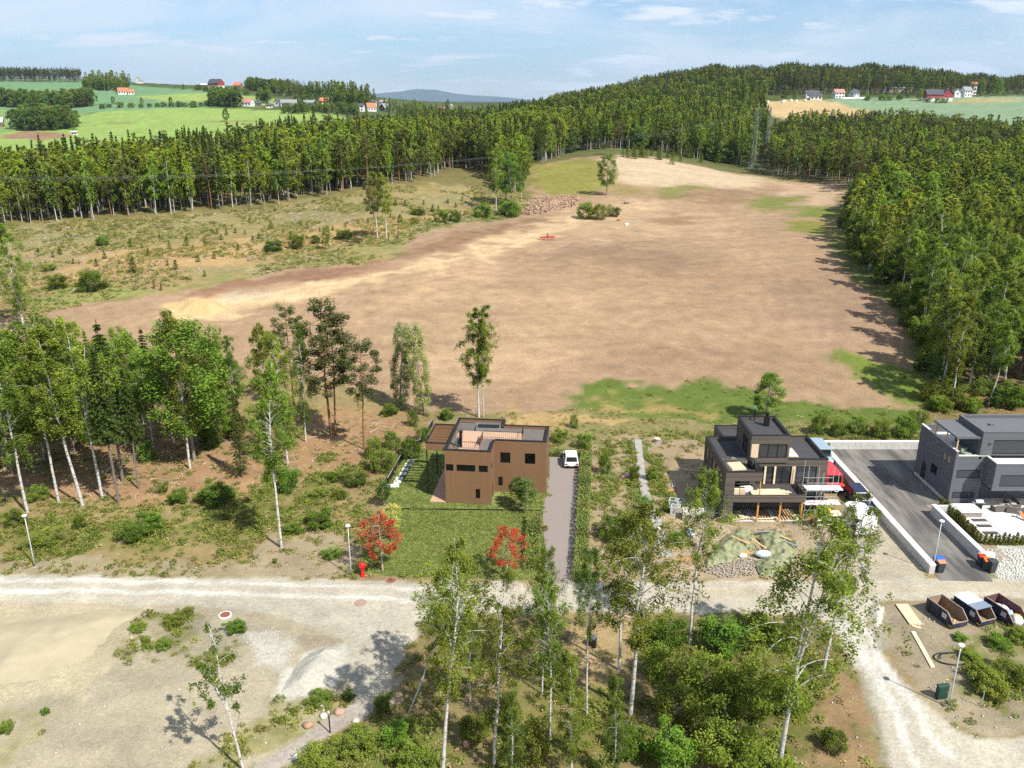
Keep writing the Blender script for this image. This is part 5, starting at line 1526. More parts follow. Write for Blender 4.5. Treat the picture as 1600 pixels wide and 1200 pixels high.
BHZ = 6.42
t = 0.28
m = MB()
hl = [(0.12, 0.95, 4.0, 4.78), (1.3, 3.35, 4.0, 4.78), (3.72, 4.72, 4.0, 4.78), (3.35, 3.85, 0.82, 1.95)]
wall_y(m, 0, 5.05, 0, 0, BHZ, t, hl)
wall_x(m, t, 9.6, 0, 0, BHZ, t, [(1.0, 3.2, 0.15, 2.3), (4.2, 6.8, 3.2, 5.3)])
wall_x(m, t, 3.3, 5.05 - t, 0, BHZ, t, [(0.35, 1.35, 4.0, 4.78), (1.2, 2.1, 0.1, 2.1)])
m.box(t, 5.6 - t, 9.6 - t, 9.6, 0, BHZ)
m.box(5.6 - t, 5.6, 8.0, 9.6, 0, BHZ)
hr = [(5.7, 6.82, 3.72, 5.0), (8.45, 9.62, 3.72, 5.0), (5.45, 5.95, 0.9, 2.0)]
wall_y(m, 5.05, 10.85, 3.3, 0, BHZ, t, hr)
wall_x(m, 3.3 + t, 8.0, 10.85 - t, 0, BHZ, t, [(5.0, 7.7, 0.0, 2.35)])
m.box(5.6, 10.85 - t, 8.0 - t, 8.0, 0, BHZ)
m.build('wall', M_BROWN, BH)
for h in hl: window_y(BH, *h, 0, 0.07)
for h in hr: window_y(BH, *h, 3.3, 0.07)
window_x(BH, 1.0, 3.2, 0.15, 2.3, 0, 0.08); window_x(BH, 4.2, 6.8, 3.2, 5.3, 0, 0.08)
window_x(BH, 0.35, 1.35, 4.0, 4.78, 5.05, -0.07)
dr = MB().box(4.93, 4.97, 1.22, 2.08, 0.1, 2.1).build('door', M_BLACK, BH)
MB().box(4.97, 5.03, 1.32, 1.36, 1.0, 1.14).build('handle', mat('steel', (0.5, 0.5, 0.5), 0.35, 0.1, 3, metal=0.8), dr)
g = MB().box(10.66, 10.70, 5.0, 7.7, 0, 2.35).build('garage_door', mat('garage_grey', (0.10, 0.10, 0.10), 0.6, 0.1, 3), BH)
for k in range(4): MB().box(10.70, 10.72, 5.02, 7.68, 0.05 + k * 0.58, 0.57 + k * 0.58).build('panel', MATS['garage_grey'], g)
# flat roof inside a dark parapet
rf = MB().box(t, 5.05 - t, t, 9.6 - t, 6.05, 6.12).box(5.05 - t, 10.85 - t, 3.3 + t, 8.0 - t, 6.05, 6.12).build('roof', M_ROOFGREY, BH)
m = MB()
o_ = 0.03
for x0, x1, y0, y1 in [(-o_, 5.05 + o_, -o_, t), (-o_, t, t, 9.6), (-o_, 5.63, 9.6 - t, 9.6 + o_), (5.05 - t, 5.05 + o_, t, 3.3), (5.05 + o_, 10.88, 3.27, 3.3 + t), (10.85 - t, 10.88, 3.3 + t, 8.0), (5.6, 10.88, 8.0 - t, 8.03), (5.35, 5.63, 8.03, 9.6 - t)]:
    m.box(x0, x1, y0, y1, BHZ + 0.003, BHZ + 0.07)
m.build('coping', M_BLACK, rf)
# roof deck, stair pit, rails, flue
dk = MB()
d0 = bl(726, 701, 6.15); d1 = bl(757, 675, 6.15)
DKX0, DKX1 = 1.35, 3.65
dk.box(DKX0, DKX1, 0.9, 4.2, 6.125, 6.2).box(0.55, 8.0, 4.2, 6.3, 6.125, 6.2)
dk.build('roof_deck', M_DECK, BH)
pit = MB()
pit.box(2.5, 5.2, 6.45, 6.5, 6.125, 6.55).box(2.5, 5.2, 8.15, 8.2, 6.125, 6.55).box(2.5, 2.55, 6.5, 8.15, 6.125, 6.55).box(5.15, 5.2, 6.5, 8.15, 6.125, 6.55)
sw = pit.build('stairwell', mat('pale_steel', (0.20, 0.20, 0.20), 0.5, 0.1, 3), BH)
MB().box(2.56, 5.14, 6.51, 8.14, 6.3, 6.34).build('stairwell_dark', M_BLACK, sw)  # black sheet stands in for the darkness inside the open stair pit
for a, b in [((DKX0, 0.9), (DKX1, 0.9)), ((DKX1, 0.9), (DKX1, 4.2)), ((DKX0, 0.9), (DKX0, 4.2)), ((DKX1, 4.2), (8.0, 4.2)), ((8.0, 4.2), (8.0, 6.3)), ((0.55, 4.2), (DKX0, 4.2)), ((0.7, 6.6), (2.4, 6.6))]:
    r_ = MB(); r_.bar((*a, 7.1), (*b, 7.1), 0.05)
    n = int(math.hypot(b[0] - a[0], b[1] - a[1]) / 0.22)
    for k in range(n + 1):
        f = k / max(n, 1); q = (a[0] + (b[0] - a[0]) * f, a[1] + (b[1] - a[1]) * f)
        r_.bar((*q, 6.2), (*q, 7.1), 0.018)
    r_.build('railing', M_BLACK, BH)
for x in (1.42, 3.58):      # timber screens beside the narrow deck
    MB().box(x - 0.02, x + 0.02, 2.2, 4.1, 6.2, 6.95).build('screen', M_DECK, BH)
MB().lathe([(0.16, 6.12), (0.16, 7.9), (0.20, 7.9), (0.20, 8.05)], 14, (1.55, 1.6, 0)).build('flue', M_BLACK, BH)
# pergola wing: fascia frame, rafters, post
PG = MB(); px0, py0, py1 = -2.45, 1.75, 7.45
PG.box(px0, -0.02, py0, py0 + 0.14, 5.55, 6.42).box(px0, -0.02, py1 - 0.14, py1, 5.55, 6.42).box(px0, px0 + 0.14, py0 + 0.14, py1 - 0.14, 5.55, 6.42)
pg = PG.build('pergola', M_BROWN, BH)
for k in range(6):
    y_ = py0 + 0.75 + k * 0.78
    MB().box(px0 + 0.14, -0.02, y_, y_ + 0.09, 5.75, 6.05).build('rafter', M_BROWN, pg)
cp = MB().box(px0 - o_, -0.04, py0 - o_, py0 + 0.17, 6.423, 6.49).box(px0 - o_, px0 + 0.17, py0 + 0.17, py1 - 0.17, 6.423, 6.49).box(px0 - o_, -0.04, py1 - 0.17, py1 + o_, 6.423, 6.49)
cp.build('coping', M_BLACK, pg)
for y_ in (py0 + 0.1, py1 - 0.1): MB().bar((px0 + 0.1, y_, 0), (px0 + 0.1, y_, 5.55), 0.12).build('post', M_BLACK, pg)
# ground deck on the shaded side, plinth
MB().box(-1.75, -0.01, -0.12, 8.6, 0.13, 0.24).build('terrace_deck', M_DECK, BH)
MB().box(-0.02, 5.07, -0.02, t, 0.0, 0.16).build('plinth', M_BLACK, BH)

# lawn in two levels, its edging, driveway
m_l, nt, bs, out = new_mat('lawn')
tc = nd(nt, 'ShaderNodeTexCoord')
n1 = nd(nt, 'ShaderNodeTexNoise', in_Scale=5.0, in_Detail=4.0, in_Roughness=0.8); n2 = nd(nt, 'ShaderNodeTexNoise', in_Scale=0.5, in_Detail=3.0)
nt.links.new(tc.outputs['Object'], n1.inputs['Vector']); nt.links.new(tc.outputs['Object'], n2.inputs['Vector'])
cr = nd(nt, 'ShaderNodeValToRGB'); cr.color_ramp.elements[0].position = 0.34; cr.color_ramp.elements[0].color = (0.075, 0.100, 0.020, 1)
cr.color_ramp.elements[1].position = 0.66; cr.color_ramp.elements[1].color = (0.250, 0.290, 0.075, 1)
nt.links.new(n1.outputs['Fac'], cr.inputs[0])
mr_ = nd(nt, 'ShaderNodeMapRange', in_1=0.3, in_2=0.7, in_3=0.75, in_4=1.25); nt.links.new(n2.outputs['Fac'], mr_.inputs[0])
mx = nd(nt, 'ShaderNodeMixRGB', blend_type='MULTIPLY', in_Fac=1.0); nt.links.new(cr.outputs[0], mx.inputs['Color1']); nt.links.new(mr_.outputs[0], mx.inputs['Color2'])
nt.links.new(mx.outputs[0], bs.inputs['Base Color']); bs.inputs['Roughness'].default_value = 0.9
bp = nd(nt, 'ShaderNodeBump', in_Strength=0.8, in_Distance=0.1); nt.links.new(n1.outputs['Fac'], bp.inputs['Height']); nt.links.new(bp.outputs[0], bs.inputs['Normal'])
M_LAWN = m_l
G0 = lambda px, py: at_z(px, py, 0)[:2]
low = [G0(547, 898), G0(577, 846), G0(610, 797), (3.2, 80.6), (3.05, 66.9)]
up = [G0(610, 795), G0(603, 785), G0(612, 757), G0(638, 700), (-9, 97), (-2, 95), (3.9, 92.9), (4.3, 88), (3.6, 82.9), (3.25, 80.65)]
props(MB().prism(low, -0.05, 0.05).build('lawn', M_LAWN), kind='structure')
props(MB().prism(up, -0.05, 0.13).build('lawn', M_LAWN), kind='structure')
ed = empty('lawn_edging', (0, 0, 0), 0, 'thin dark edging across the lawn where it steps up to the house', 'edging')
a_, b_ = Vector((*G0(610, 796), 0.1)), Vector((3.22, 80.62, 0.1))
for k in range(6):
    p, q = a_.lerp(b_, k / 6), a_.lerp(b_, (k + 0.985) / 6)
    MB().bar(p, q, 0.05, 0.16).build('edging_strip', M_BLACK, ed)
M_DRIVE = mat('driveway_gravel', (0.235, 0.20, 0.175), 0.95, 0.10, 6, 0.3, 40)
props(MB().prism([(3.1, 66.4), (5.55, 66.4), (8.45, 95.0), (4.7, 95.0), (4.4, 89), (3.9, 84.5), (3.35, 82.8)], -0.05, 0.075).build('driveway', M_DRIVE), kind='structure')
# low garden wall with pale coping round the upper lawn, white slabs inside it
M_BLOCKG = mat('grey_coping', (0.25, 0.25, 0.24), 0.9, 0.1, 3)
gw = empty('garden_wall', (0, 0, 0), 0, 'low dark garden wall with pale top at the far corner of the lawn', 'wall')
cn = [G0(606, 757), G0(638, 699), G0(655, 697), G0(676, 664)]
for p, q in zip(cn[:-1], cn[1:]):
    MB().bar((*p, 0.36), (*q, 0.36), 0.16, 0.9).build('wall_section', M_BLACK, gw)
    MB().bar((*p, 0.84), (*q, 0.84), 0.10, 0.04).build('coping', M_BLOCKG, gw)
pv = empty('garden_path', (*G0(633, 738), 0.13), 0, 'row of white paving slabs along the garden wall', 'path')
for k, (a, b) in enumerate([((621, 755), (6, 6)), ((624, 750), (7, 8)), ((630, 742), (5, 6)), ((634, 735), (5, 6)), ((638, 728), (5, 6)), ((642, 722), (4, 5))]):
    c = G0(*a); w = 0.42
    MB().box(c[0] - w, c[0] + w, c[1] - 0.45, c[1] + 0.45, 0.0, 0.05).build('slab', M_WHITE, pv, loc=(-pv.location[0], -pv.location[1], 0.004))
c = G0(614, 761); MB().box(c[0] - 0.7, c[0] + 0.7, c[1] - 0.4, c[1] + 0.4, 0.0, 0.06).build('slab', M_WHITE, pv, loc=(-pv.location[0], -pv.location[1], 0.004))

# hedges: clipped leafy walls
M_HEDGE = mat_leaf('hedge_leaf', (0.070, 0.098, 0.020), (0.310, 0.350, 0.100), 0.3)
M_HSTEM = mat('hedge_stem', (0.07, 0.05, 0.035), 0.9, 0.3, 8)


def hedge(a, b, width, height, label):
    a = np.array(a); b = np.array(b); L = np.linalg.norm(b - a); n = max(2, int(L / 0.9))
    o = empty('hedge', (*a, 0), math.atan2(b[1] - a[1], b[0] - a[0]), label, 'hedge')
    rg = np.random.default_rng(int(L * 100))
    for k in range(n):
        cnt = 620
        p = rg.random((cnt, 3)) - 0.5
        f = rg.integers(0, 3, cnt)                      # press leaves towards the clipped faces
        for ax in range(3): p[f == ax, ax] = np.sign(p[f == ax, ax]) * (0.5 - rg.random((f == ax).sum()) * 0.12)
        p *= np.array([L / n * 1.15, width * (0.9 + 0.2 * rg.random()), height * (0.92 + 0.14 * rg.random())])
        p += rg.normal(size=p.shape) * 0.05; p[:, 2] += height / 2 + 0.05; p[:, 0] += (k + 0.5) * L / n
        v, fc, tn = leaf_quads(p, 0.085 * (0.7 + 0.6 * rg.random(cnt)), rg, 0.3, 0.6, None, 0.5)
        o2 = link_mesh('foliage', np_mesh('foliage', v, fc, M_HEDGE, tn), None, o)
        for j in range(3): MB().bar(((k + 0.2 + 0.3 * j) * L / n, 0, 0), ((k + 0.25 + 0.28 * j) * L / n, 0.05, height * 0.8), 0.04).build('stem', M_HSTEM, o2)
    return o


hedge((6.25, 66.6), (9.25, 95.2), 1.3, 1.1, 'long clipped hedge along the right side of the driveway')
hedge((1.9, 68.6), (2.35, 78.6), 1.5, 0.95, 'short loose hedge between lawn and driveway')
hedge((4.6, 95.6), (9.0, 95.4), 0.9, 0.7, 'low hedge across the end of the driveway')
# garden trees
M_RED = mat_leaf('red_leaf', (0.085, 0.055, 0.014), (0.46, 0.055, 0.034), 0.3, 0.03)
M_DK = mat_leaf('garden_leaf', (0.028, 0.055, 0.012), (0.110, 0.180, 0.040), 0.3)
rt = [gen_clumps(300 + i, 5.0, 1.75, 0.30, 34, 80, 0.075, mat('pale_bark', (0.45, 0.36, 0.28), 0.8, 0.2, 6), M_RED, 'round', cl_r=0.24, flat=0.8, r0=0.07, t0=0.62) for i in range(2)]
gt = gen_clumps(310, 4.2, 1.25, 0.36, 30, 90, 0.08, B_GREY, M_DK, 'round', cl_r=0.34, flat=0.9, r0=0.06)
yt = gen_clumps(311, 3.6, 1.2, 0.35, 20, 60, 0.07, B_GREY, mat_leaf('yellow_leaf', (0.30, 0.28, 0.05), (0.55, 0.52, 0.14), 0.3), 'round', cl_r=0.3, r0=0.05)
def garden(model, px, py, top, hm, wf, nm, lb, z=0.05):
    b = at_z(px, py, z); s = height_px(b, top, hm)
    plant(model, nm, b, s, s * wf, None, lb, 'tree')
garden(rt[0], 598, 891, 806, 5.0, 1.05, 'red_leaved_tree', 'red-leaved ornamental tree on the lawn beside the lamp')
garden(rt[1], 792, 905, 826, 5.0, 1.0, 'red_leaved_tree', 'red-leaved ornamental tree on the lawn near the driveway')
garden(yt, 612, 846, 790, 3.6, 1.0, 'ornamental_tree', 'small yellow-green tree behind the left red-leaved tree')
garden(yt, 573, 862, 820, 3.6, .8, 'ornamental_tree', 'small yellowish tree left of the red-leaved tree by the lamp')
garden(gt, 821, 802, 747, 4.2, 1.0, 'ornamental_tree', 'dark round-crowned garden tree in front of the house', 0.05)
garden(gt, 808, 790, 744, 4.2, .85, 'ornamental_tree', 'round-crowned garden tree just behind the other before the house', 0.13)
garden(gt, 602, 791, 752, 4.2, 1.0, 'ornamental_tree', 'small dark flowering tree at the corner of the upper lawn', 0.05)

# ---------------------------------------------------------------- dark timber house under construction
M_DARK = mat_boards('dark_cladding', (0.105, 0.088, 0.072), 0.16, 'z', 0.35, 0.12)
M_FELT = mat('dark_felt', (0.055, 0.054, 0.056), 0.9, 0.16, 1.2, 0.2, 40)
M_WOOD = mat('raw_timber', (0.62, 0.40, 0.19), 0.75, 0.15, 3, stretch=(1, 1, 4))
M_PLY = mat('plywood', (0.62, 0.47, 0.31), 0.75, 0.10, 2)
M_PLANK = mat('pale_plank', (0.70, 0.58, 0.38), 0.75, 0.12, 3)
M_ORANGE = mat('treated_post', (0.58, 0.28, 0.07), 0.7, 0.12, 3)
M_GLASS = mat_glass('house_glass', (0.03, 0.035, 0.04), 0.03)
M_STEEL = mat('zinc_steel', (0.52, 0.53, 0.54), 0.4, 0.1, 4, metal=0.6)
DH = empty('timber_house', (22.1, 77.9, 0), 0, 'dark timber flat-roofed house under construction with open balcony', 'house')
m = MB(); t = 0.25
# lower left block with open front
wall_x(m, 0, 9.7, 0, 0, 5.9, t, [(1.5, 2.6, 0.9, 2.4), (3.2, 4.4, 3.0, 5.0), (5.0, 6.0, 3.0, 5.0), (8.2, 9.1, 3.4, 5.0), (6.6, 7.6, 0.6, 2.2)])
m.box(t, 3.8, 9.7 - t, 9.7, 0, 5.9)
m.box(t, 1.0, 0, 0.2, 0, 2.5).box(t, 1.0, 0, 0.2, 3.35, 4.9)
m.box(t, 3.8, 0, 0.2, 4.9, 5.9)
m.box(t, 3.8, 3.2, 3.2 + t, 0, 2.5)
wall_y(m, t, 3.8, 3.2, 3.0, 5.9, t, [(1.2, 3.5, 3.05, 5.0)])
m.box(3.55, 3.8, 3.2 + t, 9.7 - t, 4.8, 5.9)
# right block
wall_y(m, 3.8, 11.7, 3.2, 0, 5.9, t, [(4.1, 7.9, 3.05, 5.1), (8.3, 10.6, 3.05, 5.1), (8.2, 10.8, 0.9, 2.4)])
wall_x(m, 3.2 + t, 9.8, 11.7 - t, 0, 5.9, t, [(1.0 + 3.2, 2.6 + 3.2, 3.2, 4.8)])
m.box(3.8, 11.7 - t, 9.8 - t, 9.8, 0, 5.9)
# rear left block
m.box(1.8, 2.05, 9.7, 13.1, 0, 5.9).box(2.05, 4.8, 12.85, 13.1, 0, 5.9).box(4.55, 4.8, 9.8, 12.85, 0, 5.9)
m.build('wall', M_DARK, DH)
MB().box(t, 3.55, 3.2 + t, 9.7 - t, 5.5, 5.58).box(t, 3.55, 0.2, 3.2 + t, 5.52, 5.6).box(3.8, 11.7 - t, 3.2 + t, 9.8 - t, 5.5, 5.58).box(2.05, 4.55, 9.8, 12.85, 5.5, 5.58).build('roof', M_FELT, DH)
m = MB(); o_ = 0.03
for x0, x1, y0, y1 in [(-o_, 3.83, -o_, 0.2), (-o_, t, 0.2, 9.7), (3.55, 3.83, 0.2, 3.2), (t, 1.8, 9.7 - t, 9.73), (1.77, 2.05, 9.73, 13.1), (1.77, 4.83, 12.85, 13.13), (7.4, 11.73, 3.17, 3.2 + t), (11.7 - t, 11.73, 3.2 + t, 9.8), (4.83, 11.73, 9.8 - t, 9.83)]:
    m.box(x0, x1, y0, y1, 5.903, 5.96)
m.build('coping', M_BLACK, DH)
# upper storey
U = MB(); ux0, ux1, uy0, uy1 = 3.2, 7.35, 3.05, 8.7
wall_y(U, ux0, ux1, uy0, 5.61, 8.7, t, [(ux0 + 0.95, ux1 - 0.25, 6.15, 7.75)])
wall_x(U, uy0 + t, uy1, ux0, 5.61, 8.7, t, [(uy0 + 0.9, uy0 + 3.0, 5.9, 7.9)])
U.box(ux1 - t, ux1, uy0 + t, uy1, 5.61, 8.7).box(ux0 + t, ux1 - t, uy1 - t, uy1, 5.61, 8.7)
up_ = U.build('upper_storey', M_DARK, DH)
MB().box(ux0 + t, ux1 - t, uy0 + t, uy1 - t, 8.35, 8.42).build('roof', M_FELT, up_)
m = MB(); m.box(ux0 - o_, ux1 + o_, uy0 - o_, uy0 + t, 8.703, 8.76).box(ux0 - o_, ux0 + t, uy0 + t, uy1, 8.703, 8.76).box(ux1 - t, ux1 + o_, uy0 + t, uy1, 8.703, 8.76).box(ux0 - o_, ux1 + o_, uy1 - t, uy1 + o_, 8.763, 8.81)
m.build('coping', M_BLACK, up_)
MB().box(ux0 + 0.1, ux0 + 0.85, uy0 - 0.02, uy0 - 0.004, 6.2, 7.75).build('bare_board', M_PLY, up_)
window_y(DH, ux0 + 0.95, ux1 - 0.25, 6.15, 7.75, uy0, 0.1, 0.08, M_GLASS, None, 2)
window_x(DH, uy0 + 0.9, uy0 + 3.0, 5.9, 7.9, ux0, 0.1, 0.08, M_GLASS)
window_y(DH, 4.1, 7.9, 3.05, 5.1, 3.2, 0.1, 0.09, M_GLASS, None, 3); window_y(DH, 8.3, 10.6, 3.05, 5.1, 3.2, 0.1, 0.08, M_GLASS, None, 1); window_y(DH, 8.2, 10.8, 0.9, 2.4, 3.2, 0.1, 0.08, M_GLASS, None, 1)
window_y(DH, 1.2, 3.5, 3.05, 5.0, 3.2, 0.1, 0.08, M_GLASS, None, 1)
for y0, y1, z0, z1 in [(1.5, 2.6, 0.9, 2.4), (3.2, 4.4, 3.0, 5.0), (5.0, 6.0, 3.0, 5.0), (8.2, 9.1, 3.4, 5.0), (6.6, 7.6, 0.6, 2.2)]: window_x(DH, y0, y1, z0, z1, 0, 0.08, 0.06, M_GLASS)
for x in (4.9, 5.95): MB().box(x + 0.05, x + 0.25, 3.12, 3.196, 3.05, 5.1).build('bare_mullion', M_PLANK, DH)
MB().box(7.9, 8.3, 3.15, 3.196, 3.05, 5.1).build('bare_board', M_PLY, DH)
# chimney and vent on the upper roof
ch = MB().box(5.55, 6.05, 6.4, 6.9, 8.42, 9.45).build('chimney', M_BLACK, DH)
MB().lathe([(0.17, 9.45), (0.17, 9.75), (0.24, 9.75), (0.24, 9.95), (0.05, 10.05)], 12, (5.8, 6.65, 0)).build('chimney_cap', M_BLACK, ch)
vp = MB().lathe([(0.06, 8.42), (0.06, 9.9)], 8, (4.85, 8.1, 0)).build('vent_pipe', M_BLACK, DH)
MB().lathe([(0.10, 9.9), (0.10, 10.1)], 10, (4.85, 8.1, 0)).build('cap', mat('cyan_cap', (0.03, 0.35, 0.55), 0.5, 0.05, 3), vp)
# balcony: floor, fascia, parapet, posts
MB().box(0.0, 8.5, 0.0, 3.195, 2.503, 2.7).build('balcony_floor', M_FELT, DH)
MB().box(t + 0.003, 8.5, -0.06, -0.004, 2.5, 3.35).box(8.44, 8.5, -0.004, 3.1, 2.72, 3.35).build('balcony_fascia', M_DARK, DH)
for x, y in ((3.75, 0.35), (6.1, 0.35), (8.35, 0.35)): MB().bar((x, y, 0), (x, y, 2.5), 0.16).build('post', M_ORANGE, DH)
MB().bar((3.68, 0.1, 2.72), (3.68, 0.1, 4.9), 0.1).build('post', M_ORANGE, DH)
MB().box(0.3, 8.4, 0.4, 3.1, -0.04, 0.03).build('floor_slab', M_CONC, DH)


def stack(name, loc, rz, rows, label, m_, cat='timber', group=None, part='board'):
    """pile of boards: rows = list of (x0,x1,y0,y1,z0,z1)"""
    o = empty(name, loc, rz, label, cat, group)
    for r in rows: MB().box(*r).build(part, m_, o)
    return o


X0, Y0 = 22.1, 77.9
# joists under the balcony
for gi, (xa, xb, lb) in enumerate([(0.9, 3.5, 'loose dark joists laid under the balcony, beside the dark pier'), (3.95, 5.9, 'loose joists laid under the balcony between the orange posts'), (6.3, 8.2, 'pale joists laid under the balcony at its outer end')]):
    rows = []; n = int((xb - xa) / 0.3)
    for k in range(n): rows.append((xa + k * 0.3, xa + k * 0.3 + 0.07, 0.5 + rnd.uniform(0, .2), 2.9, 0.04, 0.2))
    stack('timber_joists', (X0, Y0, 0), 0, rows, lb, M_WOOD if gi != 0 else M_PLY, 'timber', None, 'joist')
for k, (x, y, a, l, lb) in enumerate([(2.0, 0.6, 0.3, 2.2, 'pale offcut board lying across the dark joists'), (3.0, 0.9, -0.2, 1.8, 'short board beside the first orange post'), (5.0, 0.65, 0.06, 2.4, 'long pale board laid across the joists between the posts'), (1.5, 1.6, -0.4, 2.4, 'grey board leaning deep under the balcony')]):
    props(MB().box(-l / 2, l / 2, -0.1, 0.1, 0, 0.05).build('loose_board', M_PLANK if k != 3 else M_CONC, None, False, (X0 + x, Y0 + y, 0.205 + 0.052 * (k % 2)), a), lb, 'board')
# goods on the balcony
stack('plank_stack', (X0 + 3.2, Y0 + 0.5, 2.7), 0, [(0, 4.2 - 0.2 * k, k * 0.14, k * 0.14 + 0.13, 0.0, 0.12 + 0.1 * (k % 3)) for k in range(9)], 'stack of pale planks lying along the balcony floor', M_PLANK, 'timber', None, 'plank')
stack('plank_stack', (X0 + 5.6, Y0 + 2.0, 2.7), 0.03, [(-2.2 + 0.15 * k, 2.0 - 0.2 * k, -0.35 + k * 0.13, -0.23 + k * 0.13, 0.0, 0.08 + 0.06 * (k % 2)) for k in range(6)], 'second, ragged stack of pale planks nearer the glass wall', M_PLANK, 'timber', None, 'plank')
for k, (x, c, lb) in enumerate([(1.35, M_PLANK, 'upright pale sheet inside the open balcony, left one'), (2.0, M_PLY, 'upright tan sheet inside the open balcony')]):
    props(MB().box(-0.3, 0.3, -0.3, 0.3, 0, 1.1).build('insulation_bale', c, None, False, (X0 + x, Y0 + 0.7, 2.7), 0, 0.03), lb, 'bale')
props(MB().box(-0.8, 0.8, -0.35, 0.35, 0, 0.5).build('insulation_bale', M_WHITE, None, False, (X0 + 2.7, Y0 + 2.1, 2.7), 0.15, 0.05), 'white wrapped insulation bale on the balcony', 'bale')
props(MB().box(-0.9, 0.9, -0.12, 0.12, 0, 0.12).build('wrapped_beam', mat('blue_wrap', (0.04, 0.22, 0.55), 0.5, 0.1, 3), None, False, (X0 + 2.2, Y0 + 2.75, 4.2), 0.0), 'blue and white wrapped beam under the balcony ceiling', 'beam')
# goods on the roofs
stack('plywood_sheets', (X0 + 1.55, Y0 + 2.0, 5.6), 0.12, [(-0.75 + 0.03 * k, 0.75 + 0.02 * k, -0.9 + 0.04 * k, 0.9 + 0.03 * k, k * 0.03, k * 0.03 + 0.025) for k in range(4)], 'stack of tan plywood sheets on the lower flat roof', M_PLY, 'plywood', None, 'sheet')
stack('roof_boards', (X0 + 2.35, Y0 + 3.9, 5.6), -0.15, [(-0.75, 0.75, -0.6, 0.6, 0.0, 0.03), (-0.5, 0.85, -0.75, -0.5, 0.031, 0.06)], 'greenish board with a yellow strip behind the plywood on the roof', mat('green_board', (0.22, 0.23, 0.17), 0.8, 0.1, 2), 'board', None, 'sheet')
rb = empty('felt_rolls', (X0 + 2.95, Y0 + 1.75, 5.6), 0.2, 'stack of black felt rolls standing on the lower flat roof', 'rolls')
for k in range(8): MB().lathe([(0.13, 0), (0.13, 0.95)], 10, ((k % 2) * 0.27, (k // 2) * 0.28 - 0.4, 0.0)).build('roll', M_BLACK, rb, True)
sl = empty('slat_stack', (X0 + 7.75, Y0 + 4.6, 5.58), 0, 'white battens laid in rows on the right-hand flat roof', 'battens')
for k in range(10): MB().box(0, (1.25 if k < 7 else 0.5), k * 0.36, k * 0.36 + 0.14, 0, 0.09).build('batten', M_WHITE if k % 3 else M_PLANK, sl)
# scaffold in front of the right part
SC = empty('scaffold', (X0 + 8.9, Y0 + 1.0, 0), 0, 'steel scaffold with pale platforms at the corner of the timber house', 'scaffold')
for x in (0, 1.6, 3.2):
    for y in (0, 1.3): MB().lathe([(0.035, 0), (0.035, 6.2 if x < 1 else 5.4)], 8, (x, y, 0)).build('standard', M_STEEL, SC)
for z in (1.6, 3.3):
    for k in range(5): MB().box(0.04, 3.9, 0.06 + k * 0.25, 0.29 + k * 0.25, z, z + 0.05).build('platform', M_WHITE if k % 2 else M_CONC, SC)
for z in (1.0, 2.6, 4.2):
    for y in (0, 1.3): MB().bar((0, y, z), (3.2, y, z), 0.05).build('rail', M_STEEL, SC)
for a, b in (((0, 0, 0.2), (1.6, 0, 3.2)), ((1.6, 1.3, 0.2), (3.2, 1.3, 3.2))): MB().bar(a, b, 0.045).build('brace', M_STEEL, SC)
PS = empty('timber_trestle', (X0 + 9.6, Y0 - 1.3, 0), 0.1, 'white-painted timber trestle frame below the scaffold', 'trestle')
for x in (0, 2.6):
    for y in (0, 0.9): MB().bar((x, y, 0), (x, y, 1.5), 0.1).build('post', M_WHITE, PS)
for z in (0.5, 1.05, 1.5): MB().bar((-0.1, 0, z), (2.7, 0, z), 0.09).build('rail', M_WHITE, PS)
MB().box(-0.1, 2.7, -0.05, 0.95, 1.55, 1.6).build('platform', M_PLANK, PS)


def ladder(loc, rz, L, label, z=0.05, w=0.42):
    o = empty('ladder', loc, rz, label, 'ladder')
    for s_ in (-w / 2, w / 2): MB().box(0, L, s_ - 0.03, s_ + 0.03, 0, 0.07).build('rail', M_STEEL, o)
    for k in range(int(L / 0.28)): MB().box(0.1 + k * 0.28, 0.14 + k * 0.28, -w / 2 + 0.03, w / 2 - 0.03, 0.02, 0.05).build('rung', M_STEEL, o)
    return o


p = at_z(1222, 818, 0); ladder((p[0], p[1], 0.02), 0, 2.6, 'aluminium ladder lying in front of the orange posts', w=0.8)
p = at_z(1338, 853, 0); ladder((p[0], p[1], 0.02), 0.0, 2.0, 'aluminium grid ladder behind the white trailer, nearer the trailer', w=0.6)
p = at_z(1338, 863, 0); ladder((p[0], p[1], 0.02), 0.0, 2.0, 'aluminium grid ladder behind the white trailer, nearer the road', w=0.6)
p = at_z(1343, 888, 0); ladder((p[0], p[1], 0.02), 0.05, 0.9, 'green and white frame lying by the road mouth', w=0.7)

# ---------------------------------------------------------------- grey house
M_GREY = mat_boards('grey_render', (0.115, 0.120, 0.133), 0.14, 'z', 0.08, 0.1, 0.8, 0.3)
M_GFELT = mat('grey_felt', (0.12, 0.125, 0.13), 0.9, 0.12, 2, 0.2, 30)
M_SHUT = mat_boards('shutter', (0.055, 0.058, 0.066), 0.06, 'z', 0.1, 0.2, 0.6, 0.5)
M_PALE = mat('pale_stone', (0.62, 0.60, 0.54), 0.85, 0.08, 2)
GH = empty('grey_house', (48.05, 82.3, 0), 0, 'grey flat-roofed modern house with roof terrace at the right border', 'house')
m = MB(); t = 0.25
wall_x(m, 0, 8.1, 0, 0, 6.3, t, [(1.0, 1.75, 4.3, 5.2), (1.9, 2.65, 4.3, 5.2), (3.2, 4.6, 1.9, 3.0)])
wall_y(m, t, 3.3, 0, 0, 5.75, t, [(0.4, 2.95, 3.15, 4.15), (0.35, 2.7, 0.75, 1.5)])
m.box(t, 16, 8.1 - t, 8.1, 0, 6.3)
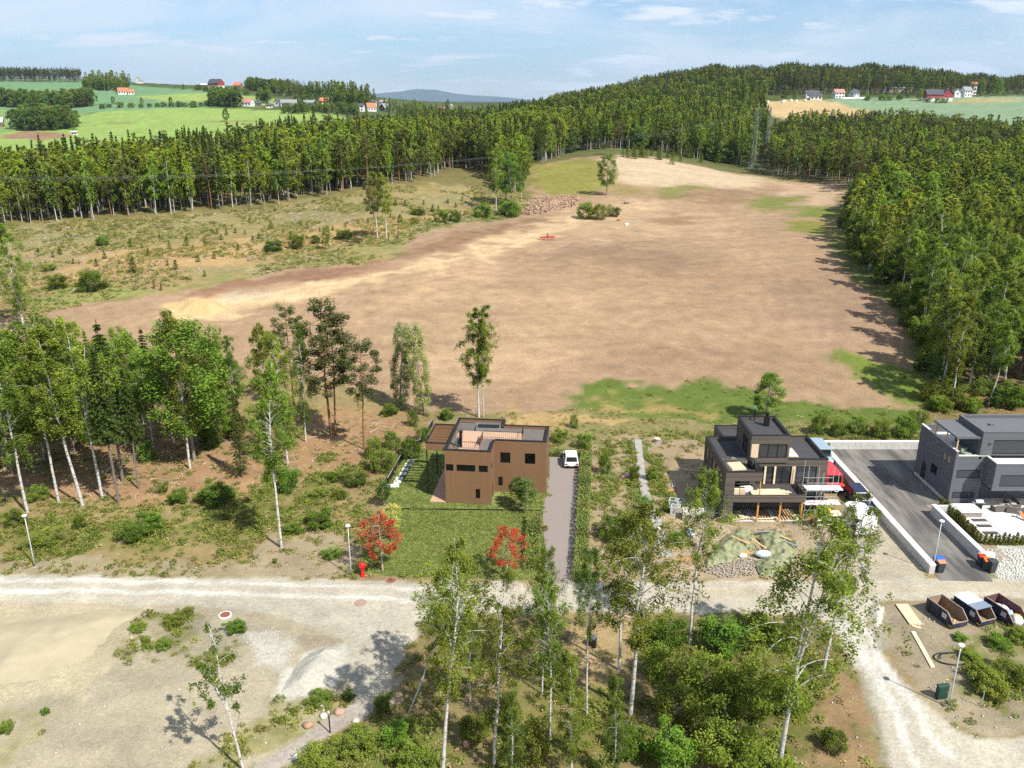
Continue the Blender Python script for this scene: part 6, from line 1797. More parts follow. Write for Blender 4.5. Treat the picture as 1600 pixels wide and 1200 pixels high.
m.box(3.3, 3.3 + t, -2.0, 0.25, 2.6, 5.75).box(3.3, 3.3 + t, 0.25, 0.5, 0, 2.6)
wall_y(m, 3.55, 16, -2.0, 2.6, 5.75, t, [(4.0, 11.5, 3.1, 4.45)])
m.box(3.55, 16, 1.2, 1.2 + t, 0, 2.6).box(16 - t, 16, -1.75, 8.1 - t, 0.0, 6.3)
m.build('wall', M_GREY, GH)
MB().box(t, 3.3, 0.25, 8.1 - t, 5.35, 5.42).box(3.3 + t, 16 - t, -1.75, 1.1, 5.35, 5.42).box(3.3, 16 - t, -2.0 + t, 1.2, 2.6, 2.7).build('roof', M_PALE, GH)
m = MB().box(-0.03, t, -0.03, 8.13, 6.303, 6.36).box(t, 3.3, -0.03, t, 5.753, 5.84).box(3.27, 16.03, -2.03, -2.0 + t, 5.753, 5.84).box(3.27, 3.3 + t, -2.0 + t, 0, 5.753, 5.84)
m.build('coping', M_PALE, GH)
window_y(GH, 0.4, 2.95, 3.15, 4.15, 0, 0.06, 0.06, M_SHUT); window_y(GH, 0.35, 2.7, 0.75, 1.5, 0, 0.06, 0.06, M_SHUT); window_y(GH, 4.0, 11.5, 3.1, 4.45, -2.0, 0.06, 0.06, M_SHUT)
M_YPANE = mat_glass('bright_pane', (0.22, 0.19, 0.10), 0.05)
window_x(GH, 1.0, 1.75, 4.3, 5.2, 0, 0.06, 0.05, M_YPANE); window_x(GH, 1.9, 2.65, 4.3, 5.2, 0, 0.06, 0.05, M_YPANE); window_x(GH, 3.2, 4.6, 1.9, 3.0, 0, 0.06, 0.05)
MB().box(-0.06, -0.004, 0.2, 7.9, 0.0, 0.35).build('plinth', mat('pale_plinth', (0.55, 0.47, 0.44), 0.85, 0.1, 2), GH)
dr = MB().box(-0.05, -0.004, 5.6, 6.5, 0.36, 2.4).build('door', M_BLACK, GH); MB().box(-0.09, -0.05, 5.7, 5.74, 1.2, 1.4).build('handle', M_STEEL, dr)
# upper storey and terrace canopy
U = MB(); U.box(2.5, 2.5 + t, 0.0, 5.2, 5.43, 8.55); wall_y(U, 2.5 + t, 16, 0.0, 5.84, 8.55, t, [(3.8, 11, 6.0, 7.65)]); U.box(2.5 + t, 16, 5.2 - t, 5.2, 5.43, 8.55)
us = U.build('upper_storey', M_GREY, GH)
MB().box(2.5 + t, 16, t, 5.2 - t, 8.2, 8.27).build('roof', M_GFELT, us)
MB().box(2.47, 2.5 + t, -0.03, 5.23, 8.553, 8.62).box(2.5 + t, 16, -0.03, t, 8.553, 8.60).box(2.5 + t, 16, 5.2 - t, 5.23, 8.553, 8.62).build('coping', MATS['grey_felt'], us)
MB().box(4.6, 5.1, 2.6, 3.0, 8.27, 8.45).build('skylight', M_GFELT, us)
window_y(GH, 3.8, 11, 6.0, 7.65, 0.0, 0.06, 0.07, M_SHUT)
cn_ = MB().box(-0.2, 2.47, 0.15, 5.3, 7.75, 7.95).build('terrace_canopy', M_GFELT, GH)
for y_ in (0.35, 2.6, 5.0): MB().bar((0.1, y_, 6.37), (0.1, y_, 7.75), 0.12).build('post', M_WOOD, cn_)
MB().box(-0.22, 2.47, 0.13, 0.147, 7.72, 7.97).build('gutter', M_GREY, cn_)
props(MB().box(-0.45, 0.45, -0.35, 0.35, 0, 0.45).box(-0.45, 0.45, 0.35, 0.5, 0, 0.85).build('armchair', mat('green_fabric', (0.20, 0.25, 0.19), 0.9, 0.1, 4), None, False, (48.05 + 1.5, 82.3 + 0.75, 5.42), 0.3, 0.06), 'grey-green armchair on the roof terrace under the canopy', 'armchair')
MB().box(3.0, 3.06, -0.5, -0.44, 0, 2.55).build('drainpipe', M_BLACK, GH)
MB().bar((3.35, -0.14, 7.2), (3.35, 0, 7.2), 0.12).build('wall_lamp', M_BLACK, GH)

# drive, retaining walls, patio
m_a, nt, bs, out = new_mat('asphalt')
tc = nd(nt, 'ShaderNodeTexCoord'); mp = nd(nt, 'ShaderNodeMapping', in_Scale=(0.55, 0.10, 1.0), in_Rotation=(0, 0, R(-6))); nt.links.new(tc.outputs['Object'], mp.inputs[0])
n1 = nd(nt, 'ShaderNodeTexNoise', in_Scale=1.0, in_Detail=5.0, in_Roughness=0.65); nt.links.new(mp.outputs[0], n1.inputs['Vector'])
n2 = nd(nt, 'ShaderNodeTexNoise', in_Scale=14.0, in_Detail=3.0); nt.links.new(tc.outputs['Object'], n2.inputs['Vector'])
cr = nd(nt, 'ShaderNodeValToRGB'); cr.color_ramp.elements[0].position = 0.38; cr.color_ramp.elements[0].color = (0.070, 0.066, 0.062, 1)
cr.color_ramp.elements[1].position = 0.66; cr.color_ramp.elements[1].color = (0.22, 0.20, 0.172, 1)
nt.links.new(n1.outputs['Fac'], cr.inputs[0])
mr_ = nd(nt, 'ShaderNodeMapRange', in_1=0.3, in_2=0.7, in_3=0.85, in_4=1.15); nt.links.new(n2.outputs['Fac'], mr_.inputs[0])
mx = nd(nt, 'ShaderNodeMixRGB', blend_type='MULTIPLY', in_Fac=1.0); nt.links.new(cr.outputs[0], mx.inputs['Color1']); nt.links.new(mr_.outputs[0], mx.inputs['Color2'])
nt.links.new(mx.outputs[0], bs.inputs['Base Color']); bs.inputs['Roughness'].default_value = 0.9
M_ASPH = m_a
props(MB().prism([(39.75, 66.9), (44.5, 66.7), (45.0, 69), (45.0, 79.9), (47.98, 82.2), (47.98, 90.5), (64, 90.5), (64, 97.5), (39.75, 97.5)], -0.05, 0.04).build('asphalt_drive', M_ASPH), kind='structure')
M_BLOCK = mat('concrete_block', (0.50, 0.49, 0.46), 0.9, 0.14, 1.2, 0.3, 12)
M_CAP = mat('pale_cap', (0.72, 0.71, 0.68), 0.85, 0.06, 1)
rw = empty('retaining_wall', (39.45, 68, 0), 0, 'long pale retaining wall along the left side of the asphalt drive', 'wall')
for k in range(20):
    y0 = k * 1.49
    for j in range(2): MB().box(-0.26, 0.26, y0 + (0.7 if j else 0) * 0, y0 + 1.475, j * 0.45, j * 0.45 + 0.44).build('block', M_BLOCK, rw)
    MB().box(-0.31, 0.31, y0, y0 + 1.485, 0.893, 1.0).build('capstone', M_CAP, rw)
rw2 = empty('retaining_wall', (39.8, 97.75, 0), 0, 'pale block wall across the far end of the asphalt drive', 'wall')
for j in range(2):
    for k in range(15):
        x0 = k * 1.6 + (0.8 if j else 0)
        MB().box(x0, x0 + 1.57, -0.25, 0.25, j * 0.5, j * 0.5 + 0.485).build('block', M_BLOCK, rw2)
MB().box(0, 24.8, -0.28, 0.28, 0.99, 1.06).build('capstone', M_CAP, rw2)
rw3 = empty('retaining_wall', (45.25, 69, 0), 0, 'stepped concrete block wall between the asphalt drive and the thuja row', 'wall')
for j in range(4):
    for k in range(9):
        y0 = k * 1.22 + (0.6 if j % 2 else 0)
        if y0 < (0.0, 0.0, 0.5, 1.1)[j]: continue
        MB().box(-0.22, 0.22, y0, min(y0 + 1.2, 10.9), j * 0.28, j * 0.28 + 0.27).build('block', M_BLOCK, rw3)
MB().box(-0.25, 0.25, 1.3, 11.0, 1.115, 1.19).build('capstone', M_CAP, rw3)
MB().box(0.26, 2.4, 10.7, 11.0, 0.0, 1.1).build('return_wall', M_BLOCK, rw3)
for k in range(3): MB().box(0.23, 0.9 + 0.2 * k, 0.2 + 0.5 * k, 0.65 + 0.5 * k, 0.0, 0.3 + 0.27 * k).build('step_block', M_CAP, rw3)
props(MB().prism([(48.3, 74.1), (64, 73.9), (64, 84), (51.3, 84), (51.3, 82.2), (48.06, 82.2)], -0.05, 0.12).build('patio', M_PALE), kind='structure')
props(MB().box(45.5, 48.28, 70.2, 82.0, -0.05, 0.075).build('planting_bed', mat('bed_soil', (0.25, 0.20, 0.15), 0.95, 0.2, 3, 0.4, 14)), kind='structure')
pool = empty('swimming_pool', (50.4, 74.9, 0.12), 0, 'swimming pool under a pale rolled cover on the patio', 'pool')
MB().box(0, 12, 0, 0.3, 0.0, 0.06).box(0, 0.3, 0.3, 3.7, 0.0, 0.06).box(0, 12, 3.7, 4.0, 0.0, 0.06).build('rim', M_WHITE, pool)
MB().box(0.3, 12, 0.3, 3.7, 0.005, 0.045).build('cover', mat('pool_cover', (0.58, 0.64, 0.68), 0.6, 0.05, 1), pool)
M_TH = mat_leaf('thuja', (0.055, 0.070, 0.012), (0.190, 0.200, 0.040), 0.2)
th = gen_spruce(330, 1.25, 0.30, 0.02, 12, 6, 16, 0.06, B_SPRUCE, M_TH, seg=4)
for k in range(17):
    s = rnd.uniform(0.85, 1.12); plant(th, 'thuja', (46.95 + rnd.uniform(-.05, .05), 73.7 + k * 0.5, 0.075), s, s, None, 'small thuja beside the block wall, %s from the road end' % ORD[k], 'thuja', 'thuja row beside the block wall')
for k in range(14):
    s = rnd.uniform(0.85, 1.12); plant(th, 'thuja', (47.45 + k * 0.44, 73.45 + rnd.uniform(-.05, .05), 0.075), s, s, None, 'small thuja between pool and pale gravel, %s from the row corner' % ORD[k], 'thuja', 'thuja row before the pool')
for k, (px, py) in enumerate([(1530, 813), (1538, 822), (1548, 833)]):
    p = at_z(px, py, 0.12)
    props(MB().box(-0.75, 0.75, -0.27, 0.27, 0, 0.05).box(-0.7, 0.7, -0.24, 0.24, 0.05, 0.08).build('floor_mat', mat('mat_grey', (0.07, 0.07, 0.068), 0.9, 0.15, 4), None, False, (p[0], p[1], 0.122), 0), ['dark floor mat on the patio, farthest of three', 'dark floor mat on the patio, middle of three', 'dark floor mat on the patio, nearest of three'][k], 'mat')
db = empty('hot_tub', (*at_z(1510, 802, 0.12)[:2], 0.12), 0, 'covered white hot tub on the patio by the grey wall', 'hot tub')
MB().box(-1.15, 1.15, -0.95, 0.95, 0, 0.55).build('base', mat('tub_side', (0.28, 0.24, 0.22), 0.7, 0.1, 3), db, bevel=0.05)
for y0, y1 in ((-1.0, -0.01), (0.01, 1.0)): MB().box(-1.2, 1.2, y0, y1, 0.553, 0.68).build('cover', mat('tub_cover', (0.74, 0.70, 0.68), 0.7, 0.04, 2), db, bevel=0.03)
gr_ = empty('barbecue', (*at_z(1527, 795, 0.12)[:2], 0.12), 0, 'steel barbecue beside the hot tub', 'barbecue')
MB().box(-0.35, 0.35, -0.25, 0.25, 0.1, 0.8).build('cart', M_BLACK, gr_); MB().box(-0.65, -0.37, -0.22, 0.22, 0.76, 0.8).box(0.37, 0.65, -0.22, 0.22, 0.76, 0.8).build('side_shelf', M_STEEL, gr_)
MB().prism_x([(-0.26, 0.803), (0.26, 0.803), (0.26, 1.0), (0.1, 1.12), (-0.12, 1.1), (-0.26, 0.98)], -0.36, 0.36).build('hood', M_STEEL, gr_)
for x in (-0.28, 0.28): MB().lathe([(0.08, -0.03), (0.08, 0.03)], 10, (x, 0, 0.1)).build('wheel', M_BLACK, gr_)
M_RATTAN = mat('rattan', (0.13, 0.11, 0.10), 0.9, 0.2, 10)
for k, (px, py, rz, lb) in enumerate([(1562, 797, 0.1, 'dark garden sofa under the overhang, seen from behind'), (1580, 790, 1.6, 'dark garden sofa at the shaded wall'), (1585, 800, -0.3, 'dark garden chair at the right end of the lounge set')]):
    p = at_z(px, py, 0.12); o = empty('garden_sofa', (p[0], p[1], 0.12), rz, lb, 'sofa')
    MB().box(-0.8, 0.8, -0.38, 0.38, 0.08, 0.36).build('seat', M_RATTAN, o); MB().box(-0.8, 0.8, -0.5, -0.383, 0.08, 0.75).build('backrest', M_RATTAN, o)
    for x in (-0.9, 0.803): MB().box(x, x + 0.097, -0.5, 0.38, 0.08, 0.55).build('armrest', M_RATTAN, o)
    MB().box(-0.76, 0.76, -0.34, 0.34, 0.363, 0.46).build('cushion', mat('cushion', (0.40, 0.38, 0.36), 0.9, 0.1, 5), o, bevel=0.03)
    for x in (-0.7, 0.7):
        for y in (-0.35, 0.3): MB().box(x - 0.03, x + 0.03, y, y + 0.06, 0, 0.08).build('leg', M_BLACK, o)
tb = empty('garden_table', (*at_z(1571, 794, 0.12)[:2], 0.12), 0.1, 'low table with bowls between the garden sofas', 'table')
MB().box(-0.55, 0.55, -0.35, 0.35, 0.36, 0.4).build('tabletop', mat('grey_top', (0.25, 0.25, 0.25), 0.5, 0.1, 3), tb)
for x in (-0.5, 0.44):
    for y in (-0.3, 0.24): MB().box(x, x + 0.06, y, y + 0.06, 0, 0.36).build('leg', M_BLACK, tb)
sl_ = empty('play_slide', (*at_z(1597, 812, 0.12)[:2], 0.12), 0.4, 'orange and blue toy slide at the right border of the patio', 'toy')
MB().prism_x([(-0.6, 0.02), (-0.5, 0.02), (0.45, 0.7), (0.45, 0.78), (0.38, 0.78)], -0.2, 0.2).build('chute', mat('orange_toy', (0.75, 0.16, 0.03), 0.5, 0.05, 3), sl_)
MB().bar((-0.2, 0.5, 0), (-0.2, 0.5, 0.95), 0.06).bar((0.2, 0.5, 0), (0.2, 0.5, 0.95), 0.06).bar((-0.2, 0.5, 0.3), (0.2, 0.5, 0.3), 0.05).bar((-0.2, 0.5, 0.6), (0.2, 0.5, 0.6), 0.05).build('ladder', mat('blue_toy', (0.03, 0.25, 0.6), 0.5, 0.05, 3), sl_)

# ---------------------------------------------------------------- vehicles
M_TYRE = mat('tyre', (0.02, 0.02, 0.02), 0.9, 0.1, 6)
M_RIM = mat('rim', (0.45, 0.45, 0.46), 0.35, 0.05, 4, metal=0.7)
M_LAMPG = mat('lamp_glass', (0.75, 0.75, 0.72), 0.15, 0.02, 4)
M_TAIL = mat('tail_lamp', (0.35, 0.02, 0.02), 0.2, 0.05, 4)
M_PLATE = mat('plate', (0.75, 0.75, 0.72), 0.6, 0.02, 3)
M_CGLASS = mat_glass('car_glass', (0.012, 0.014, 0.016), 0.04)


def car(name, loc, rz, L, W, H, paint, label, cat='car', bonnet=0.24, tail=0.06, belt=0.55, van=False):
    """vehicle facing +x"""
    o = empty(name, loc, rz, label, cat)
    zb = H * belt; z0 = H * 0.16
    xf, xr = L / 2, -L / 2
    m = MB()
    # lower body: side outline across the width, shoulders drawn in
    prof = [(xr + 0.05, z0), (xf - 0.12, z0), (xf, z0 + 0.12), (xf, zb * 0.72), (xf - 0.10, zb * 0.86), (xf - L * bonnet, zb), (xr + 0.08, zb), (xr, zb * 0.85), (xr, z0 + 0.15)]
    n = len(prof); w = W / 2
    vs = []
    for s_ in (-1, 1):
        for x, z in prof: vs.append((x, s_ * (w if z < zb * 0.95 else w * 0.95), z))
    fs = [tuple(range(n)), tuple(range(2 * n - 1, n - 1, -1))] + [(i, n + i, n + (i + 1) % n, (i + 1) % n) for i in range(n)]
    m.add(vs, fs)
    m.build('body', paint, o, False, None, 0, 0.06)
    # cabin: frame in body colour, panes proud of it
    cf, cr_ = xf - L * bonnet, xr + 0.10
    tf, tr = cf - (0.16 if van else 0.62), cr_ + L * tail
    wt = w * (0.90 if van else 0.80)
    B = [(cr_, -w * 0.93, zb - 0.02), (cf, -w * 0.93, zb - 0.02), (cf, w * 0.93, zb - 0.02), (cr_, w * 0.93, zb - 0.02)]
    T = [(tr, -wt, H), (tf, -wt, H), (tf, wt, H), (tr, wt, H)]
    MB().add(B + T, [(4, 5, 6, 7), (0, 1, 5, 4), (1, 2, 6, 5), (2, 3, 7, 6), (3, 0, 4, 7)]).build('cabin', paint, o, False, None, 0, 0.05)
    def pane(nm, a, b, c, d, off, lo=0.10, hi=0.12, si=0.08):
        a, b, c, d = map(Vector, (a, b, c, d))
        q = lambda u, v: (a.lerp(b, u)).lerp(d.lerp(c, u), v) + Vector(off)
        MB().add([q(si, lo), q(1 - si, lo), q(1 - si, 1 - hi), q(si, 1 - hi)] + [q(si, lo) - Vector(off) * 0.9, q(1 - si, lo) - Vector(off) * 0.9, q(1 - si, 1 - hi) - Vector(off) * 0.9, q(si, 1 - hi) - Vector(off) * 0.9], [(0, 1, 2, 3), (7, 6, 5, 4), (0, 4, 5, 1), (1, 5, 6, 2), (2, 6, 7, 3), (3, 7, 4, 0)]).build(nm, M_CGLASS, o)
    pane('windscreen', B[1], B[2], T[2], T[1], (0.02, 0, 0.012))
    pane('rear_window', B[3], B[0], T[0], T[3], (-0.02, 0, 0.012))
    pane('side_window', B[0], B[1], T[1], T[0], (0, -0.02, 0.008)); pane('side_window', B[2], B[3], T[3], T[2], (0, 0.02, 0.008))
    r = H * 0.215
    for x in (xf - L * 0.19, xr + L * 0.19):
        for s_ in (-1, 1):
            wl_ = MB(); c = (x, s_ * (w - 0.10), r); pr = [(r, -0.10), (r, 0.10)]
            k = 18; vs = []; fs = []
            for yy in (-0.11, 0.11):
                for j in range(k): vs.append((x + r * math.cos(6.2832 * j / k), s_ * (w - 0.09) + yy, r + r * math.sin(6.2832 * j / k)))
            fs = [(j, (j + 1) % k, k + (j + 1) % k, k + j) for j in range(k)] + [tuple(range(k - 1, -1, -1)), tuple(range(k, 2 * k))]
            wh = MB().add(vs, fs).build('wheel', M_TYRE, o)
            vs = []
            for yy in (0.0, 0.02):
                for j in range(k): vs.append((x + r * 0.62 * math.cos(6.2832 * j / k), s_ * (w + 0.022) + s_ * yy, r + r * 0.62 * math.sin(6.2832 * j / k)))
            MB().add(vs, fs).build('rim', M_RIM, wh)
    for s_ in (-1, 1):
        y0, y1 = sorted((s_ * w * 0.55, s_ * w * 0.92))
        MB().box(xf - 0.06, xf + 0.012, y0, y1, zb * 0.6, zb * 0.74).build('headlight', M_LAMPG, o)
        MB().box(xr - 0.012, xr + 0.06, y0, y1, zb * 0.66, zb * 0.86).build('tail_light', M_TAIL, o)
        MB().box(cf - 0.5, cf - 0.32, s_ * (w + 0.05) - 0.07, s_ * (w + 0.05) + 0.07, zb, zb + 0.12).build('mirror', M_BLACK, o)
    MB().box(xf - 0.02, xf + 0.03, -w * 0.8, w * 0.8, z0, z0 + 0.16).build('bumper', M_BLACK, o); MB().box(xr - 0.03, xr + 0.02, -w * 0.85, w * 0.85, z0, z0 + 0.18).build('bumper', M_BLACK, o)
    MB().box(xr - 0.045, xr - 0.032, -0.26, 0.26, zb * 0.45, zb * 0.45 + 0.11).build('number_plate', M_PLATE, o); MB().box(xf + 0.032, xf + 0.045, -0.26, 0.26, z0 + 0.02, z0 + 0.13).build('number_plate', M_PLATE, o)
    return o


def paint(name, c): return mat(name, c, 0.28, 0.03, 1.0, spec=0.5)


car('hatchback', (7.2, 93.3, 0.075), R(90), 3.75, 1.75, 1.5, paint('white_car', (0.74, 0.73, 0.70)), 'white hatchback parked at the end of the driveway, seen from behind')
car('estate_car', (38.35, 82.6, 0), R(-90), 4.6, 1.85, 1.6, paint('navy_car', (0.010, 0.018, 0.045)), 'dark blue estate car facing the road beside the retaining wall')
car('van', (36.7, 87.2, 0), R(-90), 4.9, 1.95, 2.0, paint('red_van', (0.55, 0.03, 0.035)), 'red van standing beside the scaffold', 'van', 0.16, 0.01, 0.5, True)
car('van', (38.1, 94.3, 0), R(-90), 4.6, 1.9, 2.1, paint('pale_blue_van', (0.26, 0.34, 0.39)), 'pale blue van half hidden at the far end of the retaining wall', 'van', 0.16, 0.01, 0.5, True)
# far car by the farm
p = gp(1590, 155); car('estate_car', (p[0], p[1], p[2]), R(170), 4.6, 1.8, 1.5, paint('white_car', (0.74, 0.73, 0.70)), 'tiny pale car on the farm track at the right border')
# box trailer
TR = empty('box_trailer', (35.75, 76.3, 0), R(2), 'white box trailer behind the large birch, rear doors to the road', 'trailer')
MB().prism([(-1.05, -1.7), (1.05, -1.7), (1.05, 1.4), (0.4, 1.9), (-0.4, 1.9), (-1.05, 1.4)], 0.5, 2.45).build('box', paint('trailer_white', (0.78, 0.78, 0.76)), TR)
MB().box(-1.08, 1.08, -1.72, 1.45, 0.38, 0.497).build('chassis', M_BLACK, TR)
for x0, x1 in ((-1.0, -0.01), (0.01, 1.0)):
    d_ = MB().box(x0, x1, -1.735, -1.703, 0.55, 2.38).build('door', MATS['trailer_white'], TR)
    MB().box((x0 + x1) / 2 - 0.02, (x0 + x1) / 2 + 0.02, -1.77, -1.737, 1.0, 1.7).build('handle', M_STEEL, d_)
MB().box(-0.2, 0.7, -1.752, -1.737, 0.95, 1.25).build('decal', mat('green_decal', (0.35, 0.38, 0.16), 0.6, 0.3, 6), TR)
for x in (-1.0, 0.86): MB().box(x, x + 0.14, -1.76, -1.722, 0.40, 0.49).build('tail_light', M_TAIL, TR)
for s_ in (-1.02, 1.02):
    k = 16; vs = [(s_ + yy, -0.2 + 0.33 * math.cos(6.2832 * j / k), 0.33 + 0.33 * math.sin(6.2832 * j / k)) for yy in (-0.1, 0.1) for j in range(k)]
    MB().add(vs, [(j, (j + 1) % k, k + (j + 1) % k, k + j) for j in range(k)] + [tuple(range(k - 1, -1, -1)), tuple(range(k, 2 * k))]).build('wheel', M_TYRE, TR)
MB().bar((0, 1.9, 0.45), (0, 3.0, 0.45), 0.1).build('drawbar', M_STEEL, TR)

# ---------------------------------------------------------------- street furniture
M_POLE = mat('galvanised', (0.44, 0.46, 0.47), 0.45, 0.08, 4, metal=0.3)


def lamp(px, py, h, label, z=0.0):
    p = at_z(px, py, z); o = empty('street_lamp', p, 0, label, 'lamp')
    MB().lathe([(0.16, 0), (0.16, 0.03), (0.07, 0.05)], 12).build('base', M_POLE, o)
    MB().lathe([(0.062, 0.05), (0.058, 1.2), (0.035, h - 0.15)], 10).build('pole', M_POLE, o, True)
    hd = MB().lathe([(0.06, h - 0.15), (0.20, h - 0.08), (0.24, h), (0.20, h + 0.05), (0.10, h + 0.10)], 18).build('lamp_head', M_WHITE, o, True)
    MB().lathe([(0.17, h - 0.11), (0.17, h - 0.085)], 16).build('diffuser', M_LAMPG, hd)


lamp(55, 886, 5.5, 'street lamp on the bank at the left border')
lamp(549, 900, 5.3, 'street lamp at the corner of the lawn beside the red hydrant')
lamp(1457, 892, 5.3, 'street lamp at the end of the long retaining wall by the bin')
lamp(1482, 1105, 5.4, 'street lamp on the right lot beside the green cabinet')
p = at_z(516, 1145, 0); o = empty('bollard_lamp', p, 0, 'short dark bollard lamp beside the footpath boulders', 'lamp')
MB().lathe([(0.05, 0), (0.05, 1.55)], 10).build('pole', M_BLACK, o); MB().lathe([(0.08, 1.55), (0.08, 1.8), (0.11, 1.8), (0.03, 1.88)], 12).build('lamp_head', M_STEEL, o)
p = at_z(1533, 1105, 0); o = empty('marker_post', p, 0, 'thin green-topped marker post on the right lot', 'post')
MB().lathe([(0.03, 0), (0.03, 1.5)], 8).build('pole', M_POLE, o); MB().lathe([(0.045, 1.5), (0.045, 1.7)], 8).build('cap', mat('green_cap', (0.05, 0.25, 0.08), 0.5, 0.1, 3), o)
# hydrant
p = at_z(567, 900, 0); o = empty('fire_hydrant', (p[0], p[1], 0), 0, 'bright red fire hydrant at the road corner of the lawn', 'hydrant')
M_HYD = paint('hydrant_red', (0.72, 0.012, 0.012))
MB().lathe([(0.24, 0), (0.24, 0.12), (0.17, 0.2), (0.16, 0.85), (0.2, 0.95)], 14).build('barrel', M_HYD, o, True)
MB().lathe([(0.26, 0.95), (0.30, 1.05), (0.30, 1.28), (0.2, 1.4), (0.08, 1.45)], 14).build('bonnet', M_HYD, o, True)
for a in (0, R(120), R(240)): MB().tube([(0.2 * math.cos(a), 0.2 * math.sin(a), 1.15), (0.4 * math.cos(a), 0.4 * math.sin(a), 1.15)], 0.09, 10).build('outlet', M_HYD, o)
# manholes
for px, py, ring, lb in [(611, 907, False, 'rusty manhole cover at the lawn side of the road'), (352, 962, True, 'rusty manhole cover in a white concrete ring on the lot'), (563, 942, False, 'dusty flat manhole cover in the gravel road')]:
    p = at_z(px, py, 0); o = empty('manhole', (p[0], p[1], 0), 0, lb, 'manhole')
    MB().lathe([(0.55, -0.05), (0.55, 0.10 if ring else 0.03), (0.44, 0.10 if ring else 0.03)], 24).build('ring', M_WHITE if ring else mat('rust_ring', (0.30, 0.22, 0.17), 0.9, 0.2, 5), o)
    cv = MB().lathe([(0.43, 0.0), (0.43, 0.13 if ring else 0.045)], 24).build('cover', mat('rust', (0.22, 0.075, 0.045), 0.85, 0.25, 8) if py != 942 else MATS['rust_ring'], o)
# wheelie bins


def bin_(px, py, lidc, label, s=1.0):
    p = at_z(px, py, 0); o = empty('wheelie_bin', (p[0], p[1], 0.04), R(rnd.uniform(-15, 15)), label, 'bin')
    MB().add([(-.24 * s, -.26 * s, 0.08), (.24 * s, -.26 * s, 0.08), (.24 * s, .22 * s, 0.08), (-.24 * s, .22 * s, 0.08), (-.3 * s, -.36 * s, 1.0 * s), (.3 * s, -.36 * s, 1.0 * s), (.3 * s, .34 * s, 1.0 * s), (-.3 * s, .34 * s, 1.0 * s)], [(0, 3, 2, 1), (4, 5, 6, 7), (0, 1, 5, 4), (1, 2, 6, 5), (2, 3, 7, 6), (3, 0, 4, 7)]).build('body', mat('bin_grey', (0.045, 0.05, 0.055), 0.6, 0.1, 3), o)
    MB().prism_x([(-.4 * s, 1.003 * s), (.36 * s, 1.003 * s), (.36 * s, 1.09 * s), (0, 1.15 * s), (-.4 * s, 1.06 * s)], -.32 * s, .32 * s).build('lid', lidc, o)
    for x in (-.27 * s, .27 * s): MB().box(x - .03, x + .03, .18 * s, .38 * s, 0, 0.2).build('wheel', M_TYRE, o)


bin_(1464, 890, mat('blue_lid', (0.03, 0.13, 0.55), 0.5, 0.05, 3), 'dark wheelie bin with blue lid at the end of the retaining wall', 1.15)
bin_(1467, 894, mat('tan_lid', (0.45, 0.22, 0.13), 0.5, 0.05, 3), 'dark wheelie bin with tan lid touching the blue-lidded one', 1.1)
bin_(1532, 884, mat('red_lid', (0.5, 0.03, 0.03), 0.5, 0.05, 3), 'wheelie bin with red lid beside the pale gravel')
bin_(1540, 891, mat('orange_lid', (0.75, 0.18, 0.02), 0.5, 0.05, 3), 'wheelie bin with orange lid beside the pale gravel', 1.1)
bin_(1547, 894, MATS['bin_grey'], 'all-dark wheelie bin nearest the pale gravel', 1.15)
# cable cabinet
p = at_z(1470, 1091, 0); o = empty('cable_cabinet', (p[0], p[1], 0), R(10), 'dark green cable cabinet near the street lamp on the right lot', 'cabinet')
M_CAB = mat('cabinet_green', (0.016, 0.05, 0.036), 0.6, 0.15, 4)
MB().box(-0.42, 0.42, -0.16, 0.16, 0.05, 1.15).build('body', M_CAB, o); MB().prism_x([(-0.22, 1.153), (0.22, 1.153), (0.0, 1.24)], -0.46, 0.46).build('lid', M_CAB, o)
d_ = MB().box(-0.39, 0.39, -0.185, -0.163, 0.12, 1.1).build('door', M_CAB, o); MB().box(0.28, 0.32, -0.20, -0.187, 0.6, 0.75).build('handle', M_STEEL, d_)
p = at_z(1475, 1086, 0); props(MB().bar((0, 0, 0), (0.05, 0.05, 1.35), 0.05).bar((-0.06, 0.05, 1.36), (0.16, 0.05, 1.36), 0.045).build('marker_stake', mat('yellow_stake', (0.75, 0.45, 0.03), 0.6, 0.1, 3), None, False, p), 'yellow marker stake beside the green cabinet', 'stake')

# ---------------------------------------------------------------- skips, boards on the right lot
M_SKIP = mat('skip_navy', (0.022, 0.028, 0.055), 0.6, 0.25, 3, dirt=(0.16, 0.07, 0.04, 0.6))
M_SKIPIN = mat('skip_inside', (0.26, 0.18, 0.11), 0.9, 0.3, 3, 0.3, 14)
M_SKIPRED = mat('skip_maroon', (0.13, 0.055, 0.06), 0.7, 0.25, 3)
M_YEL = mat('skip_yellow', (0.75, 0.50, 0.02), 0.6, 0.05, 3)


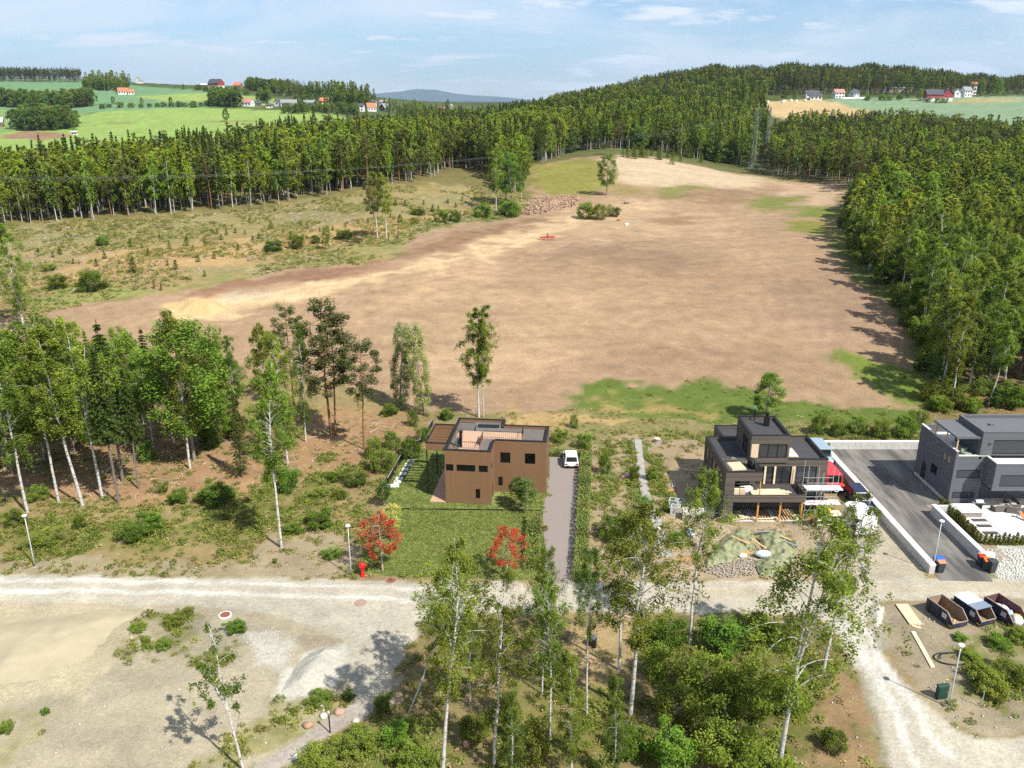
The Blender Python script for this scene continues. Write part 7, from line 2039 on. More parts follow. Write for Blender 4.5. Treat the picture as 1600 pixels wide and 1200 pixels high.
def skip(loc, rz, L, W, H, label, inner, lid=False, load=None):
    """open container, low sloping front toward -y"""
    o = empty('skip_container', loc, rz, label, 'container')
    w = W / 2; t = 0.05
    side = [(L / 2, 0.15), (L / 2, H), (-L / 2 + 0.75, H), (-L / 2, H * 0.45), (-L / 2, 0.15)]
    for s_ in (-1, 1):
        x0, x1 = sorted((s_ * w, s_ * (w - t)))
        MB().prism_x(side, x0, x1).build('side', M_SKIP, o)
        x0, x1 = sorted((s_ * (w - t - 0.002), s_ * (w - t - 0.02)))
        MB().prism_x([(L / 2 - t, 0.2), (L / 2 - t, H - 0.02), (-L / 2 + 0.76, H - 0.02), (-L / 2 + t, H * 0.45), (-L / 2 + t, 0.2)], x0, x1).build('lining', inner, o)
        x0, x1 = sorted((s_ * (w + 0.004), s_ * (w + 0.012)))
        MB().box(x0, x1, -L / 2 + 0.7, -L / 2 + 1.2, H * 0.45, H * 0.8).build('label_plate', mat('label_white', (0.55, 0.52, 0.52), 0.6, 0.2, 8), o)
        for k in range(3): MB().bar((s_ * (w + 0.03), -L / 2 + 0.4 + k * (L - 0.8) / 2, 0.15), (s_ * (w + 0.03), -L / 2 + 0.4 + k * (L - 0.8) / 2, H * (0.6 if k == 0 else 0.98)), 0.06).build('rib', M_SKIP, o)
    MB().box(-w + t, w - t, L / 2 - t, L / 2, 0.15, H).build('back', M_SKIP, o); MB().box(-w + t + 0.02, w - t - 0.02, L / 2 - t - 0.02, L / 2 - t - 0.003, 0.2, H - 0.02).build('lining', inner, o)
    MB().box(-w + t, w - t, -L / 2, -L / 2 + t, 0.15, H * 0.45).build('front', M_SKIP, o)
    MB().box(-w + t, w - t, -L / 2 + t, L / 2 - t, 0.15, 0.2).build('floor', inner, o)
    MB().bar((-w, -L / 2, H * 0.45 + 0.03), (w, -L / 2, H * 0.45 + 0.03), 0.07).build('rim', mat('skip_rim', (0.32, 0.26, 0.22), 0.7, 0.2, 5), o)
    for s_ in (-1, 1):
        MB().bar((s_ * (w - 0.02), -L / 2 + 0.72, H + 0.03), (s_ * (w - 0.02), L / 2, H + 0.03), 0.07).build('rim', MATS['skip_rim'], o)
        MB().bar((s_ * (w - 0.02), -L / 2, H * 0.45 + 0.07), (s_ * (w - 0.02), -L / 2 + 0.72, H + 0.03), 0.07).build('rim', MATS['skip_rim'], o)
        for z in (0.0,): MB().box(s_ * (w - 0.25) - 0.06, s_ * (w - 0.25) + 0.06, -L / 2 + 0.1, L / 2 - 0.1, 0, 0.148).build('skid', M_SKIP, o)
        x0, x1 = sorted((s_ * (w + 0.006), s_ * (w + 0.02)))
        for k in range(2): MB().box(x0, x1, -L / 2 + 0.05 + 0.2 * k, -L / 2 + 0.17 + 0.2 * k, 0.2, 0.34).build('reflector', M_YEL, o)
    if lid:
        for k, (y0, y1, c) in enumerate([(-L / 2 + 0.6, -0.02, mat('lid_blue', (0.20, 0.24, 0.30), 0.45, 0.1, 2)), (0.02, L / 2 + 0.05, mat('lid_grey', (0.52, 0.56, 0.60), 0.4, 0.1, 2))]):
            MB().box(-w - 0.08, w + 0.08, y0, y1, H + 0.075 + k * 0.01, H + 0.12 + k * 0.01).build('lid', c, o)
            for j in range(4): MB().box(-w - 0.06, w + 0.06, y0 + 0.1 + j * (y1 - y0) / 4, y0 + 0.14 + j * (y1 - y0) / 4, H + 0.122 + k * 0.01, H + 0.14 + k * 0.01).build('lid_rib', c, o)
    return o


sk = [((37.25, 60.9, 0), R(17), 'open rusty-lined skip beside the plywood sheet', M_SKIPIN, False), ((39.75, 61.2, 0), R(19), 'skip closed with a blue-grey lid, middle of three', M_SKIPIN, True), ((42.35, 61.1, 0), R(19), 'open maroon skip filled with sacks at the right border', M_SKIPRED, False)]
for loc, rz, lb, inn, ld in sk: skip(loc, rz, 3.0, 1.6, 1.3, lb, inn, ld)
cs, sn = math.cos(R(19)), math.sin(R(19))


def blob_mesh(seed, rx, ry, rz_, rough=0.25, sub=2):
    bm = bmesh.new(); bmesh.ops.create_icosphere(bm, subdivisions=sub, radius=1.0)
    rg = np.random.default_rng(seed); d = rg.normal(size=(5, 3))
    for v in bm.verts:
        n = v.co.normalized(); s = 1 + sum(0.4 * rough * math.sin(3.1 * n.dot(Vector(q)) + k) for k, q in enumerate(d)) / 1.5
        v.co = Vector((n.x * rx * s, n.y * ry * s, n.z * rz_ * s))
    me = bpy.data.meshes.new('blob'); bm.to_mesh(me); bm.free()
    return me


for k, (dx, dy, c, lb) in enumerate([(0.1, 1.0, (0.5, 0.5, 0.5), 'grey sack at the back of the filled skip'), (0.2, 0.4, (0.62, 0.62, 0.64), 'white sack in the middle of the filled skip'), (0.25, -0.2, (0.30, 0.38, 0.50), 'bluish sack in the filled skip'), (0.2, -0.9, (0.62, 0.52, 0.20), 'yellow sheeting at the front of the filled skip'), (-0.2, -1.25, (0.6, 0.58, 0.54), 'pale sack at the low front of the filled skip')]):
    me = blob_mesh(400 + k, 0.5, 0.42, 0.34, 0.5); me.polygons.foreach_set('use_smooth', [True] * len(me.polygons))
    me.materials.append(mat('sack_%d' % k, c, 0.7, 0.12, 5))
    o = link_mesh('waste_sack', me, None, None, (42.35 + dx * cs - dy * sn, 61.1 + dx * sn + dy * cs, 0.48)); props(o, lb, 'sack')
for k, (dx, dy, a) in enumerate([(0.1, -1.3, .3), (0.3, -1.1, -.5), (-0.1, -1.0, 1.0)]):
    props(MB().box(-0.35, 0.35, -0.06, 0.06, 0, 0.05).build('timber_offcut', M_WOOD, None, False, (37.25 + dx * cs - dy * sn, 60.9 + dx * sn + dy * cs, 0.21 + 0.055 * k), a), ['timber offcut on the floor of the open rusty skip, lowest', 'timber offcut on the floor of the open rusty skip, middle', 'timber offcut on the floor of the open rusty skip, topmost'][k], 'offcut')
a = [at_z(1399, 944, 0.1), at_z(1418, 944, 0.1), at_z(1441, 975, 0.1), at_z(1421, 975, 0.1)]
props(MB().prism([q[:2] for q in a], 0.10, 0.14).build('plywood_sheet', M_PLY), 'big plywood sheet lying left of the open skip', 'plywood')
props(MB().bar((*a[0][:2], 0.05), (*a[1][:2], 0.05), 0.09).build('support_batten', M_WOOD), 'batten under the far end of the plywood sheet', 'batten')
props(MB().bar((*a[3][:2], 0.05), (*a[2][:2], 0.05), 0.09).build('support_batten', M_WOOD), 'batten under the near end of the plywood sheet', 'batten')
for k, dx in enumerate((0.0, 0.17)):
    p, q = at_z(1425, 987, 0.05), at_z(1456, 1043, 0.05)
    props(MB().bar((p[0] + dx, p[1], 0.06), (q[0] + dx, q[1], 0.06), 0.15, 0.09).build('long_plank', M_PLANK), ['long plank below the plywood sheet, left of the pair', 'long plank below the plywood sheet, right of the pair'][k], 'plank')
p = at_z(1432, 979, 0.05); props(MB().box(-0.35, 0.35, -0.12, 0.12, 0, 0.05).build('short_board', M_PLANK, None, False, (p[0], p[1], 0.01), R(-35)), 'short board between the plywood sheet and the long planks', 'board')
# coil of black pipe
p = at_z(1476, 1030, 0.05)
pts = [(p[0] + 1.0 * math.cos(a_) * (1 + 0.05 * a_) + 0.12 * a_, p[1] + 0.75 * math.sin(a_), 0.06 + 0.01 * a_) for a_ in np.linspace(1.2, 9.5, 40)]
props(MB().tube(pts, 0.05, 6).build('pipe_coil', M_BLACK, None, True), 'loose coil of black pipe left of the bush on the right lot', 'pipe')

# ---------------------------------------------------------------- building site in front of the timber house
M_TARP = mat('tarp_green', (0.215, 0.225, 0.120), 0.55, 0.10, 1.5, 0.4, 5)


def tarp(px_pts, seed, h, label):
    """heavy sheet thrown over a heap: outline on the ground, folds and a loose rim"""
    poly = np.array([at_z(*p)[:2] for p in px_pts])
    lo, hi = poly.min(0) - 0.3, poly.max(0) + 0.3
    nx, ny = int((hi[0] - lo[0]) / 0.11), int((hi[1] - lo[1]) / 0.11)
    X, Y = np.meshgrid(np.linspace(lo[0], hi[0], nx), np.linspace(lo[1], hi[1], ny)); x, y = X.ravel(), Y.ravel()
    sd = poly_sd(x + (fbm(x, y, seed, 3) - .5) * 0.9, y + (fbm(x, y, seed + 3, 3) - .5) * 0.9, poly)
    lump = fbm(x * 0.55, y * 0.55, seed + 5, 3)
    z = h * sstep(0, 1.3, sd) * (0.25 + 1.3 * lump)
    fold = np.abs(np.sin((x * 1.7 + y * 0.8) * 1.3 + fbm(x * 0.8, y * 0.8, seed + 9, 3) * 9)) ** 1.5
    z = z + fold * 0.30 * sstep(0, .5, sd) + fbm(x * 3, y * 3, seed + 11, 2) * 0.10 + 0.03
    inside = (sd > 0).reshape(X.shape)
    i = (np.arange(ny - 1)[:, None] * nx + np.arange(nx - 1)[None]).ravel()
    q = np.stack([i, i + 1, i + nx + 1, i + nx], 1); q = q[inside.ravel()[q].all(1)]
    us, inv = np.unique(q, return_inverse=True)
    me = np_mesh('tarp', np.stack([x, y, z], 1)[us], inv.reshape(q.shape), M_TARP, None, True)
    o = link_mesh('tarpaulin', me); o.modifiers.new('thickness', 'SOLIDIFY').thickness = 0.02
    props(o, label, 'tarpaulin')


tarp([(1112, 862), (1130, 842), (1152, 828), (1172, 828), (1184, 845), (1180, 860), (1150, 868), (1140, 878), (1100, 892), (1102, 880)], 3, 0.42, 'green tarpaulin heaped on the left of the building rubble')
tarp([(1178, 832), (1200, 828), (1218, 832), (1246, 862), (1240, 880), (1222, 902), (1182, 904), (1180, 880), (1196, 872), (1186, 850)], 8, 0.5, 'larger green tarpaulin on the right of the building rubble')
tarp([(1214, 832), (1226, 830), (1250, 852), (1246, 860)], 12, 0.5, 'narrow strip of green tarpaulin at the outer right of the site')
for k, (px, py, l, a, m_, lb) in enumerate([(1156, 845, 2.0, -0.9, M_WOOD, 'batten lying on the left tarpaulin'), (1184, 850, 2.2, -1.15, M_WOOD, 'batten lying between the two tarpaulins'), (1190, 832, 1.6, 0.05, M_STEEL, 'steel tubes at the top of the larger tarpaulin'), (1228, 848, 2.4, -0.75, M_STEEL, 'steel tube along the outer side of the larger tarpaulin'), (1226, 842, 1.3, -0.8, M_WOOD, 'short batten at the outer side of the larger tarpaulin')]):
    p = at_z(px, py, 0.55); props(MB().box(-l / 2, l / 2, -0.05, 0.05, 0, 0.07).box(-l / 2 + 0.1, l / 2 + 0.1, 0.07, 0.15, 0, 0.07).build('loose_batten', m_, None, False, (p[0], p[1], 0.6), a), lb, 'batten')
me = blob_mesh(450, 0.75, 0.45, 0.35, 0.3); me.polygons.foreach_set('use_smooth', [True] * len(me.polygons)); me.materials.append(mat('pale_blue_tub', (0.55, 0.64, 0.68), 0.5, 0.05, 3))
p = at_z(1192, 867, 0.3); props(link_mesh('plastic_tub', me, None, None, (p[0], p[1], 0.42)), 'pale blue upturned tub between the tarpaulins', 'tub')
me = blob_mesh(451, 0.4, 0.3, 0.2, 0.6); me.materials.append(M_WHITE); p = at_z(1160, 868, 0.1); props(link_mesh('crumpled_sheet', me, None, None, (p[0], p[1], 0.15)), 'crumpled white sheet beside the pale blue tub', 'sheet')
p = at_z(1163, 862, 0.1); stack('timber_offcuts', (p[0], p[1], 0.02), 0.4, [(-0.5, 0.5, k * 0.13 - 0.3, k * 0.13 - 0.2, 0, 0.06 + 0.05 * (k % 2)) for k in range(5)], 'orange timber offcuts peeping from under the left tarpaulin', M_ORANGE, 'timber', None, 'offcut')
# pallet of blocks, formwork frames
p = at_z(1082, 813, 0); PB = empty('block_pallet', (p[0] + 0.1, p[1] + 0.4, 0), R(-8), 'pallet of pale building blocks left of the timber house', 'pallet')
for k in range(3): MB().box(-1.1, 1.1, -0.55 + k * 0.5, -0.45 + k * 0.5, 0, 0.12).build('bearer', M_WOOD, PB)
for z in range(4):
    for x in range(5): MB().box(-1.1 + x * 0.44, -1.1 + x * 0.44 + 0.43, -0.6, 0.6, 0.125 + z * 0.23, 0.125 + z * 0.23 + 0.22).build('block', mat('block_pale', (0.60, 0.56, 0.47), 0.9, 0.1, 4, 0.2, 20), PB)
p = at_z(1100, 808, 0); PB2 = empty('block_pallet', (p[0] + 0.5, p[1] + 0.5, 0), R(-8), 'smaller pallet of pale blocks behind the birch leaves', 'pallet')
for z in range(3):
    for x in range(3): MB().box(-0.7 + x * 0.44, -0.7 + x * 0.44 + 0.43, -0.5, 0.5, z * 0.23, z * 0.23 + 0.22).build('block', MATS['block_pale'], PB2)
M_FRAME = mat('frame_blue_grey', (0.42, 0.47, 0.50), 0.5, 0.1, 4)
for k, (px, py, lb) in enumerate([(1055, 802, 'pale steel lattice crate nearest the block pallet'), (1052, 792, 'pale steel lattice crate behind the first'), (1062, 785, 'pale steel frame lying farthest from the block pallet')]):
    p = at_z(px, py, 0); o = empty('lattice_crate', (p[0], p[1], 0), R(-20 + 30 * (k == 2)), lb, 'crate')
    hh = 0.9 if k < 2 else 0.25
    for x in (-.45, .45):
        for y in (-.4, .4): MB().bar((x, y, 0), (x, y, hh), 0.08).build('post', M_FRAME, o)
    for z in (0.05, hh):
        MB().bar((-.49, -.4, z), (.49, -.4, z), 0.07).bar((-.49, .4, z), (.49, .4, z), 0.07).bar((-.45, -.36, z), (-.45, .36, z), 0.07).bar((.45, -.36, z), (.45, .36, z), 0.07).build('ring', M_FRAME, o)
    if k < 2: MB().box(-.43, -.41, -.36, .36, 0.1, hh - 0.05).build('panel', M_FRAME, o)
for k, (px, py, l, a, m_, lb) in enumerate([(1050, 757, 1.6, 1.5, M_STEEL, 'steel pipe lying in the shade of the timber house, left one'), (1054, 757, 1.6, 1.5, M_STEEL, 'steel pipe lying in the shade of the timber house, right one'), (1044, 768, 1.3, 0.25, mat('orange_pipe', (0.70, 0.22, 0.05), 0.6, 0.05, 3), 'orange pipe at the rim of the house shadow'), (1075, 735, 3.0, -0.35, M_PLANK, 'thin lath lying in the house shadow')]):
    p = at_z(px, py, 0); props(MB().tube([(-l / 2, 0, 0), (l / 2, 0, 0)], 0.07, 8).build('pipe', m_, None, True, (p[0], p[1], 0.08), a), lb, 'pipe')
p = at_z(1080, 835, 0.2); me = blob_mesh(460, 0.35, 0.9, 0.3, 0.5); me.materials.append(mat('clear_wrap', (0.45, 0.52, 0.60), 0.25, 0.15, 4)); props(link_mesh('wrapped_bundle', me, None, None, (p[0], p[1], 0.28)), 'bluish plastic-wrapped bundle below the block pallet', 'bundle')
p = at_z(1068, 880, 0); o = empty('sawhorse', (p[0], p[1], 0), 0.1, 'yellow wooden sawhorse frame beside the road birch', 'sawhorse')
for x in (-0.5, -0.15, 0.2, 0.55): MB().bar((x, 0, 0), (x, 0, 0.75), 0.08).build('leg', M_ORANGE, o)
MB().bar((-0.55, 0, 0.40), (-0.1, 0, 0.40), 0.08).build('rail', M_ORANGE, o); MB().bar((0.16, 0, 0.40), (0.6, 0, 0.40), 0.08).build('rail', M_ORANGE, o)
p = at_z(1294, 772, 1.5); props(MB().lathe([(0.16, 0), (0.18, 0.5), (0.1, 0.6)], 10).build('gas_canister', mat('yellow_can', (0.85, 0.55, 0.02), 0.5, 0.05, 3), None, True, (32.9, 77.2, 1.6)), 'yellow canister on the trestle platform', 'canister')
p = at_z(1273, 815, 0.1); me = blob_mesh(470, 0.4, 0.3, 0.28, 0.3); me.materials.append(mat('red_can', (0.60, 0.02, 0.03), 0.5, 0.05, 3)); props(link_mesh('fuel_can', me, None, None, (p[0], p[1], 0.25)), 'red can on the ground before the timber house', 'can')
p = at_z(978, 744, 0.2); me = blob_mesh(471, 0.75, 0.4, 0.25, 0.7); me.materials.append(mat('pink_sack', (0.62, 0.36, 0.42), 0.7, 0.25, 6)); props(link_mesh('builders_sack', me, None, None, (p[0], p[1], 0.15)), 'pink and white builders\' sack on the bare strip beside the hedge', 'sack')
p = at_z(1028, 825, 0.2); me = blob_mesh(472, 0.3, 0.25, 0.22, 0.4); me.materials.append(M_WHITE); props(link_mesh('white_stone', me, None, None, (p[0], p[1], 0.1)), 'white stone beside the grey strip path', 'stone')
p = at_z(1027, 689, 0.2); o = empty('tree_stump', (p[0], p[1], 0), 0, 'cut tree stump behind the building plot', 'stump')
MB().lathe([(0.6, 0), (0.45, 0.2), (0.42, 0.55)], 12).build('trunk', B_GREY, o); MB().lathe([(0.40, 0.55), (0.40, 0.57)], 12).build('cut_face', M_PLANK, o)
props(MB().prism([at_z(*q)[:2] for q in [(991, 688), (1002, 688), (1008, 740), (1016, 775), (1034, 815), (1040, 832), (1050, 870), (1035, 872), (1024, 832), (1010, 800), (1000, 765)]], -0.05, 0.10).build('strip_foundation', mat('grey_strip', (0.32, 0.30, 0.27), 0.95, 0.3, 2, 0.4, 18)), kind='structure')
p = at_z(926, 1005, 0.3); o = empty('barrel', (p[0], p[1], 0), 0, 'dark barrel standing below the road right of the thin birch', 'barrel')
MB().lathe([(0.30, 0), (0.33, 0.3), (0.33, 0.6), (0.30, 0.9)], 14).build('body', M_BLACK, o, True); MB().lathe([(0.28, 0.9), (0.28, 0.93)], 14).build('lid', mat('barrel_lid', (0.10, 0.12, 0.15), 0.5, 0.1, 3), o)
# boulders by the footpath, heaps
for k, (px, py, w, c, lb) in enumerate([(481, 1135, 17, (0.36, 0.22, 0.14), 'brown boulder left of the footpath bend'), (531, 1114, 17, (0.38, 0.25, 0.18), 'brown boulder behind the bollard lamp'), (505, 1120, 13, (0.6, 0.56, 0.46), 'pale boulder left of the bollard lamp'), (504, 1102, 10, (0.45, 0.44, 0.42), 'grey boulder at the grass behind the bollard lamp'), (556, 1128, 14, (0.48, 0.40, 0.34), 'pinkish boulder right of the footpath'), (464, 1183, 14, (0.68, 0.66, 0.60), 'white boulder right of the footpath, nearest'), (729, 1165, 14, (0.5, 0.25, 0.16), 'reddish stone in the grass before the front birches')]):
    p = at_z(px, py, 0); r = size_at(w, p) / 2; me = blob_mesh(500 + k, r, r * 0.85, r * 0.65, 0.35); me.polygons.foreach_set('use_smooth', [True] * len(me.polygons))
    me.materials.append(mat('boulder_%d' % k, c, 0.9, 0.2, 3, 0.4, 10)); props(link_mesh('boulder', me, None, None, (p[0], p[1], r * 0.3), rnd.uniform(0, 6)), lb, 'boulder')


def heap(px_pts, h, m_, label, name='gravel_heap', seed=1, rough=0.15):
    poly = np.array([gp(*p)[:2] for p in px_pts]); lo, hi = poly.min(0) - 0.2, poly.max(0) + 0.2
    st = max(0.18, (hi - lo).max() / 60); nx, ny = int((hi[0] - lo[0]) / st) + 2, int((hi[1] - lo[1]) / st) + 2
    X, Y = np.meshgrid(np.linspace(lo[0], hi[0], nx), np.linspace(lo[1], hi[1], ny)); x, y = X.ravel(), Y.ravel()
    wv = (hi - lo).min() * 0.12
    sd = poly_sd(x + (fbm(x / wv / 3, y / wv / 3, seed, 3) - .5) * wv, y + (fbm(x / wv / 3, y / wv / 3, seed + 2, 3) - .5) * wv, poly)
    z = h * sstep(-0.05, (hi - lo).min() * 0.42, sd) * (0.8 + 0.4 * fbm(x * 0.6, y * 0.6, seed + 4, 3)) + (fbm(x * 2.5, y * 2.5, seed + 6, 3) - .5) * rough * sstep(0, .5, sd) - 0.05 + gz(x, y)
    keep = (sd > -0.1); i = (np.arange(ny - 1)[:, None] * nx + np.arange(nx - 1)[None]).ravel()
    q = np.stack([i, i + 1, i + nx + 1, i + nx], 1); q = q[keep[q].all(1)]; us, inv = np.unique(q, return_inverse=True)
    me = np_mesh(name, np.stack([x, y, z], 1)[us], inv.reshape(q.shape), m_, None, True)
    return props(link_mesh(name, me), label, 'heap')


heap([(436, 1084), (448, 1050), (478, 1020), (510, 1004), (540, 1010), (536, 1050), (515, 1078), (470, 1090)], 0.8, mat('crushed_rock', (0.38, 0.36, 0.30), 0.95, 0.30, 5, 1.0, 9), 'pale heap of crushed rock on the lot beside the footpath', seed=3)
heap([(-60, 960), (80, 952), (190, 945), (236, 955), (200, 985), (150, 1030), (60, 1070), (-60, 1080)], 0.7, mat('sand', alb(212, 198, 164), 0.95, 0.10, 0.6, 0.3, 6), 'broad low mound of yellow sand on the lot by the road', 'sand_mound', 7, 0.1)
heap([(1354, 946), (1370, 940), (1384, 948), (1384, 968), (1372, 985), (1358, 972)], 0.5, mat('grey_gravel', (0.40, 0.37, 0.31), 0.95, 0.25, 4, 0.6, 10), 'grey gravel bank at the corner of the side road', 'gravel_heap', 9, 0.15)
heap([(268, 476), (300, 466), (345, 472), (358, 484), (330, 493), (280, 490)], 1.6, mat('field_sand', alb(230, 198, 142), 0.95, 0.08, 0.4, 0.2, 4), 'yellow sand heap on the left of the ploughed field', 'sand_mound', 11, 0.2)

# ---------------------------------------------------------------- far farms and villas
WALLC = {'w': (0.74, 0.73, 0.70), 'r': (0.30, 0.045, 0.045), 'b': (0.20, 0.12, 0.08), 'g': (0.35, 0.36, 0.37), 'k': (0.05, 0.055, 0.065), 'c': (0.66, 0.60, 0.50)}
ROOFC = {'o': (0.46, 0.16, 0.08), 'p': (0.42, 0.20, 0.16), 'k': (0.07, 0.075, 0.085), 'g': (0.24, 0.24, 0.25), 'w': (0.62, 0.62, 0.63), 'r': (0.52, 0.08, 0.07)}


def far_house(px, py, w, d, h, rh, wc, rc, rz, label, storeys=1, base=None, cat='house', name='far_house', gable_windows=1, chimney=True, wins=3, dist=None):
    """gabled house; ridge along local x"""
    w, d, h, rh = w * .78, d * .78, h * .8, rh * .8
    p = gp(px, py) if dist is None else at_dist(px, py, dist)
    if dist is not None: p = (p[0], p[1], gz(p[0], p[1]))
    o = empty(name, p, R(rz), label, cat)
    mw = mat('far_wall_' + wc, WALLC[wc], 0.8, 0.08, 0.6); mr = mat('far_roof_' + rc, ROOFC[rc], 0.8, 0.12, 0.8)
    a, b = w / 2, d / 2
    vs = [(-a, -b, -0.5), (a, -b, -0.5), (a, b, -0.5), (-a, b, -0.5), (-a, -b, h), (a, -b, h), (a, b, h), (-a, b, h), (-a, 0, h + rh), (a, 0, h + rh)]
    MB().add(vs, [(0, 1, 5, 4), (2, 3, 7, 6), (1, 2, 6, 9, 5), (3, 0, 4, 8, 7), (4, 5, 9, 8), (6, 7, 8, 9)]).build('wall', mw, o)
    if base:
        MB().box(-a - 0.06, a + 0.06, -b - 0.06, b + 0.06, -0.5, h * 0.42).build('base_wall', mat('far_wall_' + base, WALLC[base], 0.8, 0.08, 0.6), o)
    e = 0.5; sl = rh / b
    rv = []
    for x in (-a - e, a + e):
        rv += [(x, -b - e, h - e * sl + 0.06), (x, 0, h + rh + 0.06), (x, b + e, h - e * sl + 0.06), (x, b + e, h - e * sl + 0.26), (x, 0, h + rh + 0.30), (x, -b - e, h - e * sl + 0.26)]
    rf = MB().add(rv, [(0, 1, 4, 5), (1, 2, 3, 4), (6, 11, 10, 7), (7, 10, 9, 8), (0, 6, 7, 1), (1, 7, 8, 2), (5, 4, 10, 11), (4, 3, 9, 10), (0, 5, 11, 6), (2, 8, 9, 3)]).build('roof', mr, o)
    if chimney: MB().box(-a * 0.3, -a * 0.3 + 0.7, -0.35, 0.35, h + rh * 0.6, h + rh + 1.0).build('chimney', mat('far_roof_g', ROOFC['g'], 0.8, 0.1, 1), rf)
    for s_ in range(storeys):
        for k in range(wins):
            x = -a + w * (k + 0.5) / wins; z = h * (s_ + 0.3) / storeys; hh = min(1.4, h / storeys * 0.5)
            for y0 in (-b - 0.10, b + 0.02):
                f_ = MB().box(x - 0.75, x + 0.75, y0, y0 + 0.08, z - 0.1, z + hh + 0.1).build('window', M_WHITE if wc != 'w' else mat('frame_grey', (0.3, 0.3, 0.3), 0.7, 0.1, 2), o)
                yy = y0 - 0.02 if y0 < 0 else y0 + 0.08
                MB().box(x - 0.65, x + 0.65, yy, yy + 0.02, z, z + hh).build('pane', M_PANE, f_)
    for sx in (-1, 1):
        for k in range(gable_windows):
            y = (k - (gable_windows - 1) / 2) * 2.4; z = h * 0.55
            x0 = sx * a + (0.02 if sx > 0 else -0.10)
            f_ = MB().box(x0, x0 + 0.08, y - 0.7, y + 0.7, z - 0.1, z + 1.3).build('window', M_WHITE if wc != 'w' else MATS['frame_grey'], o)
            xx = x0 + 0.08 if sx > 0 else x0 - 0.02
            MB().box(xx, xx + 0.02, y - 0.6, y + 0.6, z, z + 1.2).build('pane', M_PANE, f_)
    return o


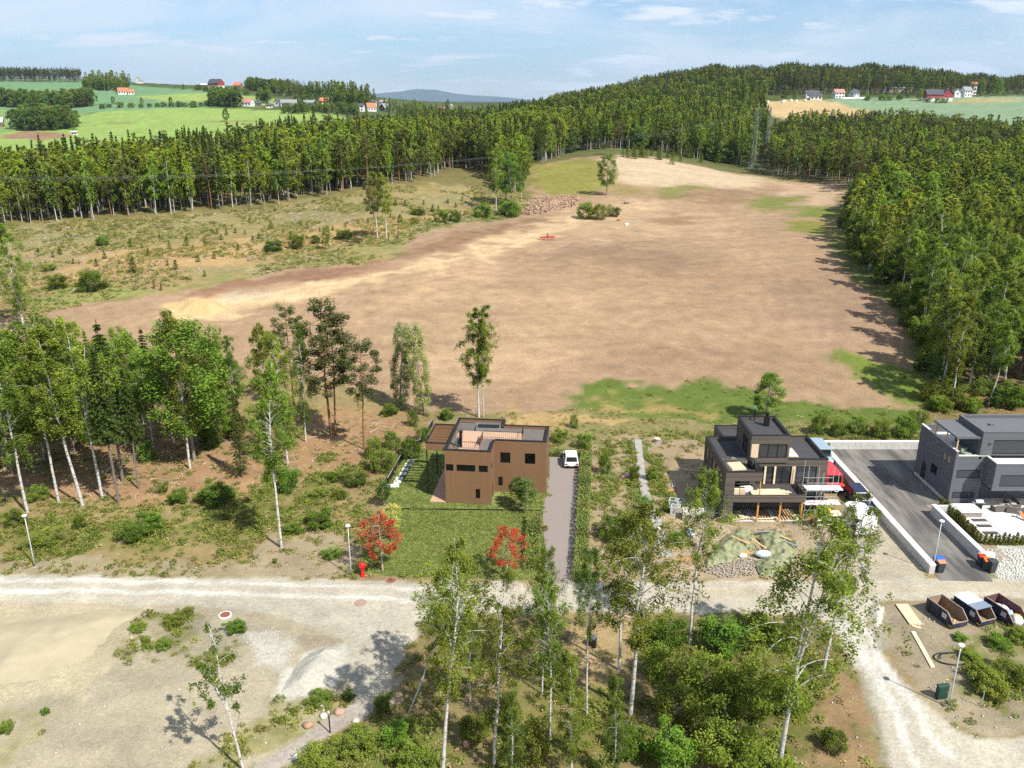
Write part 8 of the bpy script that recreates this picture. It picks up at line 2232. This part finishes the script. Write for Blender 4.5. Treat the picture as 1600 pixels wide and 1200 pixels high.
FH = [
    (193, 147.5, 15, 9, 4.5, 5.0, 'w', 'o', 25, 'white house with bright orange roof in the far green fields', 1),
    (205, 147.5, 9, 7, 3.5, 4.0, 'w', 'o', 25, 'small white annex with orange roof beside the orange-roofed house', 1),
    (338, 137, 24, 15, 7.0, 6.5, 'r', 'k', -25, 'big red barn with dark roof on the far hilltop', 2, 'w', 'barn'),
    (319, 136.5, 22, 8, 4.0, 2.0, 'r', 'w', -10, 'long low red shed left of the far hilltop barn', 1, None, 'shed'),
    (372, 137.5, 13, 9, 4.5, 4.5, 'b', 'o', -10, 'brown house with orange roof right of the far hilltop barn', 1),
    (388, 166, 13, 9, 5.0, 4.0, 'w', 'p', -15, 'white house with pink roof and gable beside the meadow trees', 1),
    (404, 165.5, 7, 6, 3.5, 2.5, 'k', 'k', 20, 'small dark outbuilding beside the pink-roofed white house', 1),
    (437, 166, 11, 8, 5.0, 3.5, 'w', 'k', 60, 'white gabled house left of the long grey-roofed one', 1),
    (452, 166, 20, 9, 4.5, 3.5, 'w', 'g', 5, 'long white house with grey roof among the far villas', 1),
    (421, 168.5, 8, 6, 3.0, 1.5, 'c', 'k', 5, 'low dark-roofed garage in front of the grey-roofed villa', 1),
    (484, 165, 14, 8, 4.0, 2.5, 'w', 'g', 10, 'white bungalow with grey roof among the far villas', 1),
    (507, 162.5, 11, 8, 4.0, 3.5, 'c', 'o', 10, 'orange-roofed villa farther up between the trees', 1),
    (502, 173, 14, 9, 4.5, 4.0, 'w', 'p', 15, 'long villa with faded red roof, left of the tall trees', 1),
    (515, 173.5, 8, 7, 4.5, 3.5, 'w', 'p', 70, 'white gable wing of the faded red-roofed villa', 1),
    (561, 173.5, 13, 9, 6.0, 2.5, 'w', 'k', 0, 'white two-storey villa with dark low roof', 2),
    (580, 173.5, 11, 9, 5.0, 4.0, 'w', 'o', 25, 'white villa with bright orange roof in the row', 1),
    (583, 166, 9, 8, 5.5, 2.5, 'w', 'k', 0, 'white villa above the bright orange-roofed one', 2),
    (600, 166, 12, 8, 5.5, 2.5, 'w', 'g', 0, 'pale villa at the right end of the upper row', 2),
    (600, 173.5, 8, 8, 4.5, 4.5, 'k', 'g', 60, 'black gabled cabin at the right end of the villa row', 1),
    (541, 174.5, 5, 4, 2.6, 0.9, 'w', 'w', 0, 'tiny white shed below the far villas', 1),
    (78, 186, 11, 8, 9.5, 4.5, 'w', 'r', 10, 'house with red roof rising out of the meadow trees', 1),
    (-4, 198, 12, 9, 5.0, 4.0, 'b', 'w', 20, 'brown house with pale roof at the far left border', 1),
    (117, 210.5, 5, 3, 2.4, 0.5, 'w', 'w', 0, 'small white shed standing alone in the bright meadow', 1),
    (218, 130, 13, 9, 5.0, 6.0, 'w', 'g', 80, 'steep white gable among the trees on the skyline', 1),
    (689, 176, 9, 7, 4.0, 3.5, 'r', 'r', 10, 'red-roofed cabin below the blue hills', 1),
    (702, 171, 10, 7, 5.0, 3.0, 'w', 'g', 30, 'white house below the blue hills', 1),
    (1268, 152, 16, 9, 4.5, 3.0, 'w', 'k', 0, 'white bungalow with dark roof behind the stubble field, farther wing', 1),
    (1274, 156, 13, 8, 4.0, 2.6, 'w', 'k', -8, 'white bungalow with dark roof at the rim of the stubble field', 1),
    (1309, 153, 12, 9, 6.0, 3.5, 'w', 'p', 10, 'white two-storey house with pink roof behind the stubble field', 2),
    (1334, 151, 11, 8, 4.5, 3.5, 'w', 'k', 40, 'white house with dark roof right of the pink-roofed one', 1),
    (1384, 144, 9, 8, 4.5, 0.8, 'g', 'g', 0, 'grey block at the end of the long low farm shed', 1),
    (1405, 143.5, 34, 9, 4.5, 0.9, 'c', 'w', 0, 'long low farm shed with a row of openings', 1),
    (1457, 157.5, 19, 11, 7.0, 5.0, 'r', 'k', 0, 'red barn with white base and dark roof, main body', 1, 'w', 'barn'),
    (1477, 157.5, 10, 11, 7.5, 5.0, 'r', 'k', 90, 'red gabled wing of the barn with white door', 1, 'w', 'barn'),
    (1494, 152, 8, 7, 6.0, 3.5, 'w', 'g', 80, 'narrow white house right of the red barn', 2),
    (1508, 151, 12, 9, 7.0, 4.0, 'w', 'g', 20, 'white farmhouse with porch right of the red barn', 2),
    (1519, 148, 6, 6, 12.5, 2.0, 'w', 'o', 0, 'white tower-like house with red roof at the farm', 3),
]
for h in FH:
    far_house(h[0], h[1], h[2], h[3], h[4], h[5], h[6], h[7], h[8], h[9], h[10], h[11] if len(h) > 11 else None, h[12] if len(h) > 12 else 'house', {'barn': 'barn', 'shed': 'shed'}.get(h[12] if len(h) > 12 else '', 'far_house'), 1, h[2] > 8, max(2, int(h[2] / 3.4)))
# garden wall below the pink-roofed house
p, q = gp(1316, 154.5), gp(1352, 154); props(MB().bar((p[0], p[1], p[2] + 0.6), (q[0], q[1], q[2] + 0.6), 0.4, 1.6).build('garden_wall', M_WHITE), 'long white garden wall below the far pink-roofed house', 'wall')
# wrapped bales on the stubble
M_BALE = mat('bale_wrap', (0.78, 0.78, 0.77), 0.5, 0.03, 1)
for k, (px, py) in enumerate([(1185, 160.5), (1193.5, 160), (1199.5, 160.8), (1223, 160.5), (1225.5, 159.6), (1236, 158.6), (1244, 159.8), (1258, 158.2)]):
    p = gp(px, py); m = MB().lathe([(0.3, 0), (1.1, 0.12), (1.15, 0.3), (1.15, 1.7), (1.1, 1.9), (0.3, 2.0)], 14)
    props(m.build('hay_bale', M_BALE, None, True, (p[0], p[1], p[2] - 0.05)), 'white wrapped bale on the stubble field, %s from the pylon side' % ORD[k], 'bale', 'white bales on the stubble field')

# ---------------------------------------------------------------- power line
M_LAT = mat('lattice_steel', (0.20, 0.22, 0.22), 0.5, 0.1, 1, metal=0.3)
pb = gp(1184, 268); PX, PY, PZ_ = pb
PH = height_px(pb, 166, 1.0)
PY_L = empty('lattice_pylon', pb, 0, 'lattice steel pylon with two legs at the wood edge beyond the field', 'pylon')
for s_ in (-1, 1):
    cx = 2.9 * s_ + 0.0; lean = 0.4
    lg = MB(); N = 12
    def ring(k, cx=cx, lean=lean): 
        f = k / N; w = 1.15 * (1 - f) + 0.18; z = PH * f; return [(cx + lean * f * 1.3 + a * w, b * w, z) for a, b in ((-1, -1), (1, -1), (1, 1), (-1, 1))]
    for k in range(N):
        a, b = ring(k), ring(k + 1)
        for j in range(4):
            lg.bar(a[j], b[j], 0.10); lg.bar(a[j], b[(j + 1) % 4], 0.05); lg.bar(a[j], a[(j + 1) % 4], 0.05)
    lg.build('lattice_leg', M_LAT, PY_L)
for f in (0.3, 0.52, 0.97):
    MB().bar((-2.9 + 0.52 * f - (0 if f < 0.9 else 3.2), 0, PH * f), (2.9 + 0.52 * f + (0 if f < 0.9 else 3.2), 0, PH * f), 0.12).build('crossarm', M_LAT, PY_L)
M_CAB_ = mat('cable_grey', (0.16, 0.17, 0.17), 0.7, 0.05, 1)
WL = empty('power_line', (0, 0, 0), 0, 'three pairs of pale power cables sagging over the field from the pylon', 'cable')
end = Vector(at_dist(-260, 283, 190))
for k in range(5):
    a = Vector((PX - 4 + 2.1 * k, PY, PZ_ + PH * 0.92)); b = end + Vector((2.0 * k - 5, 3.0 * k, 0.5 * (k % 2)))
    pts = []
    for j in range(41):
        f = j / 40; q = a.lerp(b, f); q.z -= 4 * 9.0 * f * (1 - f); pts.append(q)
    MB().tube(pts, 0.011, 4, False).build('cable', M_CAB_, WL)
for px, py, top, lb in [(1033, 252, 222, 'grey wooden pole on the crest, right one'), (982, 247, 220, 'leaning grey pole on the crest near the lone pine')]:
    p = at_dist(px, py, 405); p = (p[0], p[1], gz(p[0], p[1])); hh = height_px(p, top, 1.0); o = empty('wooden_pole', p, 0, lb, 'pole')
    MB().lathe([(0.25, 0), (0.16, hh)], 8).build('shaft', B_GREY, o); MB().lathe([(0.2, hh), (0.05, hh + 0.2)], 8).build('cap', M_STEEL, o)
p = at_dist(961, 246, 398); p = (p[0], p[1], gz(p[0], p[1])); s = height_px(p, 186, 18); plant(F_PINE[1], 'pine_tree', p, s, s * 0.9, None, 'tall pine with bare orange stem standing free on the crest', 'tree')
# posts
for px, py, h, lb in [(241, 451, 13, 'brown gatepost at the field corner, left one'), (252, 454, 12, 'brown gatepost at the field corner, right one'), (607, 375, 10, 'dark fence post right of the clearing birches'), (622, 373, 12, 'taller dark fence post right of the clearing birches'), (714, 338, 8, 'fence post on the green field border, nearer'), (725, 337, 8, 'fence post on the green field border, farther')]:
    p = gp(px, py); hh = size_at(h, p); props(MB().bar((0, 0, -0.1), (0.05, 0, hh), 0.32).bar((-0.05, 0, hh), (0.15, 0, hh + 0.12), 0.36, 0.2).build('fence_post', mat('brown_post', (0.16, 0.07, 0.045), 0.9, 0.2, 3), None, False, p), lb, 'post')
# red harrow
p = gp(855, 375); o = empty('field_harrow', p, R(8), 'red tractor harrow left standing on the ploughed field', 'harrow'); M_HAR = paint('harrow_red', (0.50, 0.05, 0.03))
w = size_at(11, p)
for y in (-0.9, 0.0, 0.9): MB().bar((-w, y, 0.75), (w, y, 0.75), 0.18).build('beam', M_HAR, o)
for x in (-w, -w / 3, w / 3, w): MB().bar((x, -0.9, 0.78), (x, 0.9, 0.78), 0.16).build('cross_beam', M_HAR, o)
MB().bar((-0.3, -0.2, 0.8), (0, -0.5, 1.8), 0.14).bar((0.3, -0.2, 0.8), (0, -0.5, 1.8), 0.14).bar((0, 0.9, 0.8), (0, -0.5, 1.8), 0.12).build('headstock', M_HAR, o)
for k in range(14):
    x = -w + 2 * w * k / 13; y = (-0.9, 0, 0.9)[k % 3]; MB().bar((x, y, 0.7), (x + 0.05, y + 0.15, -0.05), 0.07).build('tine', M_STEEL, o)
p = gp(978, 318); me = blob_mesh(520, 1.4, 0.6, 0.5, 0.8); me.materials.append(B_GREY); props(link_mesh('root_stump', me, None, None, (p[0], p[1], p[2] + 0.2)), 'dark uprooted stump on the field right of the bush island', 'stump')
for k, (px, py, c, lb) in enumerate([(967, 345, (0.40, 0.16, 0.05), 'rusty oil drum remains on the pale field track'), (979, 352, (0.7, 0.7, 0.7), 'small white sack on the pale field track')]):
    p = gp(px, py); me = blob_mesh(530 + k, 0.7, 0.5, 0.45, 0.5); me.materials.append(mat('scrap_%d' % k, c, 0.8, 0.2, 3)); props(link_mesh('field_scrap', me, None, None, (p[0], p[1], p[2] + 0.25)), lb, 'scrap')
heap([(812, 336), (826, 320), (850, 312), (905, 310), (902, 322), (870, 330), (835, 338)], 1.7, mat('root_heap', (0.30, 0.20, 0.13), 0.95, 0.4, 1.0, 0.8, 3), 'long heap of broken wood and stones at the corner of the field', 'wood_heap', 15, 0.9)

# ---------------------------------------------------------------- ground cover nobody could count
rgc = np.random.default_rng(77)


def tuft(seed, n, r, h, size, leaf, spread=1.0):
    rg = np.random.default_rng(seed)
    a = rg.random(n) * 6.28; q = rg.random(n) ** 0.6
    c = np.stack([np.cos(a) * q * r * spread, np.sin(a) * q * r * spread, (0.15 + rg.random(n) * 0.85) * h * (1.1 - 0.6 * q)], 1)
    v, f, tn = leaf_quads(c, size * (0.6 + 0.8 * rg.random(n)), rg, 0.8, 0.45, None, 0.5)
    wd = MB().tube([(0, 0, -0.05), (0, 0, h * 0.6)], [0.012, 0.006], 3, False)
    return mesh_pair('tuft', wd, v, f, tn, B_GREY, leaf)


def rock(seed):
    me = blob_mesh(seed, 1.0, 0.8, 0.6, 0.6, 1)
    v = np.array([tuple(p.co) for p in me.vertices]); f = np.array([tuple(p.vertices) for p in me.polygons])
    return v, f


L_GRASS = mat_leaf('meadow_grass', (0.130, 0.145, 0.030), (0.330, 0.335, 0.090), 0.3)
L_DRY = mat_leaf('dry_grass', (0.260, 0.200, 0.090), (0.480, 0.390, 0.190), 0.3, 0.04)
L_WEED = mat_leaf('weed_leaf', (0.090, 0.120, 0.018), (0.270, 0.310, 0.060), 0.34)
TUFT = [tuft(600 + i, 34, 0.30, 0.34, 0.085, l) for i, l in enumerate((L_GRASS, L_WEED, L_WEED, L_GRASS))]
DRY = [tuft(610 + i, 22, 0.26, 0.22, 0.07, L_DRY) for i in range(2)]
near_i = np.nonzero((gyf > 43) & (gyf < 128) & (np.abs(gxf) < 0.66 * gyf + 26))[0]


def cover(weight, n, seed):
    w = np.clip(weight[near_i], 0, None) * np.maximum(gyf[near_i], 40)      # cells grow with distance: keep density even
    k = np.random.default_rng(seed).choice(near_i, n, p=w / w.sum())
    x = gxf[k] + rgc.uniform(-.3, .3, n); y = gyf[k] + rgc.uniform(-.3, .3, n)
    # nothing grows on built ground
    ok = np.ones(n, bool)
    for poly in (low, up, [(3.0, 66), (5.7, 66), (8.6, 95.3), (4.5, 95.3)], [(22, 77.7), (34, 77.7), (34, 91), (22, 91)], [at_z(*q)[:2] for q in [(990, 688), (1003, 688), (1017, 775), (1052, 870), (1034, 873), (1000, 765)]], [(39, 66.5), (66, 66.5), (66, 98), (39, 98)]):
        ok &= poly_sd(x, y, np.array(poly)) < 0.05
    x, y = x[ok], y[ok]
    return np.stack([x, y, gz(x, y)], 1)


clump = np.clip((fbm(gxf * 0.35, gyf * 0.35, 301, 4) - 0.44) * 7, 0, 1)
g = cover(np.clip(veg - 0.12, 0, 1) * (0.10 + clump) * (1 - .93 * sstep(99, 106, gyf)), 12000, 1)
forest_mass('weeds', TUFT, g, hs(len(g), 0.45, 1.5, 0.8, 1.3), 'tufts of grass and weeds over the banks and building plots', 21)
isn = (region == 5)
g = cover((isn * 0.5 + (region == 0) * 0.3) * (0.1 + np.clip((n_b - .42) * 4, 0, 1)), 5200, 2)
forest_mass('grass', DRY, g, hs(len(g), 0.6, 1.5, 0.8, 1.4), 'straw-coloured dry grass between the weeds', 22)
# lawn blades
lp = np.concatenate([scatter_poly(np.array(low), 0.27, rgc), scatter_poly(np.array(up), 0.30, rgc)])
hx = np.array([(_bhi @ Vector((q[0], q[1], 0)))[:2] for q in lp])
inside = ((hx[:, 0] > -1.8) & (hx[:, 0] < 5.7) & (hx[:, 1] > -0.15) & (hx[:, 1] < 9.7)) | ((hx[:, 0] >= 5) & (hx[:, 0] < 10.95) & (hx[:, 1] > 3.2) & (hx[:, 1] < 8.1))
lp = lp[~inside]; lp[:, 2] = np.where(poly_sd(lp[:, 0], lp[:, 1], np.array(low)) > 0, 0.05, 0.13)
L_LAWN = mat_leaf('lawn_blade', (0.085, 0.115, 0.020), (0.290, 0.330, 0.085), 0.3, 0.06)
LT = [tuft(620 + i, 26, 0.24, 0.10, 0.055, L_LAWN) for i in range(3)]
forest_mass('grass', LT, lp, hs(len(lp), 0.7, 1.4), 'dense short lawn blades in front of and beside the brown house', 23)

# loose stones
def stones(name, pts, lo, hi, m_, label, seed):
    vs = []; fs = []; k = 0; rg = np.random.default_rng(seed); kinds = [rock(700 + i) for i in range(5)]
    for p in pts:
        v, f = kinds[int(rg.integers(0, 5))]; s = rg.uniform(lo, hi); a = rg.uniform(0, 6.28); c, s2 = math.cos(a), math.sin(a)
        w_ = np.stack([v[:, 0] * c - v[:, 1] * s2, v[:, 0] * s2 + v[:, 1] * c, v[:, 2]], 1) * s + p + np.array([0, 0, s * 0.3])
        vs.append(w_); fs.append(f + k); k += len(v)
    o = link_mesh(name, np_mesh(name, np.concatenate(vs), np.concatenate(fs), m_))
    return props(o, label, None, None, 'stuff')


M_STONE = mat('loose_stone', (0.40, 0.37, 0.32), 0.95, 0.35, 0.9, 0.3, 10)
g = cover(stony * (region != 7) * (0.2 + np.clip((n_b - .4) * 4, 0, 1)), 2600, 5)
stones('stones', g, 0.03, 0.12, M_STONE, 'loose stones over the bare building ground', 1)
pl = px_poly([(1540, 858), (1640, 858), (1640, 906), (1558, 905), (1548, 885)])
g = scatter_poly(pl, 0.19, rgc); stones('gravel', g, 0.06, 0.13, mat('pale_gravel_stone', (0.56, 0.56, 0.50), 0.95, 0.3, 1.2), 'bed of coarse pale gravel before the thuja row', 2)
pl = px_poly([(1125, 880), (1180, 872), (1182, 900), (1130, 905), (1100, 895)])
g = scatter_poly(pl, 0.2, rgc); g[:, 2] += rgc.random(len(g)) * 0.2; stones('rubble', g, 0.04, 0.13, mat('rubble_stone', (0.36, 0.33, 0.28), 0.95, 0.35, 1.2), 'broken stone rubble between the tarpaulins and the road', 3)
pl = px_poly([(380, 996), (425, 980), (462, 1000), (455, 1045), (410, 1056)])
g = scatter_poly(pl, 0.2, rgc); g = g[fbm(g[:, 0] * 1.2, g[:, 1] * 1.2, 5, 3) > .46]; stones('stones', g, 0.03, 0.10, mat('white_stone_m', (0.42, 0.40, 0.36), 0.95, 0.25, 1.2), 'whitish stones spread left of the crushed rock heap', 4)
pl = px_poly([(812, 336), (826, 320), (850, 312), (905, 310), (902, 322), (870, 330), (835, 338)])
g = scatter_poly(pl, 1.0, rgc); g[:, 2] += rgc.random(len(g)) * 1.6 + 0.3; stones('rubble', g, 0.2, 0.5, mat('heap_stone', (0.36, 0.25, 0.17), 0.95, 0.4, 0.6), 'broken chunks lying over the wood heap at the field corner', 6)
# felling waste on the clearing: pale sticks and stones
pc_ = px_poly(CLEAR); g = scatter_poly(pc_, 2.6, rgc, lambda x, y: (np.abs(x) < 0.66 * y) & (fbm(x * 0.06, y * 0.06, 71, 3) > 0.47))
vs = []; fs = []
for i, p in enumerate(g):
    a = rgc.uniform(0, 3.14); L = rgc.uniform(0.4, 2.2); d = Vector((math.cos(a) * L, math.sin(a) * L, rgc.uniform(-.05, .25)))
    m = MB().bar(Vector(p) + Vector((0, 0, 0.08)), Vector(p) + d + Vector((0, 0, 0.12)), rgc.uniform(0.06, 0.20)); k = len(vs); vs += m.v; fs += [tuple(q + k for q in f) for f in m.f]
me = bpy.data.meshes.new('branches'); me.from_pydata(vs, [], fs); me.update()
props(link_mesh('branches', me, mat('dead_wood', (0.36, 0.31, 0.25), 0.9, 0.35, 0.5)), 'bleached branches left over the felled clearing', None, None, 'stuff')
pc_ = px_poly([(0, 770), (120, 790), (280, 782), (500, 760), (640, 690), (640, 650), (400, 660), (0, 700)]); g = scatter_poly(pc_, 1.5, rgc)
vs = []; fs = []
for i, p in enumerate(g):
    if rgc.random() < 0.45: continue
    a = rgc.uniform(0, 3.14); L = rgc.uniform(0.3, 1.8); d = Vector((math.cos(a) * L, math.sin(a) * L, rgc.uniform(-.02, .15)))
    m = MB().bar(Vector(p) + Vector((0, 0, 0.04)), Vector(p) + d + Vector((0, 0, 0.06)), rgc.uniform(0.03, 0.10)); k = len(vs); vs += m.v; fs += [tuple(q + k for q in f) for f in m.f]
me = bpy.data.meshes.new('branches'); me.from_pydata(vs, [], fs); me.update()
props(link_mesh('branches', me, MATS['dead_wood']), 'dead twigs over the brown litter of the slope', None, None, 'stuff')
g = cover((region == 4) * 1.0 + 0.0 * veg, 10, 3) if False else scatter_poly(px_poly(CLEAR), 1.35, rgc, lambda x, y: (np.abs(x) < 0.66 * y) & (fbm(x * 0.08, y * 0.08, 72, 3) > 0.42))
forest_mass('weeds', TUFT + DRY, g, hs(len(g), 0.9, 2.4, 0.9, 1.5), 'grass and low herbs over the felled clearing', 24)

# ---------------------------------------------------------------- air
hz_m = bpy.data.materials.new('haze'); hz_m.use_nodes = True
nt = hz_m.node_tree; nt.nodes.clear(); out = nt.nodes.new('ShaderNodeOutputMaterial'); pv_ = nt.nodes.new('ShaderNodeVolumePrincipled')
pv_.inputs['Color'].default_value = (0.58, 0.77, 1.0, 1); pv_.inputs['Density'].default_value = 0.000045; pv_.inputs['Anisotropy'].default_value = 0.2
nt.links.new(pv_.outputs[0], out.inputs['Volume'])
zlo = float(GZ.min()) - 2.0
props(MB().box(-21000, 21000, -120, 22500, min(zlo, -45.0), 900).build('haze', hz_m), 'thin blue summer haze over the whole valley', None, None, 'stuff')
